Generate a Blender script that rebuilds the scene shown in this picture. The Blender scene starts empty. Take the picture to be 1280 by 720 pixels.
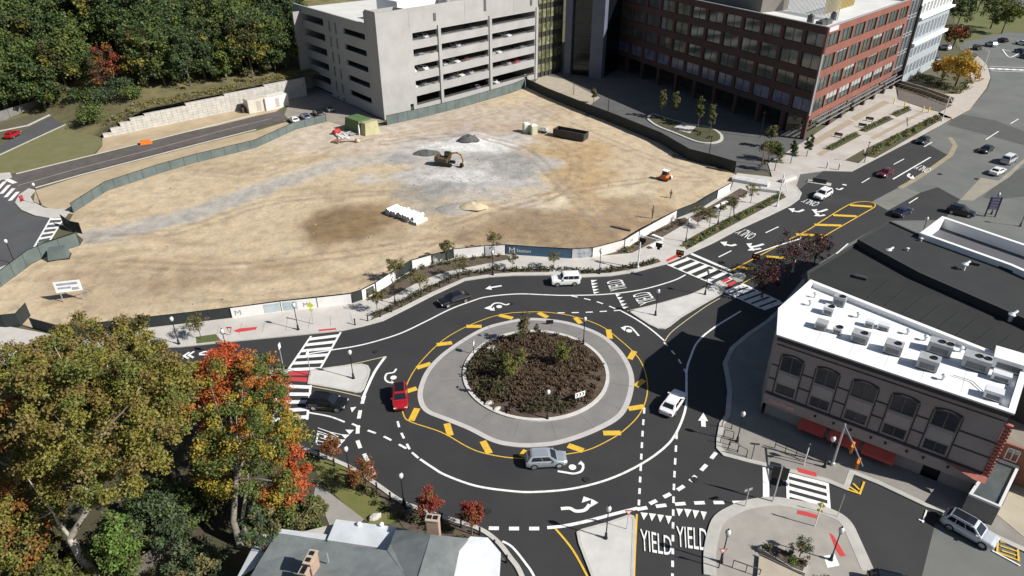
import bpy, math, random
from mathutils import Vector, noise, geometry
random.seed(7)
R = math.radians
sc = bpy.context.scene
COL = sc.collection
# ------------------------------------------------------------------ camera model used to survey the ground from the photo
F, TILT, CH = 865.0, R(30.8), 53.0
CT, ST = math.cos(TILT), math.sin(TILT)
def G(px, py, z=0.0):
    x = (px-640)/F; v = (py-360)/F
    t = (z-CH)/(-ST-v*CT)
    return (x*t, (CT-v*ST)*t)
def GL(pts, z=0.0): return [G(a, b, z) for a, b in pts]
# ------------------------------------------------------------------ materials
MATS = {}
def mat(name, col, rough=0.8, col2=None, scale=1.0, detail=4, lo=0.35, hi=0.65, metal=0.0, bump=0.0, bscale=None, island=False, coat=0.0, spec=0.5, trans=0.0, alpha_hole=None):
    if name in MATS: return MATS[name]
    m = bpy.data.materials.new(name); m.use_nodes = True
    nt = m.node_tree; b = nt.nodes['Principled BSDF']
    b.inputs['Roughness'].default_value = rough; b.inputs['Metallic'].default_value = metal
    b.inputs['Specular IOR Level'].default_value = spec
    if coat: b.inputs['Coat Weight'].default_value = coat; b.inputs['Coat Roughness'].default_value = 0.08
    c4 = (*col, 1)
    b.inputs['Base Color'].default_value = c4
    m.diffuse_color = c4
    tc = nt.nodes.new('ShaderNodeTexCoord')
    geo = nt.nodes.new('ShaderNodeNewGeometry')
    if col2 is not None:
        mx = nt.nodes.new('ShaderNodeMix'); mx.data_type = 'RGBA'
        mx.inputs['A'].default_value = c4; mx.inputs['B'].default_value = (*col2, 1)
        if island:
            nt.links.new(geo.outputs['Random Per Island'], mx.inputs['Factor'])
        else:
            nz = nt.nodes.new('ShaderNodeTexNoise'); nz.inputs['Scale'].default_value = scale; nz.inputs['Detail'].default_value = detail
            nz.inputs['Roughness'].default_value = 0.62
            mr = nt.nodes.new('ShaderNodeMapRange'); mr.inputs['From Min'].default_value = lo; mr.inputs['From Max'].default_value = hi
            nt.links.new(geo.outputs['Position'], nz.inputs['Vector'])
            nt.links.new(nz.outputs['Fac'], mr.inputs['Value']); nt.links.new(mr.outputs['Result'], mx.inputs['Factor'])
        nt.links.new(mx.outputs['Result'], b.inputs['Base Color'])
    if bump:
        nz = nt.nodes.new('ShaderNodeTexNoise'); nz.inputs['Scale'].default_value = bscale or scale*3; nz.inputs['Detail'].default_value = 4
        bp = nt.nodes.new('ShaderNodeBump'); bp.inputs['Strength'].default_value = 0.6; bp.inputs['Distance'].default_value = bump
        nt.links.new(geo.outputs['Position'], nz.inputs['Vector'])
        nt.links.new(nz.outputs['Fac'], bp.inputs['Height']); nt.links.new(bp.outputs['Normal'], b.inputs['Normal'])
    if trans:
        tr = nt.nodes.new('ShaderNodeBsdfTranslucent'); ms = nt.nodes.new('ShaderNodeMixShader'); ms.inputs[0].default_value = trans
        out = nt.nodes['Material Output']
        src = b.inputs['Base Color'].links
        if src: nt.links.new(src[0].from_socket, tr.inputs['Color'])
        else: tr.inputs['Color'].default_value = c4
        nt.links.new(b.outputs[0], ms.inputs[1]); nt.links.new(tr.outputs[0], ms.inputs[2]); nt.links.new(ms.outputs[0], out.inputs['Surface'])
    MATS[name] = m
    return m
def leafmat(name, a, b): return mat(name, a, 0.55, b, island=True, spec=0.25, trans=0.18)
# ------------------------------------------------------------------ mesh builder
class MB:
    def __init__(s): s.v = []; s.f = []; s.m = []; s.smooth = set()
    def quad(s, a, b, c, d, m=0): s.poly([a, b, c, d], m)
    def poly(s, pts, m=0):
        n = len(s.v); s.v += [tuple(p) for p in pts]; s.f.append(tuple(range(n, n+len(pts)))); s.m.append(m)
    def box(s, c, size, rz=0.0, m=0, top=1.0):
        hx, hy, hz = size[0]/2, size[1]/2, size[2]/2; cs, sn = math.cos(rz), math.sin(rz)
        n = len(s.v)
        for z, k in ((-hz, 1.0), (hz, top)):
            for x, y in ((-hx, -hy), (hx, -hy), (hx, hy), (-hx, hy)):
                x *= k; y *= k
                s.v.append((c[0]+x*cs-y*sn, c[1]+x*sn+y*cs, c[2]+z))
        for f in ((3, 2, 1, 0), (4, 5, 6, 7), (0, 1, 5, 4), (1, 2, 6, 5), (2, 3, 7, 6), (3, 0, 4, 7)):
            s.f.append(tuple(n+i for i in f)); s.m.append(m)
    def prism(s, poly, z0, z1, m=0, mside=None, bottom=False):
        poly = ccw(poly); n = len(s.v); k = len(poly)
        s.v += [(p[0], p[1], z0) for p in poly] + [(p[0], p[1], z1) for p in poly]
        for t in tess(poly): s.f.append(tuple(n+k+i for i in t)); s.m.append(m)
        if bottom:
            for t in tess(poly): s.f.append(tuple(n+i for i in reversed(t))); s.m.append(m)
        for i in range(k):
            j = (i+1) % k
            s.f.append((n+i, n+j, n+k+j, n+k+i)); s.m.append(m if mside is None else mside)
    def sheet(s, poly, z, m=0):
        poly = ccw(poly); n = len(s.v)
        s.v += [(p[0], p[1], z) for p in poly]
        for t in tess(poly): s.f.append(tuple(n+i for i in t)); s.m.append(m)
    def tube(s, a, b, r0, r1=None, n=6, m=0, caps=True):
        if r1 is None: r1 = r0
        a = Vector(a); b = Vector(b); d = b-a
        if d.length < 1e-6: return
        d.normalize(); u = d.orthogonal().normalized(); w = d.cross(u)
        k = len(s.v)
        for p, r in ((a, r0), (b, r1)):
            for i in range(n):
                t = 2*math.pi*i/n; s.v.append(tuple(p+(u*math.cos(t)+w*math.sin(t))*r))
        for i in range(n):
            j = (i+1) % n
            s.f.append((k+i, k+j, k+n+j, k+n+i)); s.m.append(m)
        if caps:
            s.f.append(tuple(k+n+i for i in range(n))); s.m.append(m)
            s.f.append(tuple(k+i for i in reversed(range(n)))); s.m.append(m)
    def path(s, pts, radii, n=7, m=0):
        k0 = len(s.v); rings = []
        pts = [Vector(p) for p in pts]
        for i, p in enumerate(pts):
            d = (pts[min(i+1, len(pts)-1)]-pts[max(i-1, 0)]).normalized()
            u = Vector((1, 0.013, 0.02)); u = (u-d*u.dot(d)).normalized(); w = d.cross(u)
            st = len(s.v)
            for j in range(n):
                t = 2*math.pi*j/n; s.v.append(tuple(p+(u*math.cos(t)+w*math.sin(t))*radii[i]))
            rings.append(st)
        for a, b in zip(rings, rings[1:]):
            for j in range(n):
                jj = (j+1) % n; s.f.append((a+j, a+jj, b+jj, b+j)); s.m.append(m)
        s.f.append(tuple(rings[-1]+j for j in range(n))); s.m.append(m)
    def lathe(s, prof, c=(0, 0, 0), n=10, m=0):
        k = len(s.v)
        for r, z in prof:
            for i in range(n):
                t = 2*math.pi*i/n; s.v.append((c[0]+r*math.cos(t), c[1]+r*math.sin(t), c[2]+z))
        for q in range(len(prof)-1):
            for i in range(n):
                j = (i+1) % n; s.f.append((k+q*n+i, k+q*n+j, k+(q+1)*n+j, k+(q+1)*n+i)); s.m.append(m)
        s.f.append(tuple(k+(len(prof)-1)*n+i for i in range(n))); s.m.append(m)
    def ball(s, c, r, m=0, n=8, rings=5, jit=0.0):
        pr = []
        for q in range(rings+1):
            t = math.pi*q/rings; pr.append((math.sin(t), -math.cos(t)))
        k = len(s.v)
        for rr, zz in pr:
            for i in range(n):
                t = 2*math.pi*i/n; j = 1+random.uniform(-jit, jit)
                s.v.append((c[0]+r[0]*rr*math.cos(t)*j, c[1]+r[1]*rr*math.sin(t)*j, c[2]+r[2]*zz*j))
        for q in range(rings):
            for i in range(n):
                j = (i+1) % n; s.f.append((k+q*n+i, k+q*n+j, k+(q+1)*n+j, k+(q+1)*n+i)); s.m.append(m)
    def strip(s, pts, w, z, m=0, closed=False, z1=None):
        """flat ribbon of width w along 2d points; with z1 a solid of that height"""
        L = offs(pts, w/2, closed); Rr = offs(pts, -w/2, closed); n = len(pts)
        for i in range(n if closed else n-1):
            j = (i+1) % n
            a, b, c, d = Rr[i], Rr[j], L[j], L[i]
            if z1 is None: s.poly([(*a, z), (*b, z), (*c, z), (*d, z)], m)
            else:
                s.poly([(*a, z1), (*b, z1), (*c, z1), (*d, z1)], m)
                s.poly([(*a, z), (*b, z), (*b, z1), (*a, z1)], m); s.poly([(*c, z), (*d, z), (*d, z1), (*c, z1)], m)
        if z1 is not None and not closed:
            s.poly([(*L[0], z), (*Rr[0], z), (*Rr[0], z1), (*L[0], z1)], m); s.poly([(*Rr[-1], z), (*L[-1], z), (*L[-1], z1), (*Rr[-1], z1)], m)
    def leaves(s, c, r, nl, size, m=0, shell=0.35, up=0.35):
        for _ in range(nl):
            d = Vector((random.gauss(0, 1), random.gauss(0, 1), random.gauss(0, 1))).normalized()
            q = (shell+(1-shell)*random.random())
            p = Vector((c[0]+d.x*r[0]*q, c[1]+d.y*r[1]*q, c[2]+d.z*r[2]*q))
            nrm = (d*0.6+Vector((random.uniform(-1, 1), random.uniform(-1, 1), random.uniform(-1, 1)+up))).normalized()
            u = nrm.orthogonal().normalized(); w = nrm.cross(u)
            t = random.uniform(0, 6.28); u, w = u*math.cos(t)+w*math.sin(t), w*math.cos(t)-u*math.sin(t)
            a = size*random.uniform(0.6, 1.3); b = a*random.uniform(0.5, 0.9)
            k = len(s.v); s.v += [tuple(p-u*a*.5), tuple(p+w*b*.5), tuple(p+u*a*.5), tuple(p-w*b*.5)]
            s.f.append((k, k+1, k+2, k+3)); s.m.append(m)
    def mesh(s, name, mats, smooth=False):
        me = bpy.data.meshes.new(name); me.from_pydata(s.v, [], s.f)
        for m in (mats if isinstance(mats, (list, tuple)) else [mats]): me.materials.append(m)
        me.polygons.foreach_set('material_index', s.m)
        if smooth: me.polygons.foreach_set('use_smooth', [True]*len(s.f))
        me.update(); return me
def ccw(p):
    a = sum(p[i][0]*p[(i+1) % len(p)][1]-p[(i+1) % len(p)][0]*p[i][1] for i in range(len(p)))
    return list(p) if a > 0 else list(reversed(p))
def tess(p):
    if len(p) <= 4 and convex(p): return [tuple(range(len(p)))]
    ts = geometry.tessellate_polygon([[Vector((a, b, 0)) for a, b in p]])
    out = []
    for t in ts:
        a, b, c = (p[i] for i in t)
        ar = (b[0]-a[0])*(c[1]-a[1])-(c[0]-a[0])*(b[1]-a[1])
        out.append(tuple(t) if ar > 0 else tuple(reversed(t)))
    return out
def convex(p):
    n = len(p)
    for i in range(n):
        a, b, c = p[i], p[(i+1) % n], p[(i+2) % n]
        if (b[0]-a[0])*(c[1]-b[1])-(b[1]-a[1])*(c[0]-b[0]) < 0: return False
    return True
def offs(pts, d, closed=False):
    n = len(pts); out = []
    for i in range(n):
        p = Vector(pts[i]); nn = []
        if i > 0 or closed:
            e = p-Vector(pts[i-1]); 
            if e.length > 1e-9: nn.append(Vector((-e.y, e.x)).normalized())
        if i < n-1 or closed:
            e = Vector(pts[(i+1) % n])-p
            if e.length > 1e-9: nn.append(Vector((-e.y, e.x)).normalized())
        a = sum(nn, Vector((0, 0))); a.normalize()
        k = max(0.5, a.dot(nn[0]))
        out.append(tuple(p+a*(d/k)))
    return out
def smooth_line(pts, sub=6, closed=False):
    """Catmull-Rom through 2d points"""
    n = len(pts); out = []
    g = lambda i: Vector(pts[i % n]) if closed else Vector(pts[min(max(i, 0), n-1)])
    for i in range(n if closed else n-1):
        a, b, c, d = g(i-1), g(i), g(i+1), g(i+2)
        for k in range(sub):
            t = k/sub
            out.append(tuple(0.5*((2*b)+(c-a)*t+(2*a-5*b+4*c-d)*t*t+(3*b-a-3*c+d)*t**3)))
    if not closed: out.append(tuple(pts[-1]))
    return out
def along(pts, step, start=0.0):
    out = []; acc = start
    for a, b in zip(pts, pts[1:]):
        a = Vector(a); b = Vector(b); L = (b-a).length
        while acc < L:
            p = a+(b-a)*(acc/L); out.append((p.x, p.y, math.atan2(b.y-a.y, b.x-a.x))); acc += step
        acc -= L
    return out
# ------------------------------------------------------------------ objects
KIDS = {}
def link(name, data): 
    o = bpy.data.objects.new(name, data); COL.objects.link(o); return o
def tag(o, label, cat, group=None):
    o['label'] = label; o['category'] = cat
    if group: o['group'] = group
    return o
def thing(name, label, cat, loc=(0, 0, 0), rz=0.0, group=None):
    o = link(name, None); o.empty_display_size = 0.3
    o.location = loc if len(loc) == 3 else (*loc, 0); o.rotation_euler = (0, 0, rz)
    return tag(o, label, cat, group)
def part(name, mb, mats, parent, smooth=False, label=None):
    o = link(name, mb if isinstance(mb, bpy.types.Mesh) else mb.mesh(name, mats, smooth)); o.parent = parent
    KIDS.setdefault(parent.name, []).append(o)
    if label: o['label'] = label
    return o
def solo(name, mb, mats, label, cat, loc=(0, 0, 0), rz=0.0, group=None, smooth=False):
    o = link(name, mb if isinstance(mb, bpy.types.Mesh) else mb.mesh(name, mats, smooth))
    o.location = loc if len(loc) == 3 else (*loc, 0); o.rotation_euler = (0, 0, rz)
    return tag(o, label, cat, group)
def struct(name, mb, mats, parent=None, kind='structure', smooth=False):
    o = link(name, mb if isinstance(mb, bpy.types.Mesh) else mb.mesh(name, mats, smooth))
    if parent: o.parent = parent
    else: o['kind'] = kind
    return o
def dup(root, loc, rz=0.0, label=None, group=None, scale=None):
    def cp(o, par):
        c = o.copy(); COL.objects.link(c)
        if par: c.parent = par; KIDS.setdefault(par.name, []).append(c)
        for k in KIDS.get(o.name, []): cp(k, c)
        return c
    r = cp(root, None); r.location = loc if len(loc) == 3 else (*loc, 0); r.rotation_euler = (0, 0, rz)
    if label: r['label'] = label
    if group: r['group'] = group
    if scale: r.scale = scale if isinstance(scale, tuple) else (scale,)*3
    return r
def proto(maker):
    """first place() moves the built thing, later ones copy it"""
    root = maker(); used = []
    def place(loc, rz=0.0, label=None, group=None, scale=None):
        if used: return dup(root, loc, rz, label, group, scale)
        used.append(1); root.location = loc if len(loc) == 3 else (*loc, 0); root.rotation_euler = (0, 0, rz)
        if label: root['label'] = label
        if group: root['group'] = group
        if scale: root.scale = scale if isinstance(scale, tuple) else (scale,)*3
        return root
    return place
# shared materials
M_conc = mat('pale_concrete', (.51, .485, .45), .9, (.43, .41, .38), 0.35, bump=.004, bscale=6)
M_kerb = mat('kerb_concrete', (.5, .485, .45), .9, (.42, .41, .38), 1.2)
M_white = mat('road_paint_white', (.78, .78, .76), .7, (.36, .36, .355), 1.8, detail=9, lo=.5, hi=.82)
M_yellow = mat('road_paint_yellow', (.70, .44, .04), .7, (.36, .24, .05), 2.2, detail=9, lo=.48, hi=.85)
M_red = mat('red_tactile', (.55, .045, .045), .8, (.46, .05, .05), 2.5)
M_black = mat('black_metal', (.012, .012, .014), .45)
M_steel = mat('galvanised_steel', (.55, .56, .58), .45, metal=.6)
M_glass = mat('dark_window_glass', (.012, .016, .022), .06, spec=.8)
M_globe = mat('lamp_globe', (.62, .62, .6), .3)
M_wood = mat('weathered_wood', (.13, .11, .095), .85, (.09, .075, .065), 2)
M_bark = mat('grey_bark', (.16, .13, .10), .9, (.09, .07, .055), 3, bump=.02)
M_soil = mat('mulch', (.12, .092, .068), .95, (.07, .052, .038), 1.6, bump=.03, bscale=5)
M_wht = mat('white_surface', (.8, .8, .79), .6)
M_fab = mat('green_black_fence_fabric', (.022, .030, .029), .8, (.016, .022, .022), .6)
# ================================================================== SETTING: ground, roads, pavements, markings
g = MB(); g.sheet([(-1500, -300), (1500, -300), (1500, 2200), (-1500, 2200)], -0.06)
struct('ground', g, mat('ground_soil_grass', (.075, .08, .035), .95, (.11, .095, .06), 0.08, bump=.05, bscale=1.5))

M_asph = mat('new_asphalt', (.024, .024, .026), .82, (.036, .0355, .036), 0.16, detail=9, lo=.3, hi=.72, bump=.006, bscale=14)
M_old = mat('old_asphalt', (.15, .155, .145), .85, (.115, .12, .115), 0.12, detail=8, bump=.004, bscale=12)
M_mid = mat('grey_asphalt', (.085, .086, .09), .85, (.07, .07, .075), 0.2, detail=7, bump=.004, bscale=12)

# old grey carriageway on the right and far right
o = MB()
o.sheet(GL([(1060, 220), (1149, 172), (1177, 157), (1196, 147), (1212, 137), (1235, 110), (1239, 97), (1235, 82), (1220, 67), (1200, 62), (1190, 30), (1420, 0), (1700, 130), (1700, 560), (1100, 420), (1000, 345)]), .004)
o.sheet(GL([(1167, 655), (1245, 655), (1420, 760), (1420, 900), (1130, 900), (1151, 725)]), .004)
road_old = struct('old_road', o, M_old)
o = MB(); o.sheet(GL([(1290, 470), (1420, 440), (1900, 560), (2000, 900), (1500, 800), (1300, 690)]), .0); struct('side_lot', o, M_mid)
# patches of different age
o = MB()
o.sheet(GL([(1198, 142), (1242, 150), (1290, 168), (1282, 182), (1238, 170), (1184, 156)]), .009)
struct('asphalt_patch', o, mat('patch_asphalt', (.085, .09, .085), .85, (.07, .072, .07), .5), road_old)
o = MB(); o.sheet(GL([(1262, 217), (1290, 205), (1330, 240), (1240, 250), (1228, 246)]), .009)
struct('asphalt_patch', o, MATS['patch_asphalt'], road_old)
o = MB(); o.sheet(GL([(1226, 222), (1248, 226), (1262, 214), (1290, 190), (1300, 184), (1262, 221), (1216, 251), (1200, 250)]), .013)
struct('concrete_gutter', o, mat('pale_gutter', (.30, .27, .21), .9, (.25, .23, .19), .4), road_old)
o = MB(); o.strip(GL([(1188, 172), (1194, 182), (1188, 194), (1160, 214), (1136, 229), (1125, 235)]), 1.0, .016)
struct('faded_centre_line', o, mat('faded_yellow', (.33, .27, .16), .9, (.25, .22, .16), 1.0), road_old)

# new dark asphalt: roundabout and its legs
NEW = [(-230, 486), (145, 436), (290, 423), (426, 409), (478, 396), (540, 364), (580, 345), (640, 339), (728, 341), (794, 333), (831, 325), (891, 298), (960, 264), (1000, 236), (1030, 213), (1064, 212), (1120, 184), (1149, 174), (1187, 195), (1150, 222), (1126, 233), (1090, 252), (1110, 263), (1150, 241), (1172, 234), (1200, 249), (1180, 275), (1111, 276), (1072, 298), (1000, 345), (1000, 400), (1050, 560), (1100, 603), (1175, 635), (1167, 662), (1150, 730), (1100, 900), (560, 900), (505, 640), (399, 572), (300, 545), (-230, 545)]
o = MB(); o.sheet(GL(NEW), .010)
road = struct('road', o, M_asph)
o = MB(); o.sheet(GL([(1090, 252), (1126, 233), (1150, 241), (1110, 263)]), .007)
struct('asphalt_patch', o, mat('pale_patch', (.19, .19, .165), .88, (.15, .15, .135), .3), road)
# left junction, access road and far lane
o = MB()
o.sheet(GL([(-120, 206), (0, 228), (25, 246), (24, 264), (44, 271), (62, 272), (82, 272), (45, 312), (28, 324), (-10, 346), (-140, 380)]), .004)
struct('junction_road', o, M_mid)
o = MB(); o.sheet(GL([(-30, 226), (15, 219), (120, 195.5), (205, 174), (320, 145), (352, 138), (360, 149), (320, 160), (245, 179), (100, 217), (41, 234), (20, 245)]), .008)
acc = struct('access_road', o, mat('access_asphalt', (.082, .07, .066), .85, (.11, .096, .09), .35))
o = MB()
o.strip(GL([(22, 232), (100, 210), (205, 183), (290, 160), (340, 148)]), .16, .013)
struct('lane_line', o, mat('worn_line', (.42, .41, .38), .85), acc)
o = MB()
o.strip(GL([(20, 217.5), (120, 193), (205, 172), (320, 143)]), .35, 0, z1=.10); o.strip(GL([(44, 235), (100, 219), (245, 181), (320, 162)]), .35, 0, z1=.10)
struct('kerb', o, M_kerb, acc)
o = MB(); o.sheet(GL([(-90, 214), (0, 183), (35, 160), (95, 131), (128, 120), (120, 128), (90, 151), (25, 181), (-80, 226)]), .006)
lane = struct('side_lane', o, M_mid)
o = MB(); o.strip(GL([(-40, 172), (35, 157), (64, 143), (97, 129)]), .7, 0, z1=.12); o.strip(GL([(-30, 208), (25, 182), (90, 152)]), .3, 0, z1=.10)
struct('kerb', o, M_kerb, lane)
# forecourt drive of the office block
o = MB(); o.sheet(GL([(660, 108), (676, 90), (745, 75), (880, 90), (1010, 170), (1062, 205), (1030, 218), (1000, 236), (958, 214), (920, 214), (887, 205), (860, 198), (825, 176), (765, 150), (690, 120)]), .003)
struct('forecourt', o, mat('forecourt_asphalt', (.105, .105, .105), .85, (.085, .085, .086), .25))
o = MB(); o.sheet(GL([(668, 104), (676, 93), (705, 99), (750, 122), (738, 131), (700, 118)]), .009); 
struct('forecourt_path', o, mat('buff_paving', (.40, .34, .26), .9, (.33, .29, .23), .5))

# lawns
M_lawn = mat('dry_lawn', (.125, .135, .045), .95, (.17, .15, .075), .35, bump=.03, bscale=4)
o = MB(); o.sheet(GL([(-90, 226), (10, 186), (90, 152), (122, 158), (128, 181), (115, 194), (18, 217), (-20, 222)]), .005)
struct('verge_lawn', o, M_lawn)
o = MB(); o.sheet(GL([(388, 575), (420, 572), (455, 600), (480, 628), (500, 650), (470, 660), (450, 646), (425, 625), (400, 600)]), .02)
struct('corner_lawn', o, mat('green_lawn', (.11, .13, .03), .95, (.15, .14, .05), .6, bump=.03, bscale=5))
o = MB(); o.sheet(GL([(395, 604), (425, 626), (455, 649), (440, 668), (415, 664), (405, 640), (392, 620)]), .03)
struct('garden_path', o, mat('path_concrete', (.30, .285, .26), .9, (.25, .24, .22), .7))
o = MB(); o.sheet(GL([(395, 572), (440, 589), (505, 633), (595, 664), (632, 700), (600, 720), (560, 690), (505, 660), (480, 628), (455, 600), (420, 572)]), .015)
struct('corner_bed', o, M_soil)
# woodland floor under the near trees and under the far wood
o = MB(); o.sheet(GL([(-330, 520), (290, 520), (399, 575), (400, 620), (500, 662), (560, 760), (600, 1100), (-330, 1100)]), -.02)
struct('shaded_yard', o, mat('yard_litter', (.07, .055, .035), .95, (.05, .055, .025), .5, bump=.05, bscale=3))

# ------------------------------------------------------------------ pavements (0.13 m high) with kerbs
KN = [(-140, 478), (60, 449), (145, 437), (225, 433.5), (240, 432), (287, 427), (355, 420.5), (426, 413.5), (452, 408), (478, 401), (508, 386), (540, 369.5), (580, 351), (610, 346.5), (640, 344.5), (687, 344), (728, 346.5), (762, 345), (794, 340), (816, 334), (832, 330), (860, 317.5), (891, 303.5), (920, 288), (960, 270), (987, 257), (998, 249), (1001, 242), (995, 234)]
FS = [(-60, 411), (0, 407), (77, 421), (130, 417), (225, 406), (300, 397), (350, 390), (440, 380), (452, 376), (470, 366.5), (495, 350), (515, 338), (540, 331), (567, 323.6), (616, 318.5), (632, 318), (672, 321), (715, 323.5), (740, 322), (780, 311.5), (815, 289), (845, 274), (875, 262), (895, 249), (912, 240), (921, 217)]
o = MB(); o.prism(GL(KN+[(965, 222), (921, 217)]+FS[::-1][1:]), 0, .13)
walkN = struct('north_pavement', o, M_conc)
o = MB(); o.strip(GL(KN), .32, 0, z1=.155); struct('kerb', o, M_kerb, walkN)
# joints in the concrete: thin darker lines proud by 3 mm
M_joint = mat('paving_joint', (.2, .19, .175), .95)
j = MB()
for x, y, an in along(GL(smooth_line([(150, 433), (240, 427), (340, 417), (430, 408), (480, 394), (540, 362), (582, 346)], 4)), 3.0):
    n = (-math.sin(an), math.cos(an)); j.strip([(x+n[0]*.3, y+n[1]*.3), (x+n[0]*3.2, y+n[1]*3.2)], .05, .133)
struct('paving_joints', j, M_joint, walkN)
# mulch beds
def bed(px, z=.137, m=M_soil, par=None, name='planting_bed'):
    o = MB(); o.sheet(GL(px), z); return struct(name, o, m, par)
bed([(462, 402), (500, 386), (540, 366), (580, 348.5), (612, 343.5), (640, 341.5), (687, 341), (687, 337), (640, 337), (606, 339), (572, 344), (536, 359), (500, 377), (470, 393)], par=walkN)
bed([(726, 343.5), (762, 342), (793, 337), (812, 332.5), (826, 328), (822, 324), (800, 331), (762, 338), (726, 339)], par=walkN)
bed([(457, 376.5), (471, 367.3), (496, 351), (516, 339), (541, 332), (567, 324.8), (616, 319.8), (634, 319.4), (636, 325), (590, 334), (556, 341), (528, 351), (505, 363), (486, 374)], par=walkN)
bed([(752, 320.5), (781, 312.6), (816, 290), (846, 275), (856, 272.5), (862, 277), (842, 289), (820, 302), (790, 317)], par=walkN)
bed([(862, 272), (893, 255), (925, 236), (936, 240), (900, 264), (872, 279)], par=walkN)
M_hedgebed = mat('bed_ground', (.09, .075, .04), .95, (.06, .06, .03), 1.2, bump=.04)
bed([(858, 313), (895, 293), (950, 264), (983, 247), (975, 241), (940, 258), (890, 283), (852, 304)], m=M_hedgebed, par=walkN)
M_turf = mat('turf_patch', (.07, .10, .025), .95, (.10, .11, .04), 1.5, bump=.03)
bed([(245, 422), (270, 418.5), (277, 427), (246, 431)], m=M_turf, par=walkN, name='turf_patch')
bed([(178, 432), (201, 428.5), (199, 437), (176, 440.5)], m=M_turf, par=walkN, name='turf_patch')
# red warning pads
def pad(px, par, z=.14): 
    o = MB(); o.sheet(GL(px), z); struct('tactile_pad', o, M_red, par)
pad([(292, 414.5), (300, 411.5), (322, 409.5), (320, 413), (297, 416.5)], walkN); pad([(398.5, 413), (420, 411), (421, 414.5), (399, 416.8)], walkN)
pad([(832, 326), (847, 318), (852, 321.5), (836, 330)], walkN)

# west splitter island with its red cut-through
def island(name, px, sm=True, h=.13):
    o = MB(); P = GL(px); o.prism(P, 0, h); r = struct(name, o, mat('island_concrete', (.56, .55, .52), .9, (.48, .47, .45), .4, bump=.003, bscale=7))
    k = MB(); k.strip(P, .28, 0, z1=h+.022, closed=True); struct('kerb', k, M_kerb, r); return r
isW = island('splitter_island', [(389, 464), (430, 458.5), (452, 456.5), (459, 458.5), (461.5, 463), (460, 470), (454, 486), (450, 490), (444, 490.5), (410, 484), (386, 480)])
isw2 = island('splitter_nose', [(341, 464), (350, 462), (359, 464), (353, 476), (340, 474), (280, 470)])
o = MB()
for q in ([(361, 464.5), (388, 464), (387, 469.3), (359, 469.6)], [(357.5, 471), (386.5, 472.3), (385.5, 477.8), (356, 475.5)]): o.sheet(GL(q), .02)
struct('tactile_pad', o, M_red, isW)
isE = island('splitter_island', [(789, 391), (795, 388), (830, 379), (866, 368.5), (885, 360), (900, 352), (908, 357), (902, 367), (875, 382), (850, 397), (836, 408), (830, 411), (822, 410.5), (812, 406)])
isS = island('splitter_island', [(722.5, 667), (727, 664), (760, 655), (780, 648), (787, 645.5), (791, 647), (792.5, 651), (790, 730), (789, 790), (770, 790), (742, 724), (725, 680)])
# south-east plaza
PZ = [(888, 800), (887.5, 720), (887, 694), (891, 670), (899, 650), (919, 637.5), (938, 631), (966, 627.5), (993, 631), (1024, 637.5), (1046, 646), (1058, 656), (1066, 672), (1085, 715), (1110, 800)]
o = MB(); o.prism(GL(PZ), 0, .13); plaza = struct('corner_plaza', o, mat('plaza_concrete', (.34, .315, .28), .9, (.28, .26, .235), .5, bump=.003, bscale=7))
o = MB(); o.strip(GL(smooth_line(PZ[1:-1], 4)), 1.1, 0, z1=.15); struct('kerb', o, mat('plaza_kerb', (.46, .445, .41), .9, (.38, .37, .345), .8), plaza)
pad([(997, 639), (1008, 641), (1023, 646), (1022, 650), (1007, 646), (996, 643.5)], plaza, .158)
pad([(1036, 667), (1041, 670), (1057, 696), (1050, 697), (1044, 688)], plaza)
o = MB(); o.sheet(GL([(1029, 696), (1043, 694), (1049, 708), (1034, 711)]), .138); struct('lamp_pad', o, M_wht, plaza)
# east pavement in front of the brown corner building
KE = [(1006, 350), (975, 388), (960, 402), (935, 419), (915, 436), (906, 455), (909.5, 472), (912, 490), (909.5, 520), (902, 531), (898.5, 551), (898.5, 561), (906, 569), (932, 576), (975, 586), (1035, 602), (1057, 611), (1064, 591.5), (1069, 592.5), (1100, 605), (1157, 632), (1175, 638), (1245, 672), (1280, 688), (1420, 760)]
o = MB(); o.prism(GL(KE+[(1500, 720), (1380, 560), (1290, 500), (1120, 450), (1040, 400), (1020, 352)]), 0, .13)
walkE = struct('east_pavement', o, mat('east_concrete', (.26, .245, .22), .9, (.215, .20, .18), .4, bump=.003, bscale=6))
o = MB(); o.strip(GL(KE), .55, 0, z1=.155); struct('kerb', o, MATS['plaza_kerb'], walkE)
pad([(997, 586), (1020, 592), (1020.5, 597.5), (997, 591.5)], walkE, .16)
# south-west kerb
o = MB(); o.strip(GL(smooth_line([(300, 541), (350, 551), (399, 569), (440, 586), (472, 607), (505, 629), (550, 646), (595, 660), (620, 676), (638, 698), (652, 720), (672, 780)], 5)), .45, 0, z1=.14)
struct('kerb_strip', o, M_kerb)
# left bulb pavement at the far junction and pale strip below it
o = MB(); o.prism(GL([(24, 244), (19, 254), (27, 263), (44, 270), (62, 273), (82, 271.5), (91, 260), (72, 262.5), (55, 260), (42, 253), (38, 246), (45, 238), (36, 236)]), 0, .13)
bulb = struct('bulb_pavement', o, M_conc); pad([(23, 246), (28, 244), (30, 250), (26, 254)], bulb)
o = MB(); o.prism(GL([(-30, 350), (0, 335), (28, 325), (32, 331), (0, 352), (-20, 366)]), 0, .13); struct('left_pavement', o, M_conc)
o = MB(); o.prism(GL([(-20, 219), (0, 217), (13, 216), (15, 222), (0, 225), (-20, 228)]), 0, .12); struct('kerb_corner', o, M_conc)
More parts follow.
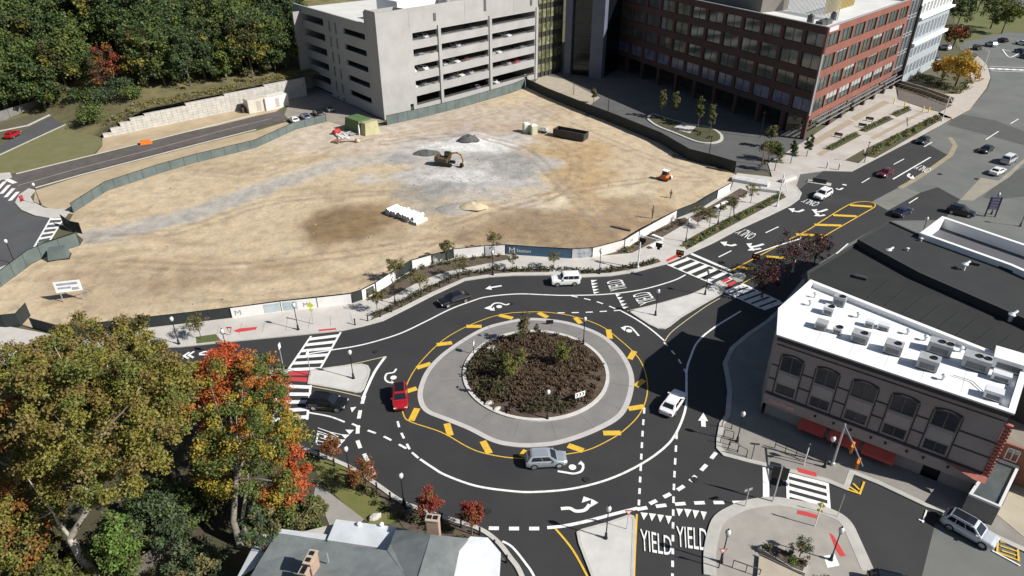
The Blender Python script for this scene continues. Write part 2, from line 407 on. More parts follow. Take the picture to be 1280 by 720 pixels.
# office plaza
OP = [(995, 234), (1000, 218), (1029, 214), (1064, 215), (1120, 186), (1149, 171), (1177, 156), (1190, 148), (1172, 140), (1158, 137), (1122, 125), (1118, 104), (1060, 140), (1004, 178), (960, 205), (965, 222)]
o = MB(); o.prism(GL(OP), 0, .13); plz = struct('office_plaza', o, mat('plaza_slabs', (.47, .44, .41), .9, (.38, .34, .30), .16, bump=.003, bscale=4))
o = MB()
for q in ([(1012, 178), (1060, 150), (1068, 153), (1020, 182)], [(1062, 148), (1105, 126), (1112, 129), (1070, 152)], [(1020, 193), (1052, 176), (1056, 178), (1026, 196)], [(1087, 173), (1150, 140), (1154, 142), (1092, 175.5)]): o.sheet(GL(q), .136)
struct('paving_band', o, mat('tan_paving', (.36, .29, .21), .9, (.31, .26, .2), .6), plz)
for q in ([(1031, 187), (1066, 167), (1077, 169.5), (1040, 189)], [(1073, 164), (1107, 146), (1118, 149), (1082, 166)], [(1114, 144), (1133, 134), (1140, 138), (1121, 147)], [(1080, 196), (1083, 186), (1169, 144.5), (1178, 149.5), (1094, 198)], [(1056, 201), (1080, 187), (1082, 197), (1073, 205)]): bed(q, .14, M_hedgebed, plz)
# pavement of the far corner
o = MB(); o.prism(GL([(1190, 149), (1212, 137), (1233, 110), (1238, 97), (1234, 82), (1222, 70), (1212, 78), (1214, 100), (1200, 118), (1176, 118), (1180, 128), (1190, 132), (1172, 142), (1178, 147)]), 0, .13)
struct('far_pavement', o, mat('pinkish_concrete', (.46, .40, .35), .9, (.40, .36, .32), .4))
o = MB(); o.sheet(GL([(1122, 112), (1188, 131), (1173, 140), (1160, 137), (1122, 125)]), .15); struct('garage_ramp', o, mat('ramp_concrete', (.14, .115, .10), .9, (.11, .095, .085), .4))
# far green and car park at the top right
o = MB(); o.sheet(GL([(1196, 60), (1190, 5), (1260, -14), (1420, 0), (1420, 50), (1260, 40), (1206, 52)]), .02)
struct('park_lawn', o, mat('park_grass', (.10, .12, .03), .95, (.13, .13, .05), .08))
o = MB(); o.sheet(GL([(1262, 6), (1300, 10), (1330, -10), (1260, -16), (1240, -12)]), .03); struct('car_park', o, M_old)

# ------------------------------------------------------------------ central island
o = MB()
AP = [(660, 398), (640, 400.5), (602, 411), (560, 436.5), (535, 460), (523.5, 484), (523, 502), (532, 516), (557, 526.5), (585, 538), (615, 553), (640, 558.5), (668, 559.3), (702, 555), (745, 540), (779, 519), (792, 487), (790, 462), (775, 437), (750, 417), (715, 404), (685, 399)]
apo = smooth_line(GL(AP), 6, True)
apin = offs(ccw(apo), .62, True)
o.prism(apo, 0, .075); apron = struct('truck_apron_kerb', o, mat('apron_kerb', (.50, .47, .455), .9, (.44, .42, .41), .8))
o = MB(); o.prism(apin, .0, .081); struct('truck_apron', o, mat('apron_concrete', (.215, .205, .195), .9, (.18, .172, .165), .45, detail=7, bump=.003, bscale=6), apron)
IC, IR = Vector((2.95, 68.4)), 8.85
circ = lambda r, n=64: [(IC.x+r*math.cos(2*math.pi*i/n), IC.y+r*math.sin(2*math.pi*i/n)) for i in range(n)]
jm = MB()
for i in range(16):
    t = 2*math.pi*(i+.4)/16; d = Vector((math.cos(t), math.sin(t)))
    jm.strip([tuple(IC+d*9.2), tuple(IC+d*11.9)], .05, .0835)
struct('apron_joints', jm, mat('apron_joint', (.12, .115, .11), .95), apron)
o = MB(); o.strip(circ(IR), .42, .05, z1=.24, closed=True); struct('island_kerb', o, mat('island_kerb', (.6, .58, .55), .85, (.5, .49, .46), 1), apron)
def island_z(x, y):
    d = math.hypot(x-IC.x, y-IC.y)/(IR-.2)
    return .16+.75*max(0, 1-d*d)
o = MB(); N = 26
for i in range(N+1):
    r = (IR-.2)*i/N
    for k in range(48):
        t = 2*math.pi*k/48; x = IC.x+r*math.cos(t); y = IC.y+r*math.sin(t)
        o.v.append((x, y, island_z(x, y)+.06*noise.noise(Vector((x*1.3, y*1.3, 3)))*(i < N)))
for i in range(N):
    for k in range(48):
        q = (k+1) % 48; o.f.append((i*48+k, (i+1)*48+k, (i+1)*48+q, i*48+q)); o.m.append(0)
struct('island_mound', o, mat('island_mulch', (.095, .064, .046), .95, (.05, .034, .026), 1.3, detail=7, bump=.05, bscale=4), apron, smooth=True)

# ------------------------------------------------------------------ painted markings
MZ = [.018]
def z_(): MZ[0] += .0004; return MZ[0]
def lines(name, segs, w, m=M_white, par=road, sub=5):
    o = MB()
    for s in segs:
        P = GL(s)
        if len(P) > 2: P = smooth_line(P, sub)
        o.strip(P, w, z_())
    return struct(name, o, m, par)
def polys(name, ps, m=M_white, par=road):
    o = MB()
    for p in ps: o.sheet(GL(p), z_())
    return struct(name, o, m, par)
lines('lane_line', [[(382, 443), (415, 437.5), (440, 433.6), (465, 428), (500, 417), (532, 402), (562, 387), (587, 377.5), (609, 371), (647, 367.5), (680, 368.5), (709, 369.3), (756, 368), (800, 362.5), (840, 351.5), (857, 343.5)]], .24)
lines('lane_line', [[(775, 388), (795, 399), (814, 412), (831, 426.5)]], .24)
lines('lane_line', [[(525, 574), (540, 584), (557, 594), (595, 607.5), (640, 614), (670, 615), (715, 611), (760, 599.5), (800, 581), (830, 560), (846, 540), (857, 510), (858, 480), (858.5, 462), (863, 447), (872, 427.5), (892, 410), (926, 389)]], .26)
lines('circle_edge_line', [[(640, 391), (615, 396), (585, 407.5), (560, 421), (540, 437.5), (520, 460), (508, 482), (503, 503), (505, 520), (515, 528), (552, 540.5), (585, 559), (607, 567), (640, 572.5), (675, 573), (707, 568), (735, 562.5), (760, 551), (780, 538), (800, 517), (809, 492), (807, 467), (797, 446), (775, 425), (750, 407), (715, 395), (677, 390), (640, 391)]], .13, M_yellow)
lines('circle_hatch', [[(624, 394), (641, 398)], [(583, 408), (602, 408)], [(546, 431), (565, 428.5)], [(521, 460), (538.5, 454.5)], [(509, 489), (521, 485.5)], [(514, 526), (521.5, 510.5)], [(563, 544.5), (558.5, 529.5)], [(612, 567), (603.5, 551.5)], [(652, 571), (658, 563)], [(710, 556.8), (729, 563.5)], [(754, 541.5), (776, 541.3)], [(785.5, 511.2), (805, 508)], [(794.5, 483), (805, 475)], [(787, 449), (793, 439)], [(762.5, 423.5), (760.5, 412)], [(726, 404.5), (719, 397)], [(684.5, 396.8), (673, 391)]], .75, M_yellow)
# dashes
d = []
def dash(px, n, frac=.5):
    P = smooth_line(px, 8) if len(px) > 2 else [tuple(px[0]), tuple(px[1])]
    L = [0]
    for a, b in zip(P, P[1:]): L.append(L[-1]+math.dist(a, b))
    def at(s):
        for i in range(len(P)-1):
            if s <= L[i+1] or i == len(P)-2:
                t = (s-L[i])/max(1e-6, L[i+1]-L[i]); return (P[i][0]+(P[i+1][0]-P[i][0])*t, P[i][1]+(P[i+1][1]-P[i][1])*t)
    st = L[-1]/(n-1+frac)
    return [[at(i*st), at(i*st+st*frac)] for i in range(n)]
lines('dashed_line', dash([(805.5, 510), (803, 545), (798.5, 632)], 9)+dash([(846, 541), (843, 595), (841.5, 640), (840.5, 725)], 12), .24)
lines('dashed_line', dash([(697, 391.3), (735, 390.5), (776, 388)], 5, .5)+dash([(714, 370), (745, 377), (769, 386)], 4, .5), .24)
lines('dashed_line', dash([(830, 428), (847, 448), (858, 467)], 4, .45), .24)
lines('dashed_line', dash([(611, 660.5), (637, 661), (674, 661)], 3, .5)+dash([(812, 630), (850, 611), (875, 590), (895, 566)], 6, .5)+dash([(796, 637), (830, 632), (870, 629), (929, 628.3)], 6, .55), .42)
lines('give_way_line', [[(684, 660), (705, 657.8), (735, 651.5), (765, 643.5), (797, 635.5)]], .36)
lines('dashed_line', dash([(455.5, 495), (449, 520), (447, 545), (448, 556), (457, 571), (468, 594)], 6, .55), .42)
lines('dashed_line', dash([(440, 530), (456, 537), (480, 546), (508, 561)], 4, .5)+dash([(497, 527), (501, 540), (512, 562)], 3, .5)+[[(515, 566), (523, 573)]], .26)
lines('splitter_edge_line', [[(482, 446), (468, 466), (453, 499)]], .36)
lines('splitter_edge_line', [[(482, 446), (440, 455.5), (398, 462.5)], [(387, 483), (420, 489), (451, 496)]], .13, mat('pale_yellow_paint', (.55, .47, .27), .8))
lines('splitter_edge_line', [[(694, 661), (716, 688), (738, 728)], [(796, 643), (793.5, 690), (791, 760)]], .2, M_yellow)
lines('splitter_edge_line', [[(784, 389), (830, 378), (866, 367), (888, 356)], [(831, 427), (842, 413), (880, 385), (900, 373)]], .12, MATS['pale_yellow_paint'])
lines('lane_line', [[(628, 677), (640, 684), (655, 702), (668, 722), (680, 760)], [(385, 516), (412, 521), (431, 528)], [(403, 493), (425, 496)]], .22)
lines('stop_line', [[(957, 585), (957.5, 606), (957.5, 627)]], .62)
lines('stop_line', [[(864, 317.5), (914, 339)]], .62)
# crosswalks
def cross(name, e0, e1, ts, w, rail=.28, par=road):
    """e0, e1: pixel edges of the crossing (each start,end); bars at parameters ts"""
    o = MB(); A = [Vector(p) for p in GL(e0)]; B = [Vector(p) for p in GL(e1)]
    zz = z_()
    if rail: o.strip([tuple(A[0]), tuple(A[1])], rail, zz); o.strip([tuple(B[0]), tuple(B[1])], rail, zz+.0004)
    z_(); zz = z_()
    for t in ts: o.strip([tuple(A[0].lerp(A[1], t)), tuple(B[0].lerp(B[1], t))], w, zz)
    return struct(name, o, M_white, par)
cross('crosswalk', [(389, 420.5), (360, 463)], [(426, 415.5), (400, 461.5)], [.1+i*.178 for i in range(6)], .62)
cross('crosswalk', [(349, 480), (340, 530)], [(388.5, 482), (384, 525)], [.06+i*.215 for i in range(5)], .62)
cross('crosswalk', [(834, 331), (900, 359)], [(858, 322), (924, 347)], [.06+i*.175 for i in range(6)], .72)
cross('crosswalk', [(903, 364), (951, 386)], [(928, 355), (975, 377)], [.08+i*.19 for i in range(6)], .85)
cross('crosswalk', [(984, 591), (985, 629)], [(1034, 604), (1037, 644)], [.06+i*.225 for i in range(5)], .5)
polys('tactile_strip', [[(899, 352.5), (910, 347.5), (914, 349.5), (903, 355)], [(905, 357), (917, 351.5), (921, 353.5), (909, 360)]], M_red)
polys('median_nose', [[(911, 346), (922, 341), (930, 342), (933, 346), (928, 352), (921, 353)]], mat('median_concrete', (.34, .33, .30), .9))
o = MB(); o.strip(GL([(0, 228), (22, 248)]), 2.0, .012); 
mj = MB()
for i in range(7):
    a = Vector((0-12+i*5.4, 229.5-12+i*4.3)); mj.strip(GL([(a.x+2, a.y-3.5), (a.x-8, a.y+7.5)]), .7, .02)
struct('crosswalk', mj, M_white, bpy.data.objects['junction_road'])
cross('crosswalk', [(64, 272.5), (43, 309)], [(80.5, 272), (60, 305)], [.06+i*.17 for i in range(6)], .8, .3, bpy.data.objects['junction_road'])
o = MB(); o.strip(GL([(8, 224), (19, 229)]), .9, .02); struct('stop_line', o, M_white, acc)
# yield triangles
T = [[(801, 641.5), (815.5, 643), (806.5, 650)], [(811.5, 642.5), (825, 644), (816.5, 651.5)], [(821.5, 644.5), (834, 645.5), (826, 653.5)], [(831, 645.5), (840, 646.8), (835.5, 655)]]
T = [[(800.5, 641), (810, 642), (804.5, 650.5)], [(811, 642), (820, 643), (814.5, 652)], [(821.5, 643.5), (830, 644.5), (825, 653.5)], [(831.5, 645), (840, 646), (835.5, 656)],
     [(845, 636), (854, 637), (848.5, 646)], [(855, 636.5), (864.5, 637.5), (859, 647.5)], [(865.5, 638), (874, 639), (868.5, 649)], [(875.5, 639.5), (883.5, 640.5), (879.5, 650.5)],
     [(438, 510), (445.5, 509), (440, 516)], [(431.5, 537.5), (442.5, 538), (437, 543.5)], [(426.5, 543.5), (437, 544), (431.5, 549)], [(421.5, 549.5), (432, 550), (427, 555)], [(416, 555.5), (427, 556), (422, 561)], [(411, 562.5), (421, 562.5), (416, 567)],
     [(738.5, 350.5), (746.5, 350.5), (739.5, 354)], [(739, 354.3), (747.5, 354.3), (740, 357.5)], [(739.8, 358), (748, 358), (740.8, 361.2)], [(740.8, 361.8), (748.8, 361.8), (741.6, 365)], [(741.6, 365.4), (749.5, 365.4), (742.5, 368)],
     [(769, 368), (776, 368), (771, 371.5)], [(771, 372), (778.5, 372), (773.5, 375.5)], [(773.5, 376), (781, 376), (775.5, 379.5)], [(775.5, 380), (783.5, 380), (777.5, 383.5)], [(777.5, 384), (785.5, 384), (779.5, 387)]]
polys('yield_triangles', T)
# arrows (fish-hook, turn and straight arrows)
def stroke(o, px, w, sub=6): 
    P = GL(px); o.strip(smooth_line(P, sub) if len(P) > 2 else P, w, z_())
def arrow_set(items):
    for st, heads, dot in items:
        o = MB()
        for s, w in st: stroke(o, s, w)
        for h in heads: o.sheet(GL(h), z_())
        if dot:
            c = Vector(G(*dot[:2])); o.sheet([(c.x+dot[2]*math.cos(t*.524), c.y+dot[2]*math.sin(t*.524)) for t in range(12)], z_())
        struct('arrow_marking', o, M_white, road)
arrow_set([
    ([([(697, 589.5), (706, 591), (717, 592.5), (726, 590), (729, 584), (726.5, 580)], .26)], [[(722, 581), (726, 576.5), (731, 581.5)]], (715.5, 584.6, .40)),
    ([([(701, 636.5), (712, 636), (720, 639.5), (731, 638), (737, 631)], .38)], [[(727, 629), (729.5, 621), (740, 625)], [(738, 634.5), (739, 624), (748, 629)]], None),
    ([([(495.5, 461.5), (492, 466), (483.5, 468), (481.5, 474), (485, 478), (491, 479)], .25)], [[(489, 475.5), (494.5, 480), (490, 481.5)]], (492, 472.6, .40)),
    ([([(638, 379.8), (632, 381.5), (625, 379.3), (617.5, 380), (613, 384.5)], .27)], [[(605, 386), (613, 382.5), (616, 388.5)], [(612.5, 388.5), (617.5, 384), (618.5, 389)]], (624, 383.8, .42)),
    ([([(627, 357.7), (613, 360)], .36)], [[(606.5, 361.6), (612.5, 357.6), (615, 362.8)]], None),
    ([([(798.5, 420.5), (793, 414), (788, 409.5), (781, 409), (779, 412.5)], .27)], [[(775.5, 410), (783, 408.5), (781, 414.5)]], (786.3, 414, .42)),
    ([([(879.3, 534), (878.8, 524)], .5)], [[(872.5, 526.5), (879, 516.5), (885, 527)]], None),
    ([([(920, 306), (914, 307.5), (907, 306)], .5)], [[(900, 303), (909, 302.5), (906, 308.5)]], None),
    ([([(954.5, 305.5), (944, 308.5), (936, 309)], .5), ([(951, 311), (941, 312), (935, 306)], .45)], [[(932.5, 305), (940, 304.5), (937.5, 309.5)], [(934, 313.5), (941, 309.5), (943, 314)]], None),
    ([([(1004.5, 262.5), (998, 265), (991, 264)], .5)], [[(985, 261), (993.5, 261), (991, 266)]], None),
    ([([(1034, 262), (1025, 265), (1018, 265)], .5), ([(1031, 269), (1023, 270), (1017, 263)], .45)], [[(1014, 262.5), (1021.5, 262), (1019, 266.5)], [(1017, 270.5), (1023, 267), (1025.5, 271)]], None),
    ([([(1137, 217.5), (1135, 220.5), (1139, 223)], .5)], [[(1137, 223.8), (1143.5, 224), (1141, 219.5)]], None),
    ([([(1053.5, 235.5), (1049, 237.5), (1045, 236)], .4), ([(1058, 232), (1053, 231)], .6)], [], None)])
lines('lane_line', [[(957, 291.5), (973, 284)], [(898, 322), (914, 314)], [(1077, 229), (1087, 223)], [(1117, 206), (1130, 199)], [(1045, 318), (1060, 305)], [(1136, 254.5), (1147, 247.5)]], .22)
lines('lane_line', [[(1116, 224.5), (1163, 197)]], .3)
lines('lane_line', [[(1232, 175), (1248, 164.5)], [(1263, 155), (1273, 149)], [(1155, 184), (1165, 178)]], .25, par=road_old)
lines('crosswalk', [[(1238+i*9, 85.5+i*.4), (1243+i*9, 87+i*.4)] for i in range(10)], 2.2, par=road_old)
lines('crosswalk_rail', [[(1237, 83.5), (1330, 86)], [(1239, 89), (1330, 92)]], .4, par=road_old)
lines('lane_line', [[(1253, 62), (1262, 72), (1275, 66)], [(1253, 62), (1273, 67)]], .4, par=road_old)
# yellow hatched median
o = MB()
o.strip(smooth_line(GL([(986, 300), (1010, 288), (1030, 275), (1062, 256), (1080, 252.5), (1092, 254.5), (1093, 259), (1080, 267), (1040, 290), (1020, 302)]), 5), .2, z_())
for a, b in (((1062, 257), (1090, 259)), ((1041, 269.5), (1071, 271)), ((1018, 281.5), (1052, 282.5)), ((995, 293.5), (1028, 295))): o.strip(GL([a, b]), .85, z_())
o.strip(GL([(912, 340), (944, 323), (976, 306)]), .2, z_()); o.strip(GL([(926, 356), (948, 344)]), .15, z_())
o.strip(GL([(922, 335), (942, 336.5)]), .75, z_()); o.strip(GL([(958, 321.5), (981, 323)]), .75, z_())
struct('median_hatching', o, M_yellow, road)
# yellow parking boxes
lines('parking_box', [[(1246, 691), (1273, 701.5), (1271, 676)], [(1246, 691), (1247, 677)], [(1250, 683), (1271, 690)], [(1252, 689), (1270, 695)], [(1250, 678), (1271, 683)]], .16, M_yellow, road_old, 1)
lines('parking_box', [[(1060, 613), (1074.5, 618), (1080, 603)], [(1066, 605), (1074, 613)], [(1062, 609.5), (1072, 616)]], .2, M_yellow, road, 1)
lines('parking_tick', [[(1158, 638.5), (1153, 654)], [(1148, 650), (1155, 653)], [(1240, 689), (1275, 708)]], .14, M_white, road, 1)
# bike symbol and chevrons on the west leg
lines('bike_marking', [[(243, 440), (236, 444.5), (242, 448)], [(237, 441), (230, 445.5), (236, 449)], [(249, 443), (255, 440.5), (263, 440), (258, 444), (249, 444)], [(262, 443), (266, 439)], [(243, 454.5), (253, 453)]], .3, M_white, road, 1)
o = MB()
for px, py, r in ((1175, 218, .45), (1221, 224, .4), (733, 600, .35), (610, 640, .35), (900, 330, .35), (470, 440, .35), (640, 380, .35), (868, 600, .35)):
    c = G(px, py); o.sheet([(c[0]+r*math.cos(t*.449), c[1]+r*math.sin(t*.449)) for t in range(14)], z_()+.004)
struct('manhole_covers', o, mat('cast_iron', (.018, .017, .016), .6, (.03, .028, .026), 6), road)
# lettering
def letter(word, quad, par=road):
    """word laid inside a ground quad: top-left, top-right, bottom-right, bottom-left (pixels)"""
    c = bpy.data.curves.new('lettering', 'FONT'); c.body = word; c.size = 1; c.resolution_u = 3
    t = bpy.data.objects.new('lettering_tmp', c); COL.objects.link(t)
    bpy.context.view_layer.update(); dg = bpy.context.evaluated_depsgraph_get()
    me = bpy.data.meshes.new_from_object(t.evaluated_get(dg)); bpy.data.objects.remove(t)
    xs = [v.co.x for v in me.vertices]; ys = [v.co.y for v in me.vertices]
    x0, x1, y0, y1 = min(xs), max(xs), min(ys), max(ys)
    q = [Vector(p) for p in GL(quad)]; zz = z_()
    for v in me.vertices:
        u = (v.co.x-x0)/(x1-x0); w = (v.co.y-y0)/(y1-y0)
        p = q[3].lerp(q[2], u).lerp(q[0].lerp(q[1], u), w); v.co = (p.x, p.y, zz)
    me.materials.clear(); me.materials.append(M_white)
    return struct('road_lettering', me, None, par)
letter('YIELD', [(800, 662), (839, 672), (839.5, 695.5), (801.5, 689)]); letter('YIELD', [(845, 658.5), (883.5, 662), (884, 689.5), (846.5, 684)])
letter('YIELD', [(763, 365), (757.8, 352.5), (777, 349.5), (784, 361.8)]); letter('YIELD', [(800, 383), (789.5, 369), (811, 365), (820.5, 377)])
letter('YIELD', [(428, 544), (404, 558), (394, 557), (398, 533)])
letter('ONLY', [(936.6, 300.8), (918, 292), (931, 286.5), (946.5, 293.4)]); letter('ONLY', [(1017, 259), (1000.5, 252.8), (1008, 249.2), (1026, 254)]); letter('ONLY', [(1157.6, 217), (1141.5, 211), (1150.6, 206.5), (1165.5, 212)])
# ================================================================== building site: dirt, fences, banners, plant
SITE = [(-40, 402), (25, 405), (77, 421), (130, 417), (225, 406), (300, 397), (350, 390), (440, 380), (452, 376), (470, 366.5), (495, 350), (515, 338), (540, 331), (567, 323.6), (616, 318.5), (632, 318), (672, 321), (715, 323.5), (740, 322), (780, 311.5), (815, 289), (845, 274), (875, 262), (895, 249), (912, 240), (919, 218), (887, 207), (860, 200), (825, 179), (765, 154), (734, 142), (685, 122), (657, 109), (640, 116), (575, 135), (527, 147), (482, 157), (445, 162), (410, 152), (370, 162), (320, 185), (245, 204), (200, 217), (160, 231), (135, 239), (115, 252), (92, 267), (84, 282), (104, 300), (100, 307), (60, 320), (40, 330), (0, 360), (-40, 385)]
SG = ccw(GL(SITE))
def inside(p, poly):
    c = False; x, y = p[0], p[1]
    for (x1, y1), (x2, y2) in zip(poly, poly[1:]+poly[:1]):
        if (y1 > y) != (y2 > y) and x < (x2-x1)*(y-y1)/(y2-y1)+x1: c = not c
    return c
def dedge(p, poly):
    d = 1e9; p = Vector((p[0], p[1]))
    for a, b in zip(poly, poly[1:]+poly[:1]):
        a = Vector(a); b = Vector(b); e = b-a; t = max(0, min(1, (p-a).dot(e)/max(1e-9, e.length_squared)))
        d = min(d, (a+e*t-p).length)
    return d
LINE = lambda px: [Vector(q) for q in GL(px)]
def dline(p, pts):
    p = Vector(p); d = 1e9
    for a, b in zip(pts, pts[1:]):
        e = b-a; t = max(0, min(1, (p-a).dot(e)/e.length_squared)); d = min(d, (a+e*t-p).length)
    return d
TRACK = LINE([(95, 299), (150, 292), (240, 269), (330, 236), (420, 205), (500, 195), (560, 190)])
TYRES = [(LINE(smooth_line(px, 3)), ck, i*3.1) for i, (px, ck) in enumerate((([(110, 300), (220, 290), (330, 255), (420, 245), (520, 240)], (.31, .24, .16)), ([(150, 330), (280, 335), (420, 320), (560, 300), (700, 300), (790, 280)], (.28, .2, .125)), ([(560, 280), (640, 255), (740, 235), (820, 225), (880, 225)], (.30, .22, .14)), ([(240, 215), (330, 220), (430, 180), (520, 165), (620, 140)], (.34, .27, .19)), ([(620, 270), (700, 240), (720, 200), (690, 175)], (.28, .2, .13)), ([(60, 345), (150, 350), (260, 372), (400, 365), (520, 320), (600, 285)], (.33, .25, .165)), ([(660, 130), (700, 150), (780, 185), (860, 215)], (.33, .26, .19)), ([(480, 180), (560, 170), (650, 185), (700, 230), (760, 290)], (.27, .22, .17))))]
def ss(a, b, x):
    t = max(0, min(1, (x-a)/(b-a))); return t*t*(3-2*t)
def blob(p, c, rx, ry, warp=.35, rot=0):
    C = Vector(G(*c)); d = Vector(p)-C
    if rot: d = Vector((d.x*math.cos(rot)+d.y*math.sin(rot), -d.x*math.sin(rot)+d.y*math.cos(rot)))
    n = noise.fractal(Vector((p[0]*.11, p[1]*.11, c[0]*.1)), 1, 2, 4)
    return 1-ss(.55, 1.15, math.hypot(d.x/rx, d.y/ry)+n*warp)
def mixc(a, b, t): return tuple(x+(y-x)*t for x, y in zip(a, b))
SAND, GREY, PALE, DAMP, ORANGE, DARKG, TRK = (.47, .375, .25), (.40, .385, .365), (.62, .615, .60), (.205, .138, .07), (.40, .28, .15), (.24, .235, .225), (.42, .385, .34)
MOUNDS = [((586, 176), 5.0, 1.1), ((594, 260), 3.0, .9), ((565, 205), 5, .5), ((612, 205), 6, .4), ((425, 282), 9, .3), ((690, 300), 9, .4), ((360, 195), 8, .25), ((470, 176), 3, .4), ((345, 205), 6, .3)]
def site_h(x, y):
    h = .10*noise.fractal(Vector((x*.35, y*.35, 1)), 1, 2, 4)+.10
    for c, r, k in MOUNDS:
        C = G(*c); d = math.hypot(x-C[0], (y-C[1]))/r
        h += k*math.exp(-d*d*2)*(1+.4*noise.noise(Vector((x*.8, y*.8, 9))))
    return max(.02, h)
def site_c(x, y):
    p = (x, y); n = noise.fractal(Vector((x*.08, y*.08, 5)), 1, 2, 5); n2 = noise.fractal(Vector((x*.5, y*.5, 2)), 1, 2, 4)
    c = mixc(SAND, (.50, .40, .27), ss(-.3, .5, n)); c = mixc(c, (.30, .21, .115), .5*ss(.15, .8, n2))
    c = mixc(c, (.58, .49, .355), .5*ss(.25, .9, noise.fractal(Vector((x*.16, y*.3, 11)), 1, 2, 5))); c = mixc(c, (.36, .275, .175), .7*ss(.0, .55, noise.fractal(Vector((x*.05, y*.09, 31)), 1, 2, 6)))
    c = mixc(c, (.40, .345, .285), .75*blob(p, (560, 145), 34, 17, .5)); c = mixc(c, ORANGE, .95*blob(p, (715, 200), 11, 22, .55)); c = mixc(c, ORANGE, .6*blob(p, (760, 255), 12, 10, .6)); c = mixc(c, (.56, .48, .35), .8*blob(p, (660, 262), 10, 8, .7)); c = mixc(c, (.55, .47, .34), .6*blob(p, (795, 240), 7, 9, .7)); c = mixc(c, (.255, .183, .112), .95*blob(p, (690, 287), 17, 9, .5)); c = mixc(c, (.27, .195, .12), .7*blob(p, (790, 268), 9, 8, .6)); c = mixc(c, (.33, .25, .16), .6*blob(p, (150, 365), 14, 7, .6))
    c = mixc(c, (.45, .36, .26), .35*blob(p, (830, 210), 14, 18)); c = mixc(c, (.48, .42, .36), .6*blob(p, (450, 170), 24, 16))
    c = mixc(c, TRK, .8*(1-ss(2.2, 4.4, dline(p, TRACK)+1.2*n2)))
    c = mixc(c, (.30, .295, .285), .55*(1-ss(1.0, 3.4, dline(p, TRACK)+1.0*n2))*(1 if x < -45 else .35))
    c = mixc(c, GREY, .95*blob(p, (590, 205), 17.5, 26, .5)); c = mixc(c, GREY, .6*blob(p, (520, 190), 9, 9, .6)); c = mixc(c, DARKG, .75*blob(p, (530, 240), 6, 6, .7)); c = mixc(c, DARKG, .6*blob(p, (645, 205), 5, 9, .7)); c = mixc(c, DARKG, .55*blob(p, (560, 262), 7, 3, .8)); c = mixc(c, DARKG, .6*blob(p, (500, 200), 5, 3, .8)); c = mixc(c, DARKG, .55*blob(p, (615, 200), 7, 4, .7)); c = mixc(c, DARKG, .5*blob(p, (560, 235), 5, 3, .8))
    c = mixc(c, PALE, .85*blob(p, (598, 178), 11, 7.5, .5)); c = mixc(c, PALE, .55*blob(p, (575, 222), 8, 3.5, .6))
    c = mixc(c, (.52, .44, .26), .8*blob(p, (594, 260), 3.2, 3, .4))
    c = mixc(c, DAMP, 1.0*blob(p, (428, 281), 8.0, 10, .35)); c = mixc(c, DAMP, .7*blob(p, (468, 266), 7, 7, .4)); c = mixc(c, DAMP, .5*blob(p, (485, 285), 5, 5, .5))
    c = mixc(c, (.27, .19, .11), .5*blob(p, (270, 352), 14, 1.8, .5, .1)); c = mixc(c, (.28, .2, .12), .45*blob(p, (150, 318), 10, 1.5, .6, .3)); c = mixc(c, (.29, .21, .13), .5*blob(p, (360, 205), 12, 2, .6, .5))
    c = mixc(c, (.33, .23, .16), .4*blob(p, (600, 165), 14, 8, .5)); c = mixc(c, (.30, .2, .1), .5*blob(p, (780, 285), 9, 4, .5)); c = mixc(c, (.26, .17, .09), .45*blob(p, (610, 290), 7, 2.5, .5))
    for q_, rx_, ry_, k_ in (((760, 302), 13, 1.6, .6), ((650, 303), 9, 1.6, .55), ((700, 272), 8, 1.2, .5), ((640, 262), 6, 1.0, .45), ((735, 250), 6, 1.4, .4), ((560, 300), 8, 1.2, .4), ((300, 330), 12, 1.2, .35), ((420, 345), 12, 1.4, .35), ((210, 300), 10, 1.0, .35), ((540, 175), 7, 1.4, .4)): c = mixc(c, (.27, .185, .105), k_*blob(p, q_, rx_, ry_, .75, -.25))
    for tr, ck, sp in TYRES:
        dd = dline(p, tr)
        if dd < 2.2: c = mixc(c, ck, .95*(1-ss(.25, .68, abs(dd-1.05)))*(.65+.35*noise.noise(Vector((x*.6, y*.6, sp)))))
    k = 1+.30*n2
    return tuple(max(.01, q*k) for q in c)
vs = [Vector(p) for p in SG]; nb = len(vs); x0 = min(p.x for p in vs); x1 = max(p.x for p in vs); y0 = min(p.y for p in vs); y1 = max(p.y for p in vs)
st = .62; yy = y0
while yy < y1:
    xx = x0
    while xx < x1:
        q = Vector((xx+random.uniform(-.2, .2), yy+random.uniform(-.2, .2)))
        if inside(q, SG) and dedge(q, SG) > .5: vs.append(q)
        xx += st
    yy += st
cv, ce, cf, *_ = geometry.delaunay_2d_cdt(vs, [], [list(range(nb))], 1, 1e-4)
o = MB()
for p in cv:
    e = min(1, dedge(p, SG)/2.5); o.v.append((p.x, p.y, .02+e*(site_h(p.x, p.y)-.02)))
o.f = [tuple(f) for f in cf]; o.m = [0]*len(o.f)
M_dirt = mat('site_dirt', (.4, .3, .2), .95, bump=.05, bscale=1.6)
nt = M_dirt.node_tree; at = nt.nodes.new('ShaderNodeVertexColor'); at.layer_name = 'soil'
nz = nt.nodes.new('ShaderNodeTexNoise'); nz.inputs['Scale'].default_value = 1.6; nz.inputs['Detail'].default_value = 8; nz.inputs['Roughness'].default_value = .7
mr = nt.nodes.new('ShaderNodeMapRange'); mr.inputs['From Min'].default_value = .3; mr.inputs['From Max'].default_value = .7; mr.inputs['To Min'].default_value = .78; mr.inputs['To Max'].default_value = 1.16
mx = nt.nodes.new('ShaderNodeMix'); mx.data_type = 'RGBA'; mx.blend_type = 'MULTIPLY'; mx.inputs['Factor'].default_value = 1
gp = nt.nodes.new('ShaderNodeNewGeometry')
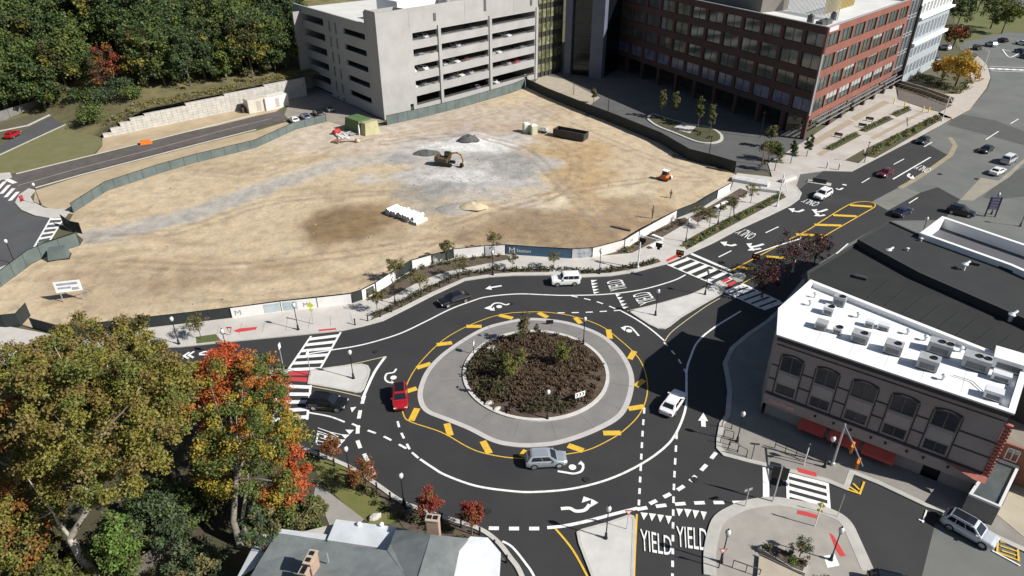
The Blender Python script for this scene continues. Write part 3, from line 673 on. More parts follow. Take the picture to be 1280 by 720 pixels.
nt.links.new(gp.outputs['Position'], nz.inputs['Vector']); nt.links.new(nz.outputs['Fac'], mr.inputs['Value'])
nt.links.new(at.outputs['Color'], mx.inputs['A']); nt.links.new(mr.outputs['Result'], mx.inputs['B']); nt.links.new(mx.outputs['Result'], nt.nodes['Principled BSDF'].inputs['Base Color'])
me = o.mesh('site_ground', M_dirt, True)
ca = me.color_attributes.new('soil', 'FLOAT_COLOR', 'POINT')
for i, v in enumerate(me.vertices): ca.data[i].color = (*site_c(v.co.x, v.co.y), 1)
struct('site_ground', me, None)
# sandy strips outside the fence
M_sand = mat('sandy_strip', (.44, .35, .23), .95, (.35, .27, .17), .25, detail=8, bump=.03, bscale=2)
o = MB(); o.sheet(GL([(44, 238), (100, 220), (245, 182), (322, 163), (366, 150), (385, 158), (370, 163), (320, 186), (245, 205), (200, 218), (160, 232), (135, 240), (115, 253), (92, 268), (70, 264), (42, 252)]), .0); struct('sandy_verge', o, M_sand)
o = MB(); o.sheet(GL([(128, 172), (200, 156), (300, 134), (345, 120), (362, 128), (340, 143), (205, 171), (120, 192), (128, 182)]), .0); struct('sandy_verge', o, M_sand)
o = MB(); o.sheet(GL([(340, 120), (372, 100), (480, 152), (445, 164), (412, 154), (384, 160), (352, 150), (362, 128)]), .0); struct('garage_yard', o, mat('yard_concrete', (.30, .26, .21), .9, (.22, .20, .18), .3))
def z_site(x, y): return max(.0, site_h(x, y)) if inside((x, y), SG) else 0
# ------------------------------------------------------------------ fences
def fence(name, px, h, label, cat='fence', fabric=M_fab, post_step=3.0, group=None, sag=.0):
    P = GL(px); c = Vector(P[0]); t = thing(name, label, cat, (c.x, c.y, 0), 0, group)
    L = [tuple(Vector(p)-c) for p in P]
    o = MB(); o.strip(L, .05, .03, z1=h); part('fabric', o, fabric, t)
    o = MB(); o.strip(L, .09, h-.03, z1=h+.04); part('rail', o, M_black, t)
    pl = [(x, y) for x, y, a in along(L, post_step)]+[L[-1]]
    for x, y in pl:
        o = MB(); o.tube((x, y, 0), (x, y, h+.1), .05, n=6); part('post', o, M_black, t)
    return t
M_fabg = mat('grey_green_fabric', (.12, .15, .145), .85, (.085, .11, .105), .4)
fence('construction_fence', [(92, 266), (115, 251), (135, 238), (160, 230), (200, 216.5), (245, 203.5), (320, 185), (370, 162), (408, 152)], 1.9, 'grey green fabric fence along the access road on the left of the site', fabric=M_fabg)
fence('construction_fence', [(484, 156.5), (527, 147), (575, 135), (640, 115.5), (657, 108.5)], 2.4, 'grey green fabric fence along the foot of the grey parking garage', fabric=M_fabg)
fence('construction_fence', [(657.5, 109), (685, 122), (734, 142), (765, 154), (825, 179), (860, 200), (887, 207), (918, 216.5)], 2.5, 'long black fabric fence between the dirt site and the office forecourt')
fence('construction_fence', [(-30, 385), (0, 360), (40, 329), (60, 320), (100, 306.5)], 2.3, 'grey green fabric fence beside the street at the far left', fabric=M_fabg)
fence('construction_fence', [(42, 411), (77, 420.5), (130, 416.5), (225, 405.5), (300, 396.5), (350, 389.5), (440, 379.5)], 1.75, 'black fabric fence along the pavement at the lower left of the site')
fence('construction_fence', [(441, 379), (452, 375.5), (470, 366), (495, 349.5), (515, 337.5), (540, 330.5), (567, 323.3), (616, 318.2), (632, 317.7), (672, 320.6), (715, 323), (740, 321.6), (780, 311), (815, 288.6), (845, 273.6), (875, 261.6), (895, 248.6), (911, 239.6)], 1.75, 'black fabric fence carrying white and blue banners')
fence('fence_gate', [(80, 282), (91, 290), (103, 292.5)], 2.1, 'black fabric gate leaf swung open at the site entrance', 'gate', post_step=20)
fence('construction_fence', [(-20, 408), (8, 410), (26, 408), (38, 395)], 2.1, 'short dark fence return with a grey green end panel at the far left', post_step=6)
# ------------------------------------------------------------------ banners hung on the fence
M_bw = mat('banner_white', (.74, .73, .71), .7, (.66, .65, .64), .5)
M_bp = mat('banner_pinkish', (.72, .66, .64), .7, (.62, .57, .56), .8)
M_bb = mat('banner_blue', (.035, .085, .15), .6, (.05, .11, .18), .5)
M_bt = mat('banner_teal_picture', (.30, .40, .46), .7, (.45, .50, .52), .6)
M_bg = mat('banner_grey_picture', (.45, .46, .48), .7, (.10, .14, .18), .35, lo=.45, hi=.6)
M_bd = mat('banner_text_ink', (.28, .30, .35), .7)
M_bx = mat('banner_dark_picture', (.06, .065, .06), .7, (.5, .5, .48), .5, lo=.5, hi=.62)
def text_mb(word, w, h, m=0):
    """a flat word in the xz plane, facing -y, as a mesh builder"""
    c = bpy.data.curves.new('lettering', 'FONT'); c.body = word; c.size = 1; c.resolution_u = 2
    t = bpy.data.objects.new('lettering_tmp', c); COL.objects.link(t); bpy.context.view_layer.update()
    me = bpy.data.meshes.new_from_object(t.evaluated_get(bpy.context.evaluated_depsgraph_get())); bpy.data.objects.remove(t)
    xs = [v.co.x for v in me.vertices]; ys = [v.co.y for v in me.vertices]; b = MB()
    b.v = [((v.co.x-min(xs))/(max(xs)-min(xs))*w, 0, (v.co.y-min(ys))/(max(ys)-min(ys))*h) for v in me.vertices]
    b.f = [tuple(p.vertices) for p in me.polygons]; b.m = [m]*len(b.f); return b
def banner(px, label, m, z0=.12, h=1.62, text=(), pics=()):
    P = GL(px); c = Vector(P[0]); t = thing('fence_banner', label, 'banner', (c.x, c.y, 0))
    L = offs([tuple(Vector(p)-c) for p in P], -.11)
    o = MB(); o.strip(L, .03, z0, z1=z0+h); part('banner_sheet', o, m, t)
    a = Vector(L[0]); b = Vector(L[-1]); ln = (b-a).length; ang = math.atan2(b.y-a.y, b.x-a.x); nrm = Vector((math.sin(ang), -math.cos(ang)))
    def put(mb, x, z, name, mm):
        mb.v = [(a.x+math.cos(ang)*(x+q[0])+nrm.x*(.05-q[1]), a.y+math.sin(ang)*(x+q[0])+nrm.y*(.05-q[1]), z+q[2]) for q in mb.v]; part(name, mb, mm, t)
    for word, f, w, hh, z, mm in text: put(text_mb(word, w, hh), f*ln, z, 'lettering', mm)
    for f0, f1, mm in pics:
        q = MB(); q.poly([(0, 0, 0), ((f1-f0)*ln, 0, 0), ((f1-f0)*ln, 0, h-.3), (0, 0, h-.3)]); put(q, f0*ln, z0+.15, 'picture', mm)
    return t
banner([(291, 398), (352, 389.8)], 'white banner with a thin grey M and a picture of cars near the yellow flag', M_bw, text=[('M', .07, .8, .8, .5, M_bd)], pics=[(.66, .99, M_bt)])
banner([(353, 389.6), (397, 385)], 'pale banner with a blue grey picture behind the lamp and yellow flag', M_bw, text=[('M', .62, .6, .7, .5, M_bd)], pics=[(.05, .45, M_bt)])
banner([(398, 384.9), (440, 380)], 'plain white banner at the low end of the straight fence', M_bw)
banner([(453, 375.3), (469, 367)], 'pale banner with brown marks on the rising bend of the fence', M_bp, pics=[(.3, .9, M_bx)])
banner([(470.5, 366), (494, 350.5)], 'small tilted white banner on the rising bend of the fence', M_bw)
banner([(515.5, 337.6), (539, 331)], 'white banner between two small olive trees on the fence bend', M_bw)
banner([(541, 330.5), (556, 326.4)], 'dark picture banner beside the small olive tree on the fence bend', M_bx)
banner([(567.5, 323.4), (605, 319.4)], 'long white banner left of the dark blue banner', M_bw)
banner([(606, 319.3), (631, 318)], 'white banner with a dim grey picture next to the dark blue banner', M_bw, pics=[(.02, .5, M_bg)])
banner([(632.5, 318.2), (714, 323.6)], 'long dark blue banner lettered M Station', M_bb, text=[('M', .05, .95, 1.0, .45, M_bw), ('Station', .165, 2.3, .58, .68, M_bw)])
banner([(714.8, 323.2), (739, 322)], 'grey picture banner right of the dark blue banner', M_bg)
banner([(740, 321.8), (760, 316.6), (779, 311.4)], 'pinkish white banner starting where the fence turns uphill', M_bp)
banner([(780, 311), (797, 300.4)], 'pinkish white banner behind the grey signal mast', M_bp, text=[('M', .4, .6, .6, .6, M_bd)])
banner([(798, 299.8), (844, 274.2)], 'long pinkish white banner on the uphill run of the fence', M_bp)
banner([(895.5, 248.6), (911, 239.8)], 'white banner at the top end of the fence by the forecourt', M_bw)
# ------------------------------------------------------------------ site objects
def at(px, py, dz=0):
    x, y = G(px, py); return (x, y, z_site(x, y)+dz)
# information board
c = at(92, 377, -.1); t = thing('site_board', 'white site notice board standing on braced posts in the sand', 'sign', c, R(14))
o = MB(); o.box((0, 0, 2.6), (3.4, .12, 1.7)); part('board', o, M_wht, t)
o = MB(); o.box((0, -.07, 3.05), (2.7, .02, .35)); o.box((-.5, -.07, 2.45), (1.7, .02, .3)); o.box((.9, -.07, 2.2), (.9, .02, .4)); part('print', o, mat('print_grey', (.35, .4, .48), .7, (.2, .25, .3), 1), t)
for x in (-1.3, 1.3):
    o = MB(); o.box((x, .1, 1.35), (.1, .1, 2.8)); part('post', o, M_steel, t)
    o = MB(); o.tube((x, .1, 2.0), (x+.1, 2.2, .1), .05); part('brace', o, M_steel, t)
# green box by the gate and its lid
c = at(75, 323, -.05); t = thing('equipment_box', 'grey green tarp covered box beside the site gate', 'box', c, R(20))
o = MB(); o.box((0, 0, .9), (3.0, 2.0, 1.8), top=.75); part('cover', o, M_fabg, t); o = MB(); o.box((0, 0, .1), (3.1, 2.1, .2)); part('base', o, M_black, t)
fence('construction_fence', [(52, 318), (75, 312), (100, 303)], 2.0, 'short grey green fence return beside the covered box at the site gate', fabric=M_fabg, post_step=8)
# pipe stack
M_pipe = mat('white_pipe', (.74, .74, .75), .5); M_pin = mat('pipe_shade', (.10, .10, .1), .9)
c = at(507, 272); A = Vector(G(477, 262)); B = Vector(G(535, 283)); an = math.atan2(B.y-A.y, B.x-A.x)
k = 0
for lay in range(2):
    for i in range(12 if not lay else 10):
        L = 2.7; s = -3.75+i*.70+lay*.36; zz = .35+lay*.58
        if 'pp0' not in globals():
            t = thing('white_pipe', 'white plastic pipe in the low stack on the dirt', 'pipe', (0, 0, 0)); o = MB(); n = 12
            for q in range(n):
                a0, a1 = 2*math.pi*q/n, 2*math.pi*(q+1)/n
                for r_, fl in ((.345, 1), (.285, 0)):
                    p = [(r_*math.cos(a), -L/2, r_*math.sin(a)) for a in (a0, a1)]+[(r_*math.cos(a), L/2, r_*math.sin(a)) for a in (a1, a0)]
                    o.poly(p if fl else p[::-1])
                for yv in (-L/2, L/2): o.poly([(.345*math.cos(a0), yv, .345*math.sin(a0)), (.345*math.cos(a1), yv, .345*math.sin(a1)), (.285*math.cos(a1), yv, .285*math.sin(a1)), (.285*math.cos(a0), yv, .285*math.sin(a0))])
            part('pipe_wall', o, M_pipe, t); t['group'] = 'white pipes in the stack on the site'; pp0 = t; r = t
        else: r = dup(pp0, (0, 0, 0))
        jy = random.uniform(-.25, .25); r.location = (c[0]+math.cos(an)*s-math.sin(an)*jy, c[1]+math.sin(an)*s+math.cos(an)*jy, c[2]+zz-.08); r.rotation_euler = (0, 0, an+random.uniform(-.05, .05))
# excavator (yellow with dark cab)
M_cat = mat('excavator_yellow', (.34, .19, .04), .6, (.24, .13, .03), 2)
c = at(556, 208, -.05); t = thing('excavator', 'yellow tracked excavator with its arm folded down on the grey rubble', 'excavator', c, R(-18)); t.scale = (.88,)*3
for y in (-1.1, 1.1):
    o = MB(); o.box((0, y, .45), (3.8, .58, .8))
    for x in (-1.9, 1.9): o.tube((x, y-.3, .45), (x, y+.3, .45), .43, n=12)
    part('track', o, M_black, t)
o = MB(); o.box((-.5, 0, 1.35), (3.2, 2.6, .9), top=.94); o.box((-1.7, 0, 1.75), (1.0, 2.4, .9), top=.85); part('body', o, mat('excavator_dark', (.05, .04, .03), .6, (.10, .07, .03), 1.5), t)
o = MB(); o.box((.55, .75, 2.3), (1.5, 1.0, 1.6), top=.85); cab = part('cab', o, M_black, t); o = MB(); o.box((.72, .75, 2.45), (1.3, 1.06, .95), top=.9); part('window', o, M_glass, cab)
o = MB(); o.path([(.8, -.3, 1.6), (2.2, -.3, 3.3), (3.6, -.3, 3.5), (4.6, -.3, 2.9)], [.28, .3, .26, .2], 6); part('boom', o, M_cat, t)
o = MB(); o.path([(4.4, -.3, 3.3), (4.9, -.3, 1.9), (4.8, -.3, .9)], [.24, .2, .16], 6); part('stick', o, M_cat, t)
o = MB(); o.box((4.5, -.3, .6), (.9, 1.1, .8), top=.6); part('bucket', o, M_black, t)
# dark spoil heap
def heap(px, py, r, h, m, label, name='spoil_heap', cat='heap', sx=1.0):
    o = MB(); n = 22; ri = 8
    for i in range(ri+1):
        for k in range(n):
            a = 2*math.pi*k/n; q = i/ri; jx = 1+.22*noise.noise(Vector((math.cos(a)*1.5, math.sin(a)*1.5, px)))
            z = h*(1-q**1.5)*(1+.35*noise.noise(Vector((math.cos(a)*q*3, math.sin(a)*q*3, py))))-.08*(i == ri)
            o.v.append((r*q*sx*jx*math.cos(a), r*q*jx*math.sin(a), max(z, -.1)))
    for i in range(ri):
        for k in range(n):
            q = (k+1) % n; o.f.append((i*n+k, (i+1)*n+k, (i+1)*n+q, i*n+q)); o.m.append(0)
    return solo(name, o, m, label, cat, at(px, py, -.02), smooth=True)
heap(586, 179, 1.9, 1.2, mat('dark_rubble', (.06, .06, .06), .95, (.12, .12, .12), 2, bump=.1), 'small black rubble heap behind the excavator', sx=1.3)
heap(592, 263, 1.7, .9, mat('pale_sand', (.52, .43, .29), .95, (.46, .39, .26), 1.5, bump=.03), 'small pale yellow sand heap right of the pipe stack', sx=1.5)
heap(572, 263, 2.6, .7, mat('grey_gravel', (.28, .26, .24), .95, (.36, .34, .31), 2, bump=.06), 'low grey gravel heap between the pipe stack and the sand', sx=1.6)
heap(533, 192, 2.2, .7, mat('dark_rubble', (.06,)*3), 'low dark rubble heap left of the excavator', sx=1.5)
# portable toilets, dumpster, skid
for i, (px, py, lab, cc) in enumerate(((658, 166, 'cream portable toilet with a lifted roof flap, left one of the pair', (.62, .6, .48)), (667, 168, 'olive sided portable toilet, right one of the pair near the roll off container', (.40, .42, .26)))):
    t = thing('portable_toilet', lab, 'toilet', at(px, py, -.03), R(20)); o = MB(); o.box((0, 0, 1.1), (1.5, 1.5, 2.2)); part('cabin', o, mat('toilet_%d' % i, cc, .6), t)
    o = MB(); o.box((0, 0, 2.3), (1.6, 1.6, .2), top=.7); part('roof', o, M_wht, t); o = MB(); o.box((0, -.77, 1.05), (1.0, .04, 1.9)); part('door', o, mat('toilet_door', (.5, .5, .4), .6), t)
A = Vector(G(690, 168)); B = Vector(G(732, 176)); an = math.atan2(B.y-A.y, B.x-A.x)
t = thing('roll_off_container', 'long black open top roll off container on the far side of the site', 'dumpster', at(713, 173, -.03), an)
M_cont = mat('container_black', (.03, .028, .03), .6, (.05, .045, .045), 1.5)
o = MB(); L, Wd, Hh = 8.0, 2.5, 1.7
for y in (-Wd/2, Wd/2): o.box((0, y, Hh/2+.2), (L, .1, Hh))
for x in (-L/2, L/2): o.box((x, 0, Hh/2+.2), (.1, Wd-.1, Hh*.9))
o.box((0, 0, .3), (L-.1, Wd-.1, .2)); part('shell', o, M_cont, t)
for i in range(9):
    o = MB(); x = -3.7+i*.92
    o.box((x, -1.31, 1.05), (.12, .1, 1.6)); part('rib', o, M_cont, t); o = MB(); o.box((x, 1.31, 1.05), (.12, .1, 1.6)); part('rib', o, M_cont, t)
o = MB(); o.box((0, 0, .9), (L-.4, Wd-.4, .6), top=.8); part('rubble_load', o, MATS['dark_rubble'], t)
t = thing('flat_trailer', 'small grey debris trailer between the toilets and the container', 'trailer', at(680, 166, -.03), an)
o = MB(); o.box((0, 0, .7), (2.6, 1.8, .25)); part('deck', o, mat('light_scrap', (.5, .49, .45), .8, (.3, .29, .27), 1.5), t); o = MB(); o.box((0, 0, 1.05), (2.2, 1.5, .5), top=.6); part('load', o, MATS['light_scrap'], t)
for y in (-.8, .8): o = MB(); o.tube((0, y-.1, .35), (0, y+.1, .35), .35, n=10); part('wheel', o, M_black, t)
t = thing('skid_loader', 'small orange and white skid loader alone on the right of the dirt', 'loader', at(831, 225, -.03), R(50))
o = MB(); o.box((0, 0, .8), (2.0, 1.5, .8), top=.85); part('body', o, mat('orange_paint', (.6, .13, .03), .5), t)
o = MB(); o.box((-.1, 0, 1.6), (1.0, 1.1, .9), top=.85); part('cab', o, M_black, t); o = MB(); o.box((-.1, 0, 2.1), (1.2, 1.3, .1)); part('canopy', o, M_wht, t)
for x in (-.6, .6):
    for y in (-.8, .8): o = MB(); o.tube((x, y-.14, .4), (x, y+.14, .4), .4, n=10); part('wheel', o, M_black, t)
o = MB(); o.box((1.35, 0, .5), (.6, 1.8, .5), top=.7); part('bucket', o, M_wht, t)
for i, (px, py, L, lab) in enumerate(((845, 196, 3.2, 'dark timber beam lying on the dirt near the black fence'), (893, 212, 3.4, 'dark timber beam lying at the far corner of the site'), (734, 144, 1.2, 'short dark timber lying below the black fence'), (776, 287, 3.6, 'dark timber lying across the brown soil above the banners'))):
    o = MB(); o.box((0, 0, .15), (L, .35, .3)); o.box((L*.1, .3, .12), (L*.7, .2, .24)); solo('timber_beam', o, M_wood, lab, 'timber', at(px, py), R(-30))
# covered container with tarps by the garage
t = thing('tarp_shelter', 'green tarp covered container with a pale yellow end by the garage corner', 'container', at(451, 164, -.05), R(-42))
o = MB(); o.box((-.6, 0, 1.6), (6.0, 4.2, 3.2), top=.86); part('green_cover', o, mat('green_tarp', (.10, .16, .055), .7, (.075, .125, .05), .7), t)
o = MB(); o.box((3.3, .3, 1.5), (2.0, 4.4, 3.0), top=.8); part('yellow_cover', o, mat('yellow_tarp', (.42, .40, .22), .7, (.33, .31, .18), .8), t)
o = MB(); o.box((2.4, -2.2, 1.2), (.5, .3, 2.6), top=.5); part('loose_tarp', o, M_wht, t)
junk = [((428, 173), (2.8, .35), 'white plank'), ((437, 176), (2.4, .5), 'pale panel'), ((421, 168), (1.2, .4), 'red tank'), ((440, 168), (2.2, .3), 'grey board'), ((424, 178), (1.6, .6), 'rusty sheet'), ((447, 178), (1.5, .4), 'buff bag')]
labs = ['white plank at the near edge of the scrap pile by the green tarp', 'pale panel lying in the middle of the scrap pile', 'red drum at the left end of the scrap pile', 'grey board leaning against the green tarp', 'rusty sheet at the lower left of the scrap pile', 'buff sack at the right end of the scrap pile']
cols = [(.65, .63, .6), (.55, .45, .4), (.45, .03, .03), (.33, .33, .33), (.25, .13, .08), (.5, .4, .28)]
for i, ((p, s, kind), lab) in enumerate(zip(junk, labs)):
    o = MB()
    if i == 2: o.tube((-.9, 0, .6), (.9, 0, .6), .6, n=12)
    elif i == 5: o.ball((0, 0, .35), (.9, .6, .45), jit=.12)
    else:
        for q in range(5): o.box((random.uniform(-.6, .6), q*.5-1.1, .2+.25*random.random()), (s[0]*1.35, .45, .16), random.uniform(-.4, .4))
    solo(kind.split()[1] if kind.split()[1] != 'tank' else 'drum', o, mat('scrap_%d' % i, cols[i], .7), lab, kind.split()[1] if i != 2 else 'drum', at(*p), random.uniform(0, 3), smooth=(i in (2, 5)))
# bare survey stakes on the dirt
for px, py, h in ((815, 274, 2.6), (838, 248, 1.8)):
    o = MB(); o.path([(0, 0, 0), (.05, 0, h*.5), (.0, .1, h)], [.10, .13, .05], 6); o.leaves((0, 0, h*.6), (.35, .35, h*.4), 60, .18)
    solo('dry_weed', o, mat('dry_weed', (.16, .12, .07), .9, (.10, .08, .05), 2), 'tall dry brown weed on the dirt %s' % ('behind the pinkish banner' if px < 820 else 'below the orange loader'), 'weed', at(px, py))

# loose stones scattered over the dirt and round the gravel
random.seed(77); o = MB()
for i in range(900):
    px, py = (random.gauss(590, 55), random.gauss(215, 32)) if i % 2 else (random.uniform(30, 880), random.uniform(130, 390))
    x, y = G(px, py)
    if not inside((x, y), SG) or dedge((x, y), SG) < 1.2: continue
    r = random.uniform(.05, .13)*(1.5 if random.random() < .05 else 1); o.ball((x, y, site_h(x, y)+r*.2), (r*1.2, r, r*.7), random.choice((0, 0, 1)), 5, 3, .25)
struct('loose_stones', o, [mat('stone_pale', (.34, .29, .23), .9), mat('stone_dark', (.19, .16, .13), .9)], kind='stuff')
# ================================================================== buildings
class Face:
    """vertical wall plane: s along, d outwards, z up"""
    def __init__(f, O, deg, side):
        f.O = Vector(O[:2]); f.deg = deg; a = R(deg); f.u = Vector((math.cos(a), math.sin(a))); f.n = Vector((f.u.y, -f.u.x))*side; f.side = side
        f.rz = a if side > 0 else a+math.pi
    def p(f, s, d, z): q = f.O+f.u*s+f.n*d; return (q.x, q.y, z)
    def wall(f, mb, s0, s1, z0, z1, holes=(), depth=.3, m=0, d=0.0, back=True):
        S = sorted({s0, s1, *[h[0] for h in holes], *[h[1] for h in holes]}); Z = sorted({z0, z1, *[h[2] for h in holes], *[h[3] for h in holes]})
        for a, b in zip(S, S[1:]):
            for c, e in zip(Z, Z[1:]):
                if any(h[0] <= a and b <= h[1] and h[2] <= c and e <= h[3] for h in holes): continue
                mb.quad(f.p(a, d, c), f.p(b, d, c), f.p(b, d, e), f.p(a, d, e), m)
                if back: mb.quad(f.p(a, d-depth, c), f.p(b, d-depth, c), f.p(b, d-depth, e), f.p(a, d-depth, e), m)
        for h in list(holes)+[(s0, s1, z0, z1)]:
            a, b, c, e = h; k = d-depth
            mb.quad(f.p(a, d, c), f.p(a, k, c), f.p(a, k, e), f.p(a, d, e), m); mb.quad(f.p(b, d, c), f.p(b, k, c), f.p(b, k, e), f.p(b, d, e), m)
            mb.quad(f.p(a, d, c), f.p(b, d, c), f.p(b, k, c), f.p(a, k, c), m); mb.quad(f.p(a, d, e), f.p(b, d, e), f.p(b, k, e), f.p(a, k, e), m)
    def box(f, mb, s0, s1, d0, d1, z0, z1, m=0):
        c = f.p((s0+s1)/2, (d0+d1)/2, (z0+z1)/2); mb.box(c, (abs(s1-s0), abs(d1-d0), z1-z0), R(f.deg), m)
    def put(f, name, mesh, parent, s, d, z):
        o = part(name, mesh, None, parent); o.location = Vector(f.p(s, d, z))-Vector(parent.location); o.rotation_euler = (0, 0, f.rz); return o
def window_mesh(name, w, h, mats, mull=2, blind=0.0, fr=.09, arch=0.0, deep=.05):
    """local: x along the wall from its left end, y into the wall, z up; frame, glass and an optional blind"""
    b = MB(); n = 7
    top = lambda x: h-arch*(2*x/w-1)**2
    xs = [w*i/n for i in range(n+1)] if arch else [0, w]
    for a, c in zip(xs, xs[1:]): b.quad((a, deep, 0), (c, deep, 0), (c, deep, top(c)), (a, deep, top(a)), 0)
    if blind:
        b.quad((.1, deep-.012, h*(1-blind)), (w-.1, deep-.012, h*(1-blind)), (w-.1, deep-.012, h-arch-.08), (.1, deep-.012, h-arch-.08), 2)
    for x in [0, w-fr]+[w*(i+1)/mull-fr/2 for i in range(mull-1)]:
        zt = top(min(max(x+fr/2, 0), w)); b.box((x+fr/2, deep-.03, zt/2), (fr, .09, zt), 0, 1)
    b.box((w/2, deep-.03, fr/2), (w-2*fr-.004, .088, fr), 0, 1)
    for a, c in zip(xs, xs[1:]): b.quad((a, deep-.075, top(a)), (c, deep-.075, top(c)), (c, deep-.075, top(c)-fr*1.3), (a, deep-.075, top(a)-fr*1.3), 1)
    return b.mesh(name, mats)
# ---------------------------------------------------------------- parking garage
M_gar = mat('garage_precast', (.375, .37, .362), .85, (.315, .31, .302), .22, detail=9)
M_garL = mat('garage_precast_side', (.37, .365, .355), .85, (.33, .325, .315), .12, detail=6)
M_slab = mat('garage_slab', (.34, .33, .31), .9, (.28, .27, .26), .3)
GC = (-32.1, 171.7); GA = thing('parking_garage', 'long pale concrete parking garage of open decks with a blank corner tower', 'building', (*GC, 0))
fF, fL = Face(GC, 46.4, 1), Face(GC, 129.5, -1)
loc = lambda mb: setattr(mb, 'v', [(x-GA.location.x, y-GA.location.y, z) for x, y, z in mb.v]) or mb
rowsF = [(18-.3+.0-3.9*i-.05*i, 19.4-3.95*i) for i in range(5)]; rowsF = [(17.55, 19.45), (13.7, 15.55), (9.75, 11.65), (5.85, 7.75), (1.4, 3.85)]
bays = [(10.7, 18.8), (19.9, 37.1), (38.5, 56.2)]
holes = [(a, b, z0, z1) for a, b in bays for z0, z1 in rowsF]+[(8.5, 9.6, 0.4, 2.2), (52.0, 53.2, 0, 2.0)]
o = MB(); fF.wall(o, 0, 57.4, 0, 25.3, holes, .5); part('front_wall', loc(o), M_gar, GA)
for s in (19.35, 37.8):
    q_ = MB(); fF.box(q_, s-.45, s+.45, .002, .35, 0, 20.4); part('pilaster', loc(q_), M_gar, GA)
o = MB(); fF.box(o, 56.5, 57.4, .002, .3, 0, 20.4); part('pilaster_strip', loc(o), M_gar, GA)
o = MB(); rl = [(20.4-3.9*i, 18.6-3.9*i) for i in range(6)]
hl = [(5.9, 17.2, max(b-.2, .2), a-.6) for a, b in rl]+[(28.2, 44.3, max(b, .2), a) for a, b in rl]+[(s, s+1.0, max(b-.8, .2), a) for a, b in rl for s in (20.9, 24.4)]
fL.wall(o, 5.0, 46.5, 0, 22.3, hl, .5); part('side_wall', loc(o), M_garL, GA)
# corner tower
o = MB(); fL.wall(o, .02, 5.0, 0, 25.6, (), .3); T0 = [Vector(fF.p(9.6, -5.2, 0)[:2]), Vector(fL.p(5.0, -8, 0)[:2])]
fF.box(o, .5, 9.6, -5.4, -5.0, 19.5, 25.2); fF.box(o, 9.3, 9.6, -5.0, -.5, 19.5, 25.2); part('tower', loc(o), M_garL, GA)
ci = lambda s, d: fF.p(s, d, 0)[:2]
foot = [ci(.6, -.6), ci(56.8, -.6), ci(56.8, -40), Vector(fL.p(46, -.6, 0)[:2]), Vector(fL.p(.8, -.6, 0)[:2])]
foot = [tuple(Vector(p)) for p in foot]
o = MB()
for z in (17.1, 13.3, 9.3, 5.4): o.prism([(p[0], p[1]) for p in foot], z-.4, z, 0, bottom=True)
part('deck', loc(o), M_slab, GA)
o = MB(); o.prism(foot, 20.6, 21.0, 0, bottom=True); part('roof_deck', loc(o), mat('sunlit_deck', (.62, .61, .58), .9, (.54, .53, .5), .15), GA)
o = MB(); fF.box(o, 2, 57, -41, -40.4, .0, 20.9); fF.box(o, 14, 50, -17.4, -17, 0, 20.5); part('core_wall', loc(o), M_slab, GA)
o = MB(); fF.box(o, 56.8, 57.3, -40, -.5, 0, 22); fL.box(o, 46.0, 46.4, -42, -.5, 0, 21); part('end_wall', loc(o), M_garL, GA)
# stair head with ribbed cladding on the roof
o = MB(); fF.box(o, 11, 27, -14, -5.6, 20.9, 26.2)
for i in range(16): fF.box(o, 11+i, 11.3+i, -5.6, -5.5, 20.9, 26.1)
part('stair_head', loc(o), M_wht, GA)
o = MB(); fF.box(o, 24, 30, -5, -1.6, 21, 25.9)
for i in range(5): fF.box(o, 24.3+i*1.1, 24.8+i*1.1, -1.6, -1.5, 22, 26.4)
part('roof_plant', loc(o), mat('plant_grey', (.25, .25, .25), .6, (.4, .4, .4), 1), GA)
for s, z in ((17.8, 23.3), (35.6, 23.6), (54.0, 23.0)):
    o = MB(); fF.box(o, s, s+.8, .0, .15, z-1.8, z+1.2 if s > 20 else z); part('louvre', loc(o), mat('louvre_dark', (.10, .10, .10), .7), GA)
for s in (9.9, 28.6, 47.2):
    o = MB(); fF.box(o, s-.03, s+.03, .002, .02, 19.7, 25.2); part('panel_joint', loc(o), mat('joint_grey', (.2, .2, .2), .8), GA)
# railings in the openings
for a, b in bays:
    for z0, z1 in rowsF:
        o = MB(); fF.box(o, a, b, -.30, -.26, z0+.25, z0+.29); fF.box(o, a, b, -.30, -.26, z0+.5, z0+.54)
        part('guard_cable', loc(o), M_steel, GA)
# glazed stair at the right end
gs = thing('glass_stair_tower', 'olive tinted glass stair tower at the right end of the parking garage', 'building', (*fF.p(57.6, 0, 0)[:2], 0))
lg = lambda mb: setattr(mb, 'v', [(x-gs.location.x, y-gs.location.y, z) for x, y, z in mb.v]) or mb
o = MB(); fF.box(o, 57.6, 69, -12, -.3, 0, 26); part('core', lg(o), mat('dark_core', (.03, .03, .025), .6), gs)
M_og = mat('olive_glass', (.085, .092, .04), .12, (.24, .24, .16), .45, detail=3, lo=.42, hi=.62, spec=.8)  # olive tones paint reflected trees into the panes
for z in (1.5, 5.4, 9.3, 13.2, 17.1, 21.0):
    for i in range(6):
        o = MB(); fF.box(o, 57.9+i*1.85, 59.55+i*1.85, -.29, -.2, z, z+2.4); part('glass_pane', lg(o), M_og, gs)
for i in range(7):
    o = MB(); fF.box(o, 57.6+i*1.85, 57.85+i*1.85, -.29, .0, 0, 26); part('mullion', lg(o), mat('bronze_mullion', (.06, .055, .04), .5), gs)
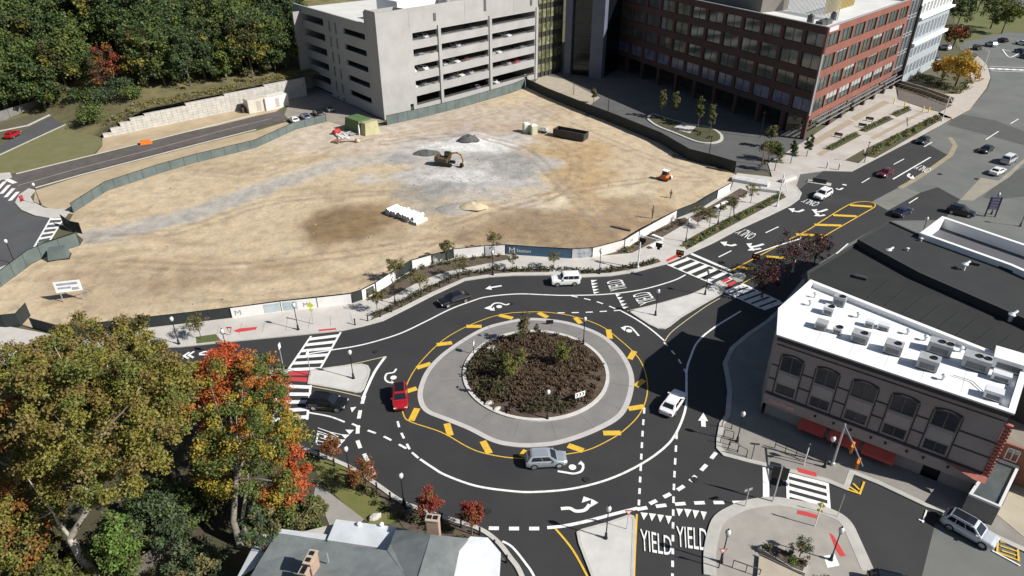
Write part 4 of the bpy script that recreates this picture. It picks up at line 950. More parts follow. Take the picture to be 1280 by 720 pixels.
# dark slab tower between garage and offices
dt = thing('dark_office_tower', 'dark tower of blue grey piers and black glass behind the site fence', 'building', (*G(705, 92), 0))
x0_, y0_ = G(705, 92); fT = Face((x0_, y0_), -30, 1); ld = lambda mb: setattr(mb, 'v', [(x-x0_, y-y0_, z) for x, y, z in mb.v]) or mb
o = MB(); fT.box(o, .5, 12.4, -14, -.6, 0, 34); part('glass_wall', ld(o), mat('black_glass', (.006, .008, .012), .15), dt)
for a, b in ((0, 2.2), (8.6, 12.6)):
    o = MB(); fT.box(o, a, b, -2, .4, 0, 34); part('pier', ld(o), mat('blue_grey_panel', (.13, .14, .19), .5, (.11, .12, .165), .3), dt)
for z in range(3, 34, 4):
    o = MB(); fT.box(o, 2.25, 8.55, -.6, -.45, z, z+.25); part('floor_line', ld(o), mat('floor_band', (.04, .045, .055), .5), dt)
# ---------------------------------------------------------------- red office block
RC = (68.1, 156.3); RD = thing('office_block', 'large red brick panel office block of five floors over an open ground floor', 'building', (*RC, 0))
rR, rL = Face(RC, 46.8, 1), Face(RC, 117.2, -1); lr = lambda mb: setattr(mb, 'v', [(x-RC[0], y-RC[1], z) for x, y, z in mb.v]) or mb
M_rb = mat('red_panel', (.235, .085, .06), .8, (.185, .068, .048), .25, detail=8); M_rbL = mat('dark_brick_panel', (.085, .042, .037), .8, (.07, .034, .03), .15)  # second mix is the red panel with shade painted in, for court wall and columns
zr = [(20.5, 23.4), (15.6, 18.8), (10.8, 13.9), (6.1, 9.1)]
colR = [(.5+7.83*i if i else .5, 7.5+7.83*i) for i in range(7)]
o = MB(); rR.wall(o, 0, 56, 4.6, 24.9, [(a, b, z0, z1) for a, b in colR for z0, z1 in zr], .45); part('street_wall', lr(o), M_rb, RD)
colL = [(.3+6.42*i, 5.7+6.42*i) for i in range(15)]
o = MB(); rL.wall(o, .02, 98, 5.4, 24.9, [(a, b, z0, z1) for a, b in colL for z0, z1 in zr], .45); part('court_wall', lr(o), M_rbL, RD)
M_wf = mat('window_frame_dark', (.02, .02, .022), .5); M_bl = mat('blind_pale', (.42, .44, .44), .25, (.36, .38, .38), .6); M_gg = mat('grey_green_glass', (.05, .06, .055), .07, (.10, .11, .10), .5, spec=.7); M_gs = mat('shaded_glass', (.085, .09, .09), .07, (.17, .175, .17), .16, detail=2, spec=.8, metal=.35)
W1 = [window_mesh('office_window_%d' % k, 7.0, h, [M_gg, M_wf, M_bl], 3 if k % 2 else 2, bl, .12) for k, (h, bl) in enumerate(((2.9, 0), (3.2, .35), (3.1, .0), (3.0, .55)))]
for ri, (z0, z1) in enumerate(zr):
    for a, b in colR:
        me = window_mesh('office_window', b-a, z1-z0, [M_gg, M_wf, M_bl], 3, (.5 if ri == 3 and a > 5 else random.choice((0, 0, .15, .3)) if ri else 0), .12)
        rR.put('window', me, RD, a, -.28, z0)
WL = [window_mesh('court_window_%d' % k, 5.4, h, [M_gs, M_wf, M_bl], 2, 0, .1) for k, h in enumerate((2.9, 3.2, 3.1, 3.0))]
WLb = [window_mesh('court_window_lower', 5.4, 3.0, [mat('violet_glass', (.10, .11, .16), .12, (.2, .21, .3), .3), M_wf, M_bl], 2, 0, .1)]
for ri, (z0, z1) in enumerate(zr):
    for a, b in colL:
        q = rL.put('window', WLb[0] if ri == 3 else WL[ri], RD, b if False else b, -.28, z0)
# white corner blade, ground floor columns, soffit, glazing, truss canopy
o = MB(); o.box((0, 0, 12.5), (.35, .35, 13.6), R(0)); part('corner_trim', o, mat('pale_trim', (.5, .5, .5), .5), RD)
rb = lambda s, d: tuple(Vector(rR.p(s, d, 0)[:2]))
fr = [rb(.2, -.2), rb(65, -.2), rb(65, -36), tuple(Vector(rL.p(98, -36, 0)[:2])), tuple(Vector(rL.p(98, -.2, 0)[:2]))]
o = MB(); o.prism(fr, 4.75, 5.35, bottom=True); part('soffit', lr(o), mat('soffit', (.06, .052, .048), .8), RD)
o = MB(); o.prism([rb(3, -6), rb(62, -6), rb(62, -30), tuple(Vector(rL.p(95, -30, 0)[:2])), tuple(Vector(rL.p(95, -5, 0)[:2])), tuple(Vector(rL.p(6, -5, 0)[:2]))], 0, 4.74); part('lobby_glazing', lr(o), mat('lobby_glass', (.02, .022, .022), .1, (.05, .045, .04), .3), RD)
for s in (.6, 15.5, 23, 31, 38.5, 46, 54, 61):
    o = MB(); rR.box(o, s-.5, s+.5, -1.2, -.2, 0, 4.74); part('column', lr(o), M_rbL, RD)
for s in range(8, 96, 8):
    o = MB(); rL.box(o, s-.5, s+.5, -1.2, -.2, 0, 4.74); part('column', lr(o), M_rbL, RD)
o = MB()
for s0, s1 in ((1.6, 22.4), (23.6, 45.4), (46.6, 60.4)):
    rR.box(o, s0, s1, .05, .25, 4.25, 4.45); rR.box(o, s0, s1, .05, .25, 3.1, 3.3); rR.box(o, s0, s1, 1.3, 1.5, 3.1, 3.3); rR.box(o, s0, s1, 1.3, 1.5, 4.25, 4.45)
    n = int((s1-s0)/1.4)
    for i in range(n):
        x = s0+(s1-s0)*i/n; x2 = s0+(s1-s0)*(i+1)/n; o.tube(rR.p(x, .15, 3.2), rR.p((x+x2)/2, .15, 4.35), .06, n=4); o.tube(rR.p((x+x2)/2, .15, 4.35), rR.p(x2, .15, 3.2), .06, n=4); o.tube(rR.p(x, .2, 3.2), rR.p(x, 1.4, 3.2), .05, n=4)
part('truss_canopy', lr(o), mat('truss_grey', (.2, .2, .21), .5), RD)
# grey glass end bay
o = MB(); rR.box(o, 56.05, 65, -36, -.5, 4.76, 26.5); part('glass_bay', lr(o), mat('bay_glass', (.10, .115, .13), .1, (.15, .165, .18), .2, spec=.7), RD)
for z in (6, 9.8, 10.6, 14.6, 15.4, 19.4, 20.2, 24.2):
    o = MB(); rR.box(o, 56.05, 65, -.5, -.3, z, z+.22); part('bay_transom', lr(o), mat('bay_frame', (.3, .3, .31), .5), RD)
for s in (56.1, 59, 62, 64.8):
    o = MB(); rR.box(o, s, s+.18, -.49, -.25, 4.8, 26.5); part('bay_mullion', lr(o), MATS['bay_frame'], RD)
o = MB(); rf = [rb(.46, -.46), rb(56, -.46), rb(56, -36), tuple(Vector(rL.p(98, -36, 0)[:2])), tuple(Vector(rL.p(98, -.46, 0)[:2]))]
o.prism(rf, 23.6, 24.2); part('roof', lr(o), mat('white_membrane', (.66, .66, .64), .8, (.56, .56, .55), .2), RD)
o = MB(); o.strip([rb(56, -.25), rb(.25, -.25), tuple(Vector(rL.p(98, -.25, 0)[:2]))], .55, 24.9, z1=25.05); part('parapet_cap', lr(o), mat('cap_grey', (.33, .33, .33), .5), RD)
o = MB(); rL.box(o, 24, 95, -13, -4, 24.2, 29.5); part('penthouse_screen', lr(o), mat('taupe_screen', (.17, .155, .135), .7, (.14, .13, .115), .2), RD)
o = MB()
for i in range(40): rL.box(o, 8+i*.38, 8.14+i*.38, -12.1, -12, 24.2, 28.5)
part('louvre_screen', lr(o), mat('louvre_pale', (.36, .38, .37), .5), RD)
o = MB()
for i in range(22): rR.box(o, 20+i*.9, 20.35+i*.9, -9.2, -9, 24.2, 27.5)
rR.box(o, 20, 40, -9.2, -9, 27.4, 27.7); part('timber_screen', lr(o), mat('ochre_screen', (.45, .34, .13), .7), RD)
lab = ['black condenser', 'grey duct']
for i, (s, d, sx, sy, sz) in enumerate(((4, -3.4, 2.4, 1.6, 1.2), (8, -3.8, 3.2, 1.8, 1.0), (6, -6.6, 1.2, 1.2, 1.8), (14, -4.6, 1.0, 1.0, 1.6))):
    o = MB(); o.box((0, 0, sz/2), (sx, sy, sz), top=.94); o.lathe([(.35, sz), (.35, sz+.25)], n=10)
    q = rR.p(s, d, 24.2); solo('roof_unit', o, mat('unit_dark', (.07, .075, .075), .5, (.11, .11, .11), 2), ['squat black roof unit nearest the office block corner', 'wider black roof unit second from the office block corner', 'tall narrow dark roof unit behind the corner units', 'small lone dark roof unit farther along the office roof'][i], 'roof unit', q, R(46.8))
t = thing('wall_sign', 'small white and red illuminated name sign at the top corner of the office block', 'sign', rR.p(.4, .06, 24.0), R(46.8))
o = MB(); o.box((2.6, 0, .35), (5.0, .12, .9)); part('sign_panel', o, mat('sign_rose', (.70, .35, .38), .6, (.8, .75, .75), 3), t)
# ---------------------------------------------------------------- pale building beyond
wb = thing('pale_panel_building', 'pale blue grey building with two white cornices right of the red office block', 'building', rR.p(66.5, 0, 0))
wp = wb.location.copy(); lw = lambda mb: setattr(mb, 'v', [(x-wp.x, y-wp.y, z) for x, y, z in mb.v]) or mb
M_pb = mat('pale_blue_panel', (.34, .38, .41), .7, (.30, .335, .37), .2)
hw = []; wn = []
for k in range(9):
    for z0, z1 in ((2.5, 5.5), (7.5, 10.0), (12.8, 16.5), (19.6, 22.4)):
        s = 68.2+k*3.35
        hw += [(s, s+.95, z0, z1), (s+1.25, s+2.2, z0, z1)]; wn.append((s, z0, z1))
o = MB(); rR.wall(o, 66.5, 98.5, 0, 18.4, [h for h in hw if h[3] < 18.4], .3); part('wall', lw(o), M_pb, wb)
o = MB(); rR.wall(o, 66.5, 98.5, 18.9, 24, [h for h in hw if h[2] > 18.4], .3); part('upper_wall', lw(o), mat('white_stucco', (.68, .69, .69), .7), wb)
for z, hh in ((18.4, .5), (11.2, .7)):
    o = MB(); rR.box(o, 66.2, 99.0, .002, 1.1, z, z+hh); part('cornice', lw(o), M_wht, wb)
wm = {}
for s, z0, z1 in wn:
    for q in (s, s+1.25):
        key = round(z1-z0, 2)
        if key not in wm: wm[key] = window_mesh('pale_window', .95, z1-z0, [mat('blue_glass', (.10, .13, .16), .1, spec=.8), M_wht, M_bl], 1, .0, .07)
        x = rR.put('window', wm[key], wb, q, -.1, z0)
o = MB(); rR.box(o, 66.5, 98.5, -26, -.31, 0, 23.5); part('body', lw(o), mat('inner_body', (.10, .11, .12), .7), wb)
o = MB(); rR.box(o, 65.1, 66.45, -.9, .3, 0, 22); part('downpipe_slot', lw(o), M_black, wb)  # black block stands in for the dark gap beside the wall
# ---------------------------------------------------------------- ramp parapet wall with trussed rail
t = thing('ramp_parapet', 'long tan parapet wall with zigzag rail beside the sunken office ramp', 'wall', (*G(1121, 108), 0)); P = LINE([(1121, 107), (1155, 117), (1190, 130)]); b0 = Vector(G(1121, 108))
o = MB(); o.strip([tuple(p-b0) for p in P], .35, 0, z1=1.7); part('wall', o, mat('tan_block', (.28, .24, .19), .85, (.23, .2, .165), .5), t)
o = MB(); PP = along([tuple(p-b0) for p in LINE([(1121, 110), (1155, 120), (1188, 133)])], 1.6)
for (xa, ya, _), (xb, yb, _) in zip(PP, PP[1:]): o.tube((xa, ya, .2), (xb, yb, 1.4), .07, n=4); o.tube((xa, ya, 1.4), (xb, yb, 1.42), .07, n=4); o.tube((xa, ya, .15), (xb, yb, .15), .07, n=4)
part('zigzag_rail', o, mat('cream_rail', (.5, .45, .33), .6), t)

# ---------------------------------------------------------------- brown corner building
BC = (28.4, 60.65); BR = thing('corner_building', 'brown stucco corner building with arched windows and a bright white flat roof', 'building', (*BC, 0))
bF = Face(BC, -35.95, 1); lb = lambda mb: setattr(mb, 'v', [(x-BC[0], y-BC[1], z) for x, y, z in mb.v]) or mb
M_br = mat('brown_stucco', (.33, .285, .272), .9, (.28, .24, .23), .4, detail=6); M_tr = mat('dark_brown_trim', (.045, .035, .032), .8); M_pl = mat('taupe_panel', (.38, .335, .325), .9, (.34, .30, .29), .6)
RFP = [(28.4, 60.65), (30.2, 65.6), (34.8, 70.5), (36.0, 71.8), (49.4, 56.9), (50.8, 54.8), (45.43, 48.3)]
cols5 = [(.85, 3.05), (4.5, 6.65), (8.1, 10.4), (11.8, 14.1), (15.55, 17.8)]
hB = [(a, b, 6.75, 8.85) for a, b in cols5]+[(a+.1, b-.1, 3.75, 5.0) for a, b in cols5]
o = MB(); bF.wall(o, 0, 21.05, 3.3, 11, hB, .22); part('upper_wall', lb(o), M_br, BR)
o = MB(); bF.wall(o, .3, 20.8, 0, 2.0, [(16.4, 18.0, .13, 1.99)], .4, d=-.35); part('ground_floor_wall', lb(o), mat('ground_floor_render', (.33, .30, .275), .9, (.28, .255, .235), .5), BR)
o = MB(); bF.box(o, 0, 21.05, -.3, .28, 2.0, 3.3); part('sign_band', lb(o), mat('pinkish_sign_band', (.38, .31, .29), .85, (.34, .28, .26), .8), BR)
inn = lambda k: [tuple(Vector(p)) for p in offs(ccw(RFP), k, True)]
o = MB(); ccP = ccw(RFP)
for a, b in zip(RFP, RFP[1:]+RFP[:1]):
    if a == RFP[-1]: continue
    a2, b2 = Vector(a), Vector(b); o.quad((*a2, 0), (*b2, 0), (*b2, 11), (*a2, 11))
part('side_walls', lb(o), M_br, BR)
o = MB(); o.prism(inn(.3), 10.3, 10.55); rfB = part('roof', lb(o), mat('bright_white_roof', (.78, .78, .78), .75, (.58, .58, .585), .35, detail=9, lo=.5, hi=.8), BR)
o = MB(); o.strip(ccP, .55, 11, z1=11.18, closed=True); o.strip(inn(.2), .08, 10.5, z1=11.0, closed=True); part('parapet_cap', lb(o), mat('cap_white', (.8, .8, .8), .6), BR)
o = MB(); bF.box(o, -.05, 21.1, .002, .35, 10.55, 10.98); part('dark_cornice', lb(o), M_tr, BR)
for i, (a, b) in enumerate(cols5):
    bF.put('window', window_mesh('arched_window', b-a, 2.1, [mat('dim_blue_glass', (.028, .032, .048), .22, (.045, .048, .06), 1.5, spec=.4), mat('brown_window_frame', (.13, .115, .115), .7), M_bl], 2, 0, .1, arch=.28, deep=.12), BR, a, 0, 6.75)
    bF.put('window', window_mesh('square_window', b-a-.2, 1.25, [MATS['dim_blue_glass'], MATS['brown_window_frame'], M_bl], 2, 0, .08, deep=.12), BR, a+.1, 0, 3.75)
    o = MB(); bF.box(o, a+.06, b-.06, .002, .05, 5.2, 6.5); part('spandrel_panel', lb(o), M_pl, BR)
    o = MB(); n = 8
    for k in range(n):
        f0, f1 = k/n, (k+1)/n; e = lambda f: 8.85+.16-.28*(2*f-1)**2; s0, s1 = a-.1+(b-a+.2)*f0, a-.1+(b-a+.2)*f1
        o.quad(bF.p(s0, .1, e(f0)), bF.p(s1, .1, e(f1)), bF.p(s1, .1, e(f1)+.12), bF.p(s0, .1, e(f0)+.12)); o.quad(bF.p(s0, .1, e(f0)+.12), bF.p(s1, .1, e(f1)+.12), bF.p(s1, 0, e(f1)+.12), bF.p(s0, 0, e(f0)+.12)); o.quad(bF.p(s0, .1, e(f0)), bF.p(s1, .1, e(f1)), bF.p(s1, 0, e(f1)), bF.p(s0, 0, e(f0)))
    part('arch_moulding', lb(o), M_tr, BR)
o = MB()
for z in (7.15, 5.32): 
    S = [0]+[q for a, b in cols5 for q in (a-.12, b+.12)]+[21.05]
    for a, b in zip(S[::2], S[1::2]): bF.box(o, a, b, .002, .06, z, z+.16)
for a, b in cols5:
    for s in (a-.13, b+.13): bF.box(o, s-.055, s+.055, .004, .05, 3.3, 8.6)
bF.box(o, 0, 21.05, .004, .10, 3.31, 3.55); bF.box(o, 0, 21.05, .002, .08, 9.85, 9.95); part('timber_trim', lb(o), M_tr, BR)
# awnings, sign strip, lamps and door
M_aw = mat('red_awning', (.50, .075, .055), .8, (.42, .06, .05), 1.5)
for s0, s1 in ((4.3, 7.0), (7.4, 10.5), (10.8, 13.9)):
    t = thing('awning', {4.3: 'red shop awning nearest the roundabout end of the brown building', 7.4: 'middle red shop awning behind the mast with orange signals', 10.8: 'right hand red shop awning of the brown building'}[s0], 'awning', bF.p(s0, -.3, 0))
    q = Vector(t.location); o = MB(); 
    o.quad(bF.p(s0, -.04, 1.95), bF.p(s1, -.04, 1.95), bF.p(s1, 1.0, 1.25), bF.p(s0, 1.0, 1.25)); o.quad(bF.p(s0, 1.0, 1.25), bF.p(s1, 1.0, 1.25), bF.p(s1, 1.02, .95), bF.p(s0, 1.02, .95))
    for s in (s0, s1): o.poly([bF.p(s, -.04, 1.95), bF.p(s, 1.0, 1.25), bF.p(s, 1.02, .95), bF.p(s, -.04, .95)])
    o.v = [tuple(Vector(v)-q) for v in o.v]; part('canopy', o, M_aw, t)
    o = MB(); bF.box(o, s0+.1, s1-.1, -.33, -.30, .15, 1.3); o.v = [tuple(Vector(v)-q) for v in o.v]; part('shop_window', o, M_glass, t)
t = thing('shop_sign', 'thin red lettered shop sign on the band of the brown building', 'sign', bF.p(.6, .3, 2.35), bF.rz)
o = MB(); o.box((1.4, 0, .25), (2.8, .06, .5)); part('sign_panel', o, mat('sign_red_white', (.5, .16, .14), .6, (.62, .5, .48), 5), t)
o = MB(); bF.box(o, 16.4, 18.0, -.75, -.7, .13, 1.95); part('door', lb(o), M_black, BR)
for s in (5.6, 7.5, 9.2, 11.2, 12.6, 14.6, 16.1, 18.3):
    o = MB(); o.ball(bF.p(s, .45, 2.9), (.13, .13, .16)); o.tube(bF.p(s, .28, 3.0), bF.p(s, .45, 3.0), .03); part('band_lamp', lb(o), M_black, BR)
# little pitched red tile roof strip at the right end
o = MB(); o.quad(bF.p(17.6, .30, 3.36), bF.p(21.5, .30, 3.36), bF.p(21.5, 1.0, 3.05), bF.p(20.6, 1.0, 3.05)); part('tile_eave', lb(o), mat('red_tile', (.42, .14, .105), .8, (.34, .11, .08), 3), BR)
o = MB(); a3, b3 = Vector(bF.p(21.07, .0, 0)), Vector(bF.p(21.07, -7.0, 0)); u3 = bF.u.to_3d()
o.quad(a3+Vector((0, 0, 9.9)), a3+u3*.5+Vector((0, 0, 9.4)), a3+u3*.5+Vector((0, 0, 3.3)), a3+Vector((0, 0, 3.3)))
for i in range(16):
    z = 3.4+i*.41; o.box(tuple(a3+u3*.3+Vector((0, 0, z))), (.56, .35, .3), R(-35.95))
part('tile_corner', lb(o), MATS['red_tile'], BR)
for i in range(1, 6):
    o = MB(); bF.box(o, i*3.4-.03, i*3.4+.03, -6.8, -.6, 10.552, 10.562); part('roof_seam', lb(o), mat('roof_seam_grey', (.55, .55, .55), .8), BR)
# roof plant on the white roof: placed from the survey at roof level
def unit(px, py, sx, sy, sz, fans, label, m, h=10.55, rz=-35.95, ccat='air conditioner', name='condenser_unit'):
    x, y = G(px, py, h); t = thing(name, label, ccat, (x, y, h), R(rz))
    o = MB(); o.box((0, 0, sz/2+.08), (sx, sy, sz)); part('casing', o, m, t)
    o = MB(); o.box((0, 0, .04), (sx*.9, sy*1.05, .08)); part('skid', o, M_black, t)
    o = MB(); o.box((0, -sy/2-.012, sz*.45), (sx*.72, .02, sz*.5)); part('grille', o, mat('unit_grille', (.12, .125, .13), .6), t)
    for k in range(fans):
        o = MB(); x = (k-(fans-1)/2)*.75+sx*.18; o.lathe([(.33, sz+.081), (.33, sz+.18), (.24, sz+.18), (.24, sz+.12)], (x, 0, 0), 12); part('fan', o, M_black, t)
    return t
M_u = mat('unit_grey', (.36, .37, .38), .55, (.30, .31, .32), 2); M_uw = mat('unit_white', (.62, .64, .66), .5)
unit(1048, 381, 1.3, .9, 1.1, 1, 'pale grey condenser at the back left of the white roof', M_u); unit(1035, 392, 1.1, 1.0, .9, 1, 'pale condenser with two dark grilles left on the white roof', M_uw); unit(1026, 410, 1.2, 1.1, .8, 0, 'plain low grey box at the front left of the white roof', M_u)
unit(1046, 416, .9, .7, .7, 1, 'small black and white fan unit left of the row on the white roof', M_uw); unit(1074, 426, 1.7, 1.2, 1.0, 1, 'grey condenser with one fan third from the left on the white roof', M_u); unit(1115, 440, 1.7, 1.3, 1.1, 1, 'grey condenser with one fan in the middle of the white roof', M_u)
unit(1158, 459, 1.9, 1.4, 1.2, 1, 'large grey condenser with one fan at the front of the white roof', M_u); unit(1173, 440, 2.2, 1.3, 1.2, 2, 'grey two fan condenser at the back right of the white roof', M_u); unit(1218, 459, 2.4, 1.5, 1.3, 2, 'largest two fan condenser at the right of the white roof', M_u)
unit(1086, 408, .9, .7, .7, 0, 'small pale box in the middle of the back edge of the white roof', M_uw); unit(1104, 411, 1.2, .9, .6, 0, 'pale tank like box behind the middle condensers', M_uw)
unit(1250, 475, 1.6, .9, .8, 0, 'white box nearest the right parapet of the white roof', M_uw); unit(1240, 497, 1.5, 1.1, .9, 0, 'pale blue white box at the front right corner of the white roof', M_uw)
unit(1260, 458, 3.0, 2.4, 1.2, 0, 'big white roof hatch box at the back right corner of the white roof', mat('hatch_white', (.74, .74, .74), .6), name='roof_hatch', ccat='roof hatch')
for i, (px, py) in enumerate(((1012, 382), (1018, 372), (1072, 397), (1134, 418), (1156, 426), (1178, 475), (1200, 440))):
    o = MB(); o.tube((0, 0, 0), (0, 0, .5), .12, n=8); o.lathe([(.24, .5), (.26, .62), (.1, .75)], n=8); x, y = G(px, py, 10.55); solo('roof_vent', o, M_uw, 'small white roof vent pipe on the bright white roof', 'vent', (x, y, 10.55), group='vent pipes on the white roof')
o = MB(); o.path([Vector(G(1190, 470, 10.55)).to_3d()+Vector((0, 0, 10.7)), Vector(G(1215, 478, 10.55)).to_3d()+Vector((0, 0, 10.7)), Vector(G(1228, 490, 10.55)).to_3d()+Vector((0, 0, 10.68))], [.05]*3, 5); solo('roof_pipe', o, M_steel, 'thin grey pipe lying on the right part of the white roof', 'pipe')

# ---------------------------------------------------------------- low black roofed shops behind
M_bk = mat('black_membrane', (.013, .0135, .013), .8, (.019, .0195, .019), .35, detail=7, bump=.01, bscale=3); M_bkw = mat('dark_wall', (.035, .035, .035), .8)
WORLD = lambda q, h: (q[1], q[2]) if q[0] == 'w' else G(q[0], q[1], h)
def flatblock(name, px, h, label, wallm, roofm, par=.45, parw=.3, capm=None, cat='building'):
    P = ccw([WORLD(q, h) for q in px]); c = Vector(P[0]); L = [tuple(Vector(p)-c) for p in P]; t = thing(name, label, cat, (*c, 0))
    o = MB()
    for a, b in zip(L, L[1:]+L[:1]): o.quad((*a, 0), (*b, 0), (*b, h-par), (*a, h-par))
    part('wall', o, wallm, t); o = MB(); o.sheet(L, h-par); rf = part('roof', o, roofm, t)
    Li = offs(L, parw/2, True)
    o = MB(); o.strip(Li, parw, h-par-.02, z1=h, closed=True); part('parapet', o, capm or wallm, t)
    return t, rf, c
s1, r1, c1 = flatblock('shop_building', [(1009, 339), (1072, 302), (1150, 345), (1290, 405), (1400, 460), (1340, 510), ('w', 51.2, 56.2), ('w', 49.9, 57.5), ('w', 36.6, 72.4)], 8.2, 'low shop building with a seamed black roof behind the white roofed building', M_bkw, M_bk, .25)
o = MB()
for i in range(9):
    a = Vector(G(1085+i*22, 372+i*9.5, 8)); b = Vector(G(1110+i*22, 352+i*9.5, 8)); o.tube((*(a-c1), 7.96), (*(b-c1), 7.96), .07, n=4)
part('roof_seam', o, mat('seam_black', (.028, .029, .029), .6), s1)
s2, r2, c2 = flatblock('shop_building', [(1072, 299), (1111, 275), (1160, 297), (1260, 335), (1420, 400), (1400, 456), (1290, 402), (1150, 341)], 9.0, 'long shop building with a plain black roof between two others', M_bkw, mat('charcoal_membrane', (.024, .025, .025), .8, (.030, .031, .031), .3), .2)
s3, r3, c3 = flatblock('shop_building', [(1150, 291), (1178, 270), (1290, 308), (1420, 352), (1400, 392), (1262, 331)], 9.6, 'grey shop building with a thick white coping around its sunken roof', mat('slate_wall', (.13, .13, .15), .8), mat('slate_roof', (.10, .10, .11), .8), 1.5, .55, M_wht)
o = MB(); q0 = Vector((*c3, 0))
for (a, b) in (((1163, 299), (1185, 305)), ((1185, 304), (1222, 318)), ((1222, 318), (1255, 330))):
    A, B = Vector(G(*a, 9)), Vector(G(*b, 9)); o.tube((*(A-c3), 8.9), (*(B-c3), 8.9), .16, n=6); o.tube((*(A-c3), 8.9), (*(A-c3), 8.1), .12, n=6)
part('pipe_run', o, mat('pipe_white', (.6, .6, .62), .5), s3)
for i, (px, py, k, lab) in enumerate(((1151, 301, .45, 'small white mushroom vent at the top of the plain black roof'), (1134, 313, .4, 'lower small white mushroom vent on the plain black roof'), (1204, 337, .9, 'white elbow flue on the plain black roof'), (1262, 401, 1.0, 'white goose neck flue on the seamed black roof'), (1109, 319, .9, 'white angled flue on the step between the two black roofs'))):
    h = 8.82 if i in (0, 1, 2) else 7.97
    x, y = G(px, py, h); o = MB(); o.tube((0, 0, 0), (0, 0, k*.8), .16*k+.06, n=8); o.lathe([(.3*k+.1, k*.8), (.34*k+.1, k*.95), (.1, k*1.15)], n=10)
    if i > 1: o.tube((0, 0, k*.9), (.7, .3, k*1.2), .16, n=8)
    solo('roof_vent', o, M_uw, lab, 'vent', (x, y, h-.02))
for i, (px, py, w, l, lab) in enumerate(((1075, 347, 1.6, .8, 'thin grey skylight curb near the front of the seamed black roof'), (1219, 331, .9, .5, 'flat black hatch beside the white elbow flue'), (1258, 383, 1.2, .9, 'pale box at the dark edge of the seamed black roof'))):
    x, y = G(px, py, 8.0 if i != 1 else 8.8); o = MB(); o.box((0, 0, .15), (w, l, .34)); o.box((0, 0, .33), (w*.86, l*.8, .04)); solo('roof_hatch', o, M_uw if i == 2 else M_bkw, lab, 'hatch', (x, y, 7.95 if i != 1 else 8.8), R(-33))
# orange brick neighbour and glass roofed annex at the right edge
t1, _, _ = flatblock('brick_building', [(1245, 549), (1420, 612), (1460, 560), (1300, 455), (1258, 512)], 4.6, 'orange brick building cut by the right edge of the view', mat('orange_brick', (.30, .13, .08), .85, (.24, .10, .065), 1.5), mat('tan_roof', (.25, .22, .18), .9, (.18, .16, .14), .5), .4)
bp = Vector(t1.location); A_, B_ = G(1245, 549, 4.6), G(1420, 612, 4.6); fb = Face(A_, math.degrees(math.atan2(B_[1]-A_[1], B_[0]-A_[0])), 1)
bw = window_mesh('brick_window', 1.1, 1.5, [MATS['dim_blue_glass'], M_wht, M_bl], 2, .4, .08)
for i in range(5):
    for z in (2.75,): fb.put('window', bw, t1, 1.2+i*2.1, .04, z)
t2, _, _ = flatblock('glass_annex', [(1243, 571), (1275, 583), (1251, 634), (1211, 617)], 2.6, 'low annex with a grey glass roof and white rim right of the brown building', mat('annex_wall', (.18, .17, .165), .8), mat('annex_glass', (.07, .085, .085), .15, (.10, .11, .11), .8), .22, .25, mat('annex_rim', (.60, .60, .60), .6))
o = MB(); o.prism(GL([(1275, 586), (1320, 600), (1300, 690), (1240, 640), (1252, 634)]), .14, .16); struct('side_yard', o, mat('yard_slabs', (.42, .37, .28), .9, (.36, .32, .25), .6))

# ---------------------------------------------------------------- house at the lower left edge
HS = thing('house', 'grey roofed house with white flat roof sections at the bottom edge', 'building', (*G(450, 760), 0)); hv = Vector(HS.location)
def hp(px, py, z): x, y = G(px, py, z); return (x-hv.x, y-hv.y, z)
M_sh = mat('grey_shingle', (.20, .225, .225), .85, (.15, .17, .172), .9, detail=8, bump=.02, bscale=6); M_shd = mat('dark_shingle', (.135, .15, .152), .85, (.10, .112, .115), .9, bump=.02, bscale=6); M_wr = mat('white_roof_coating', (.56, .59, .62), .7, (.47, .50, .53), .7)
def rp(name, pts, m, th=.25):
    b = MB(); P = [hp(*q) for q in pts]; b.poly(P); b.poly([(x, y, z-th) for x, y, z in reversed(P)])
    for a, c in zip(P, P[1:]+P[:1]): b.quad(a, (a[0], a[1], a[2]-th), (c[0], c[1], c[2]-th), c)
    return part(name, b, m, HS)
rp('grey_roof', [(346, 667, 5.5), (407, 677, 5.9), (483, 688, 6.6), (507, 720, 7.4), (520, 745, 7.8), (400, 760, 7.8), (300, 745, 6.0), (322, 705, 5.7)], M_sh)
rp('hip_roof', [(496, 659, 5.6), (538, 668, 7.4), (524, 716, 7.8), (515, 745, 7.9), (507, 720, 7.42), (484, 688, 6.62), (488, 680, 6.4)], M_sh)
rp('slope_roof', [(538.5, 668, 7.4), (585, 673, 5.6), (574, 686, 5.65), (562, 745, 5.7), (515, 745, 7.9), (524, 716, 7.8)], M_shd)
rp('white_flat_roof', [(420, 649, 5.2), (496, 659, 5.2), (483, 686, 5.3), (409, 675, 5.25)], M_wr)
rp('white_eave_roof', [(351, 661, 4.9), (409, 668, 4.95), (407, 675, 5.0), (347, 666, 4.95)], M_wr)
rp('white_right_roof', [(588, 670.5, 5.2), (610, 672, 5.2), (626, 691, 5.2), (623, 745, 5.2), (563, 745, 5.3), (574, 685, 5.3)], mat('bright_coating', (.70, .72, .74), .7, (.62, .64, .66), 1))
rp('white_edge_roof', [(324, 668, 4.6), (345, 668, 4.8), (318, 707, 4.8), (296, 722, 4.6)], M_wr)
bb = MB(); W_ = [hp(350, 672, 4.5), hp(420, 655, 4.5), hp(495, 664, 4.5), hp(585, 678, 4.5), hp(608, 680, 4.5), hp(618, 740, 4.5), hp(618, 900, 4.5), hp(300, 900, 4.5), hp(312, 720, 4.5)]
bb.prism([p[:2] for p in W_], 0, 4.55); part('wall', bb, mat('house_wall', (.45, .42, .37), .85, (.4, .37, .33), .8), HS)
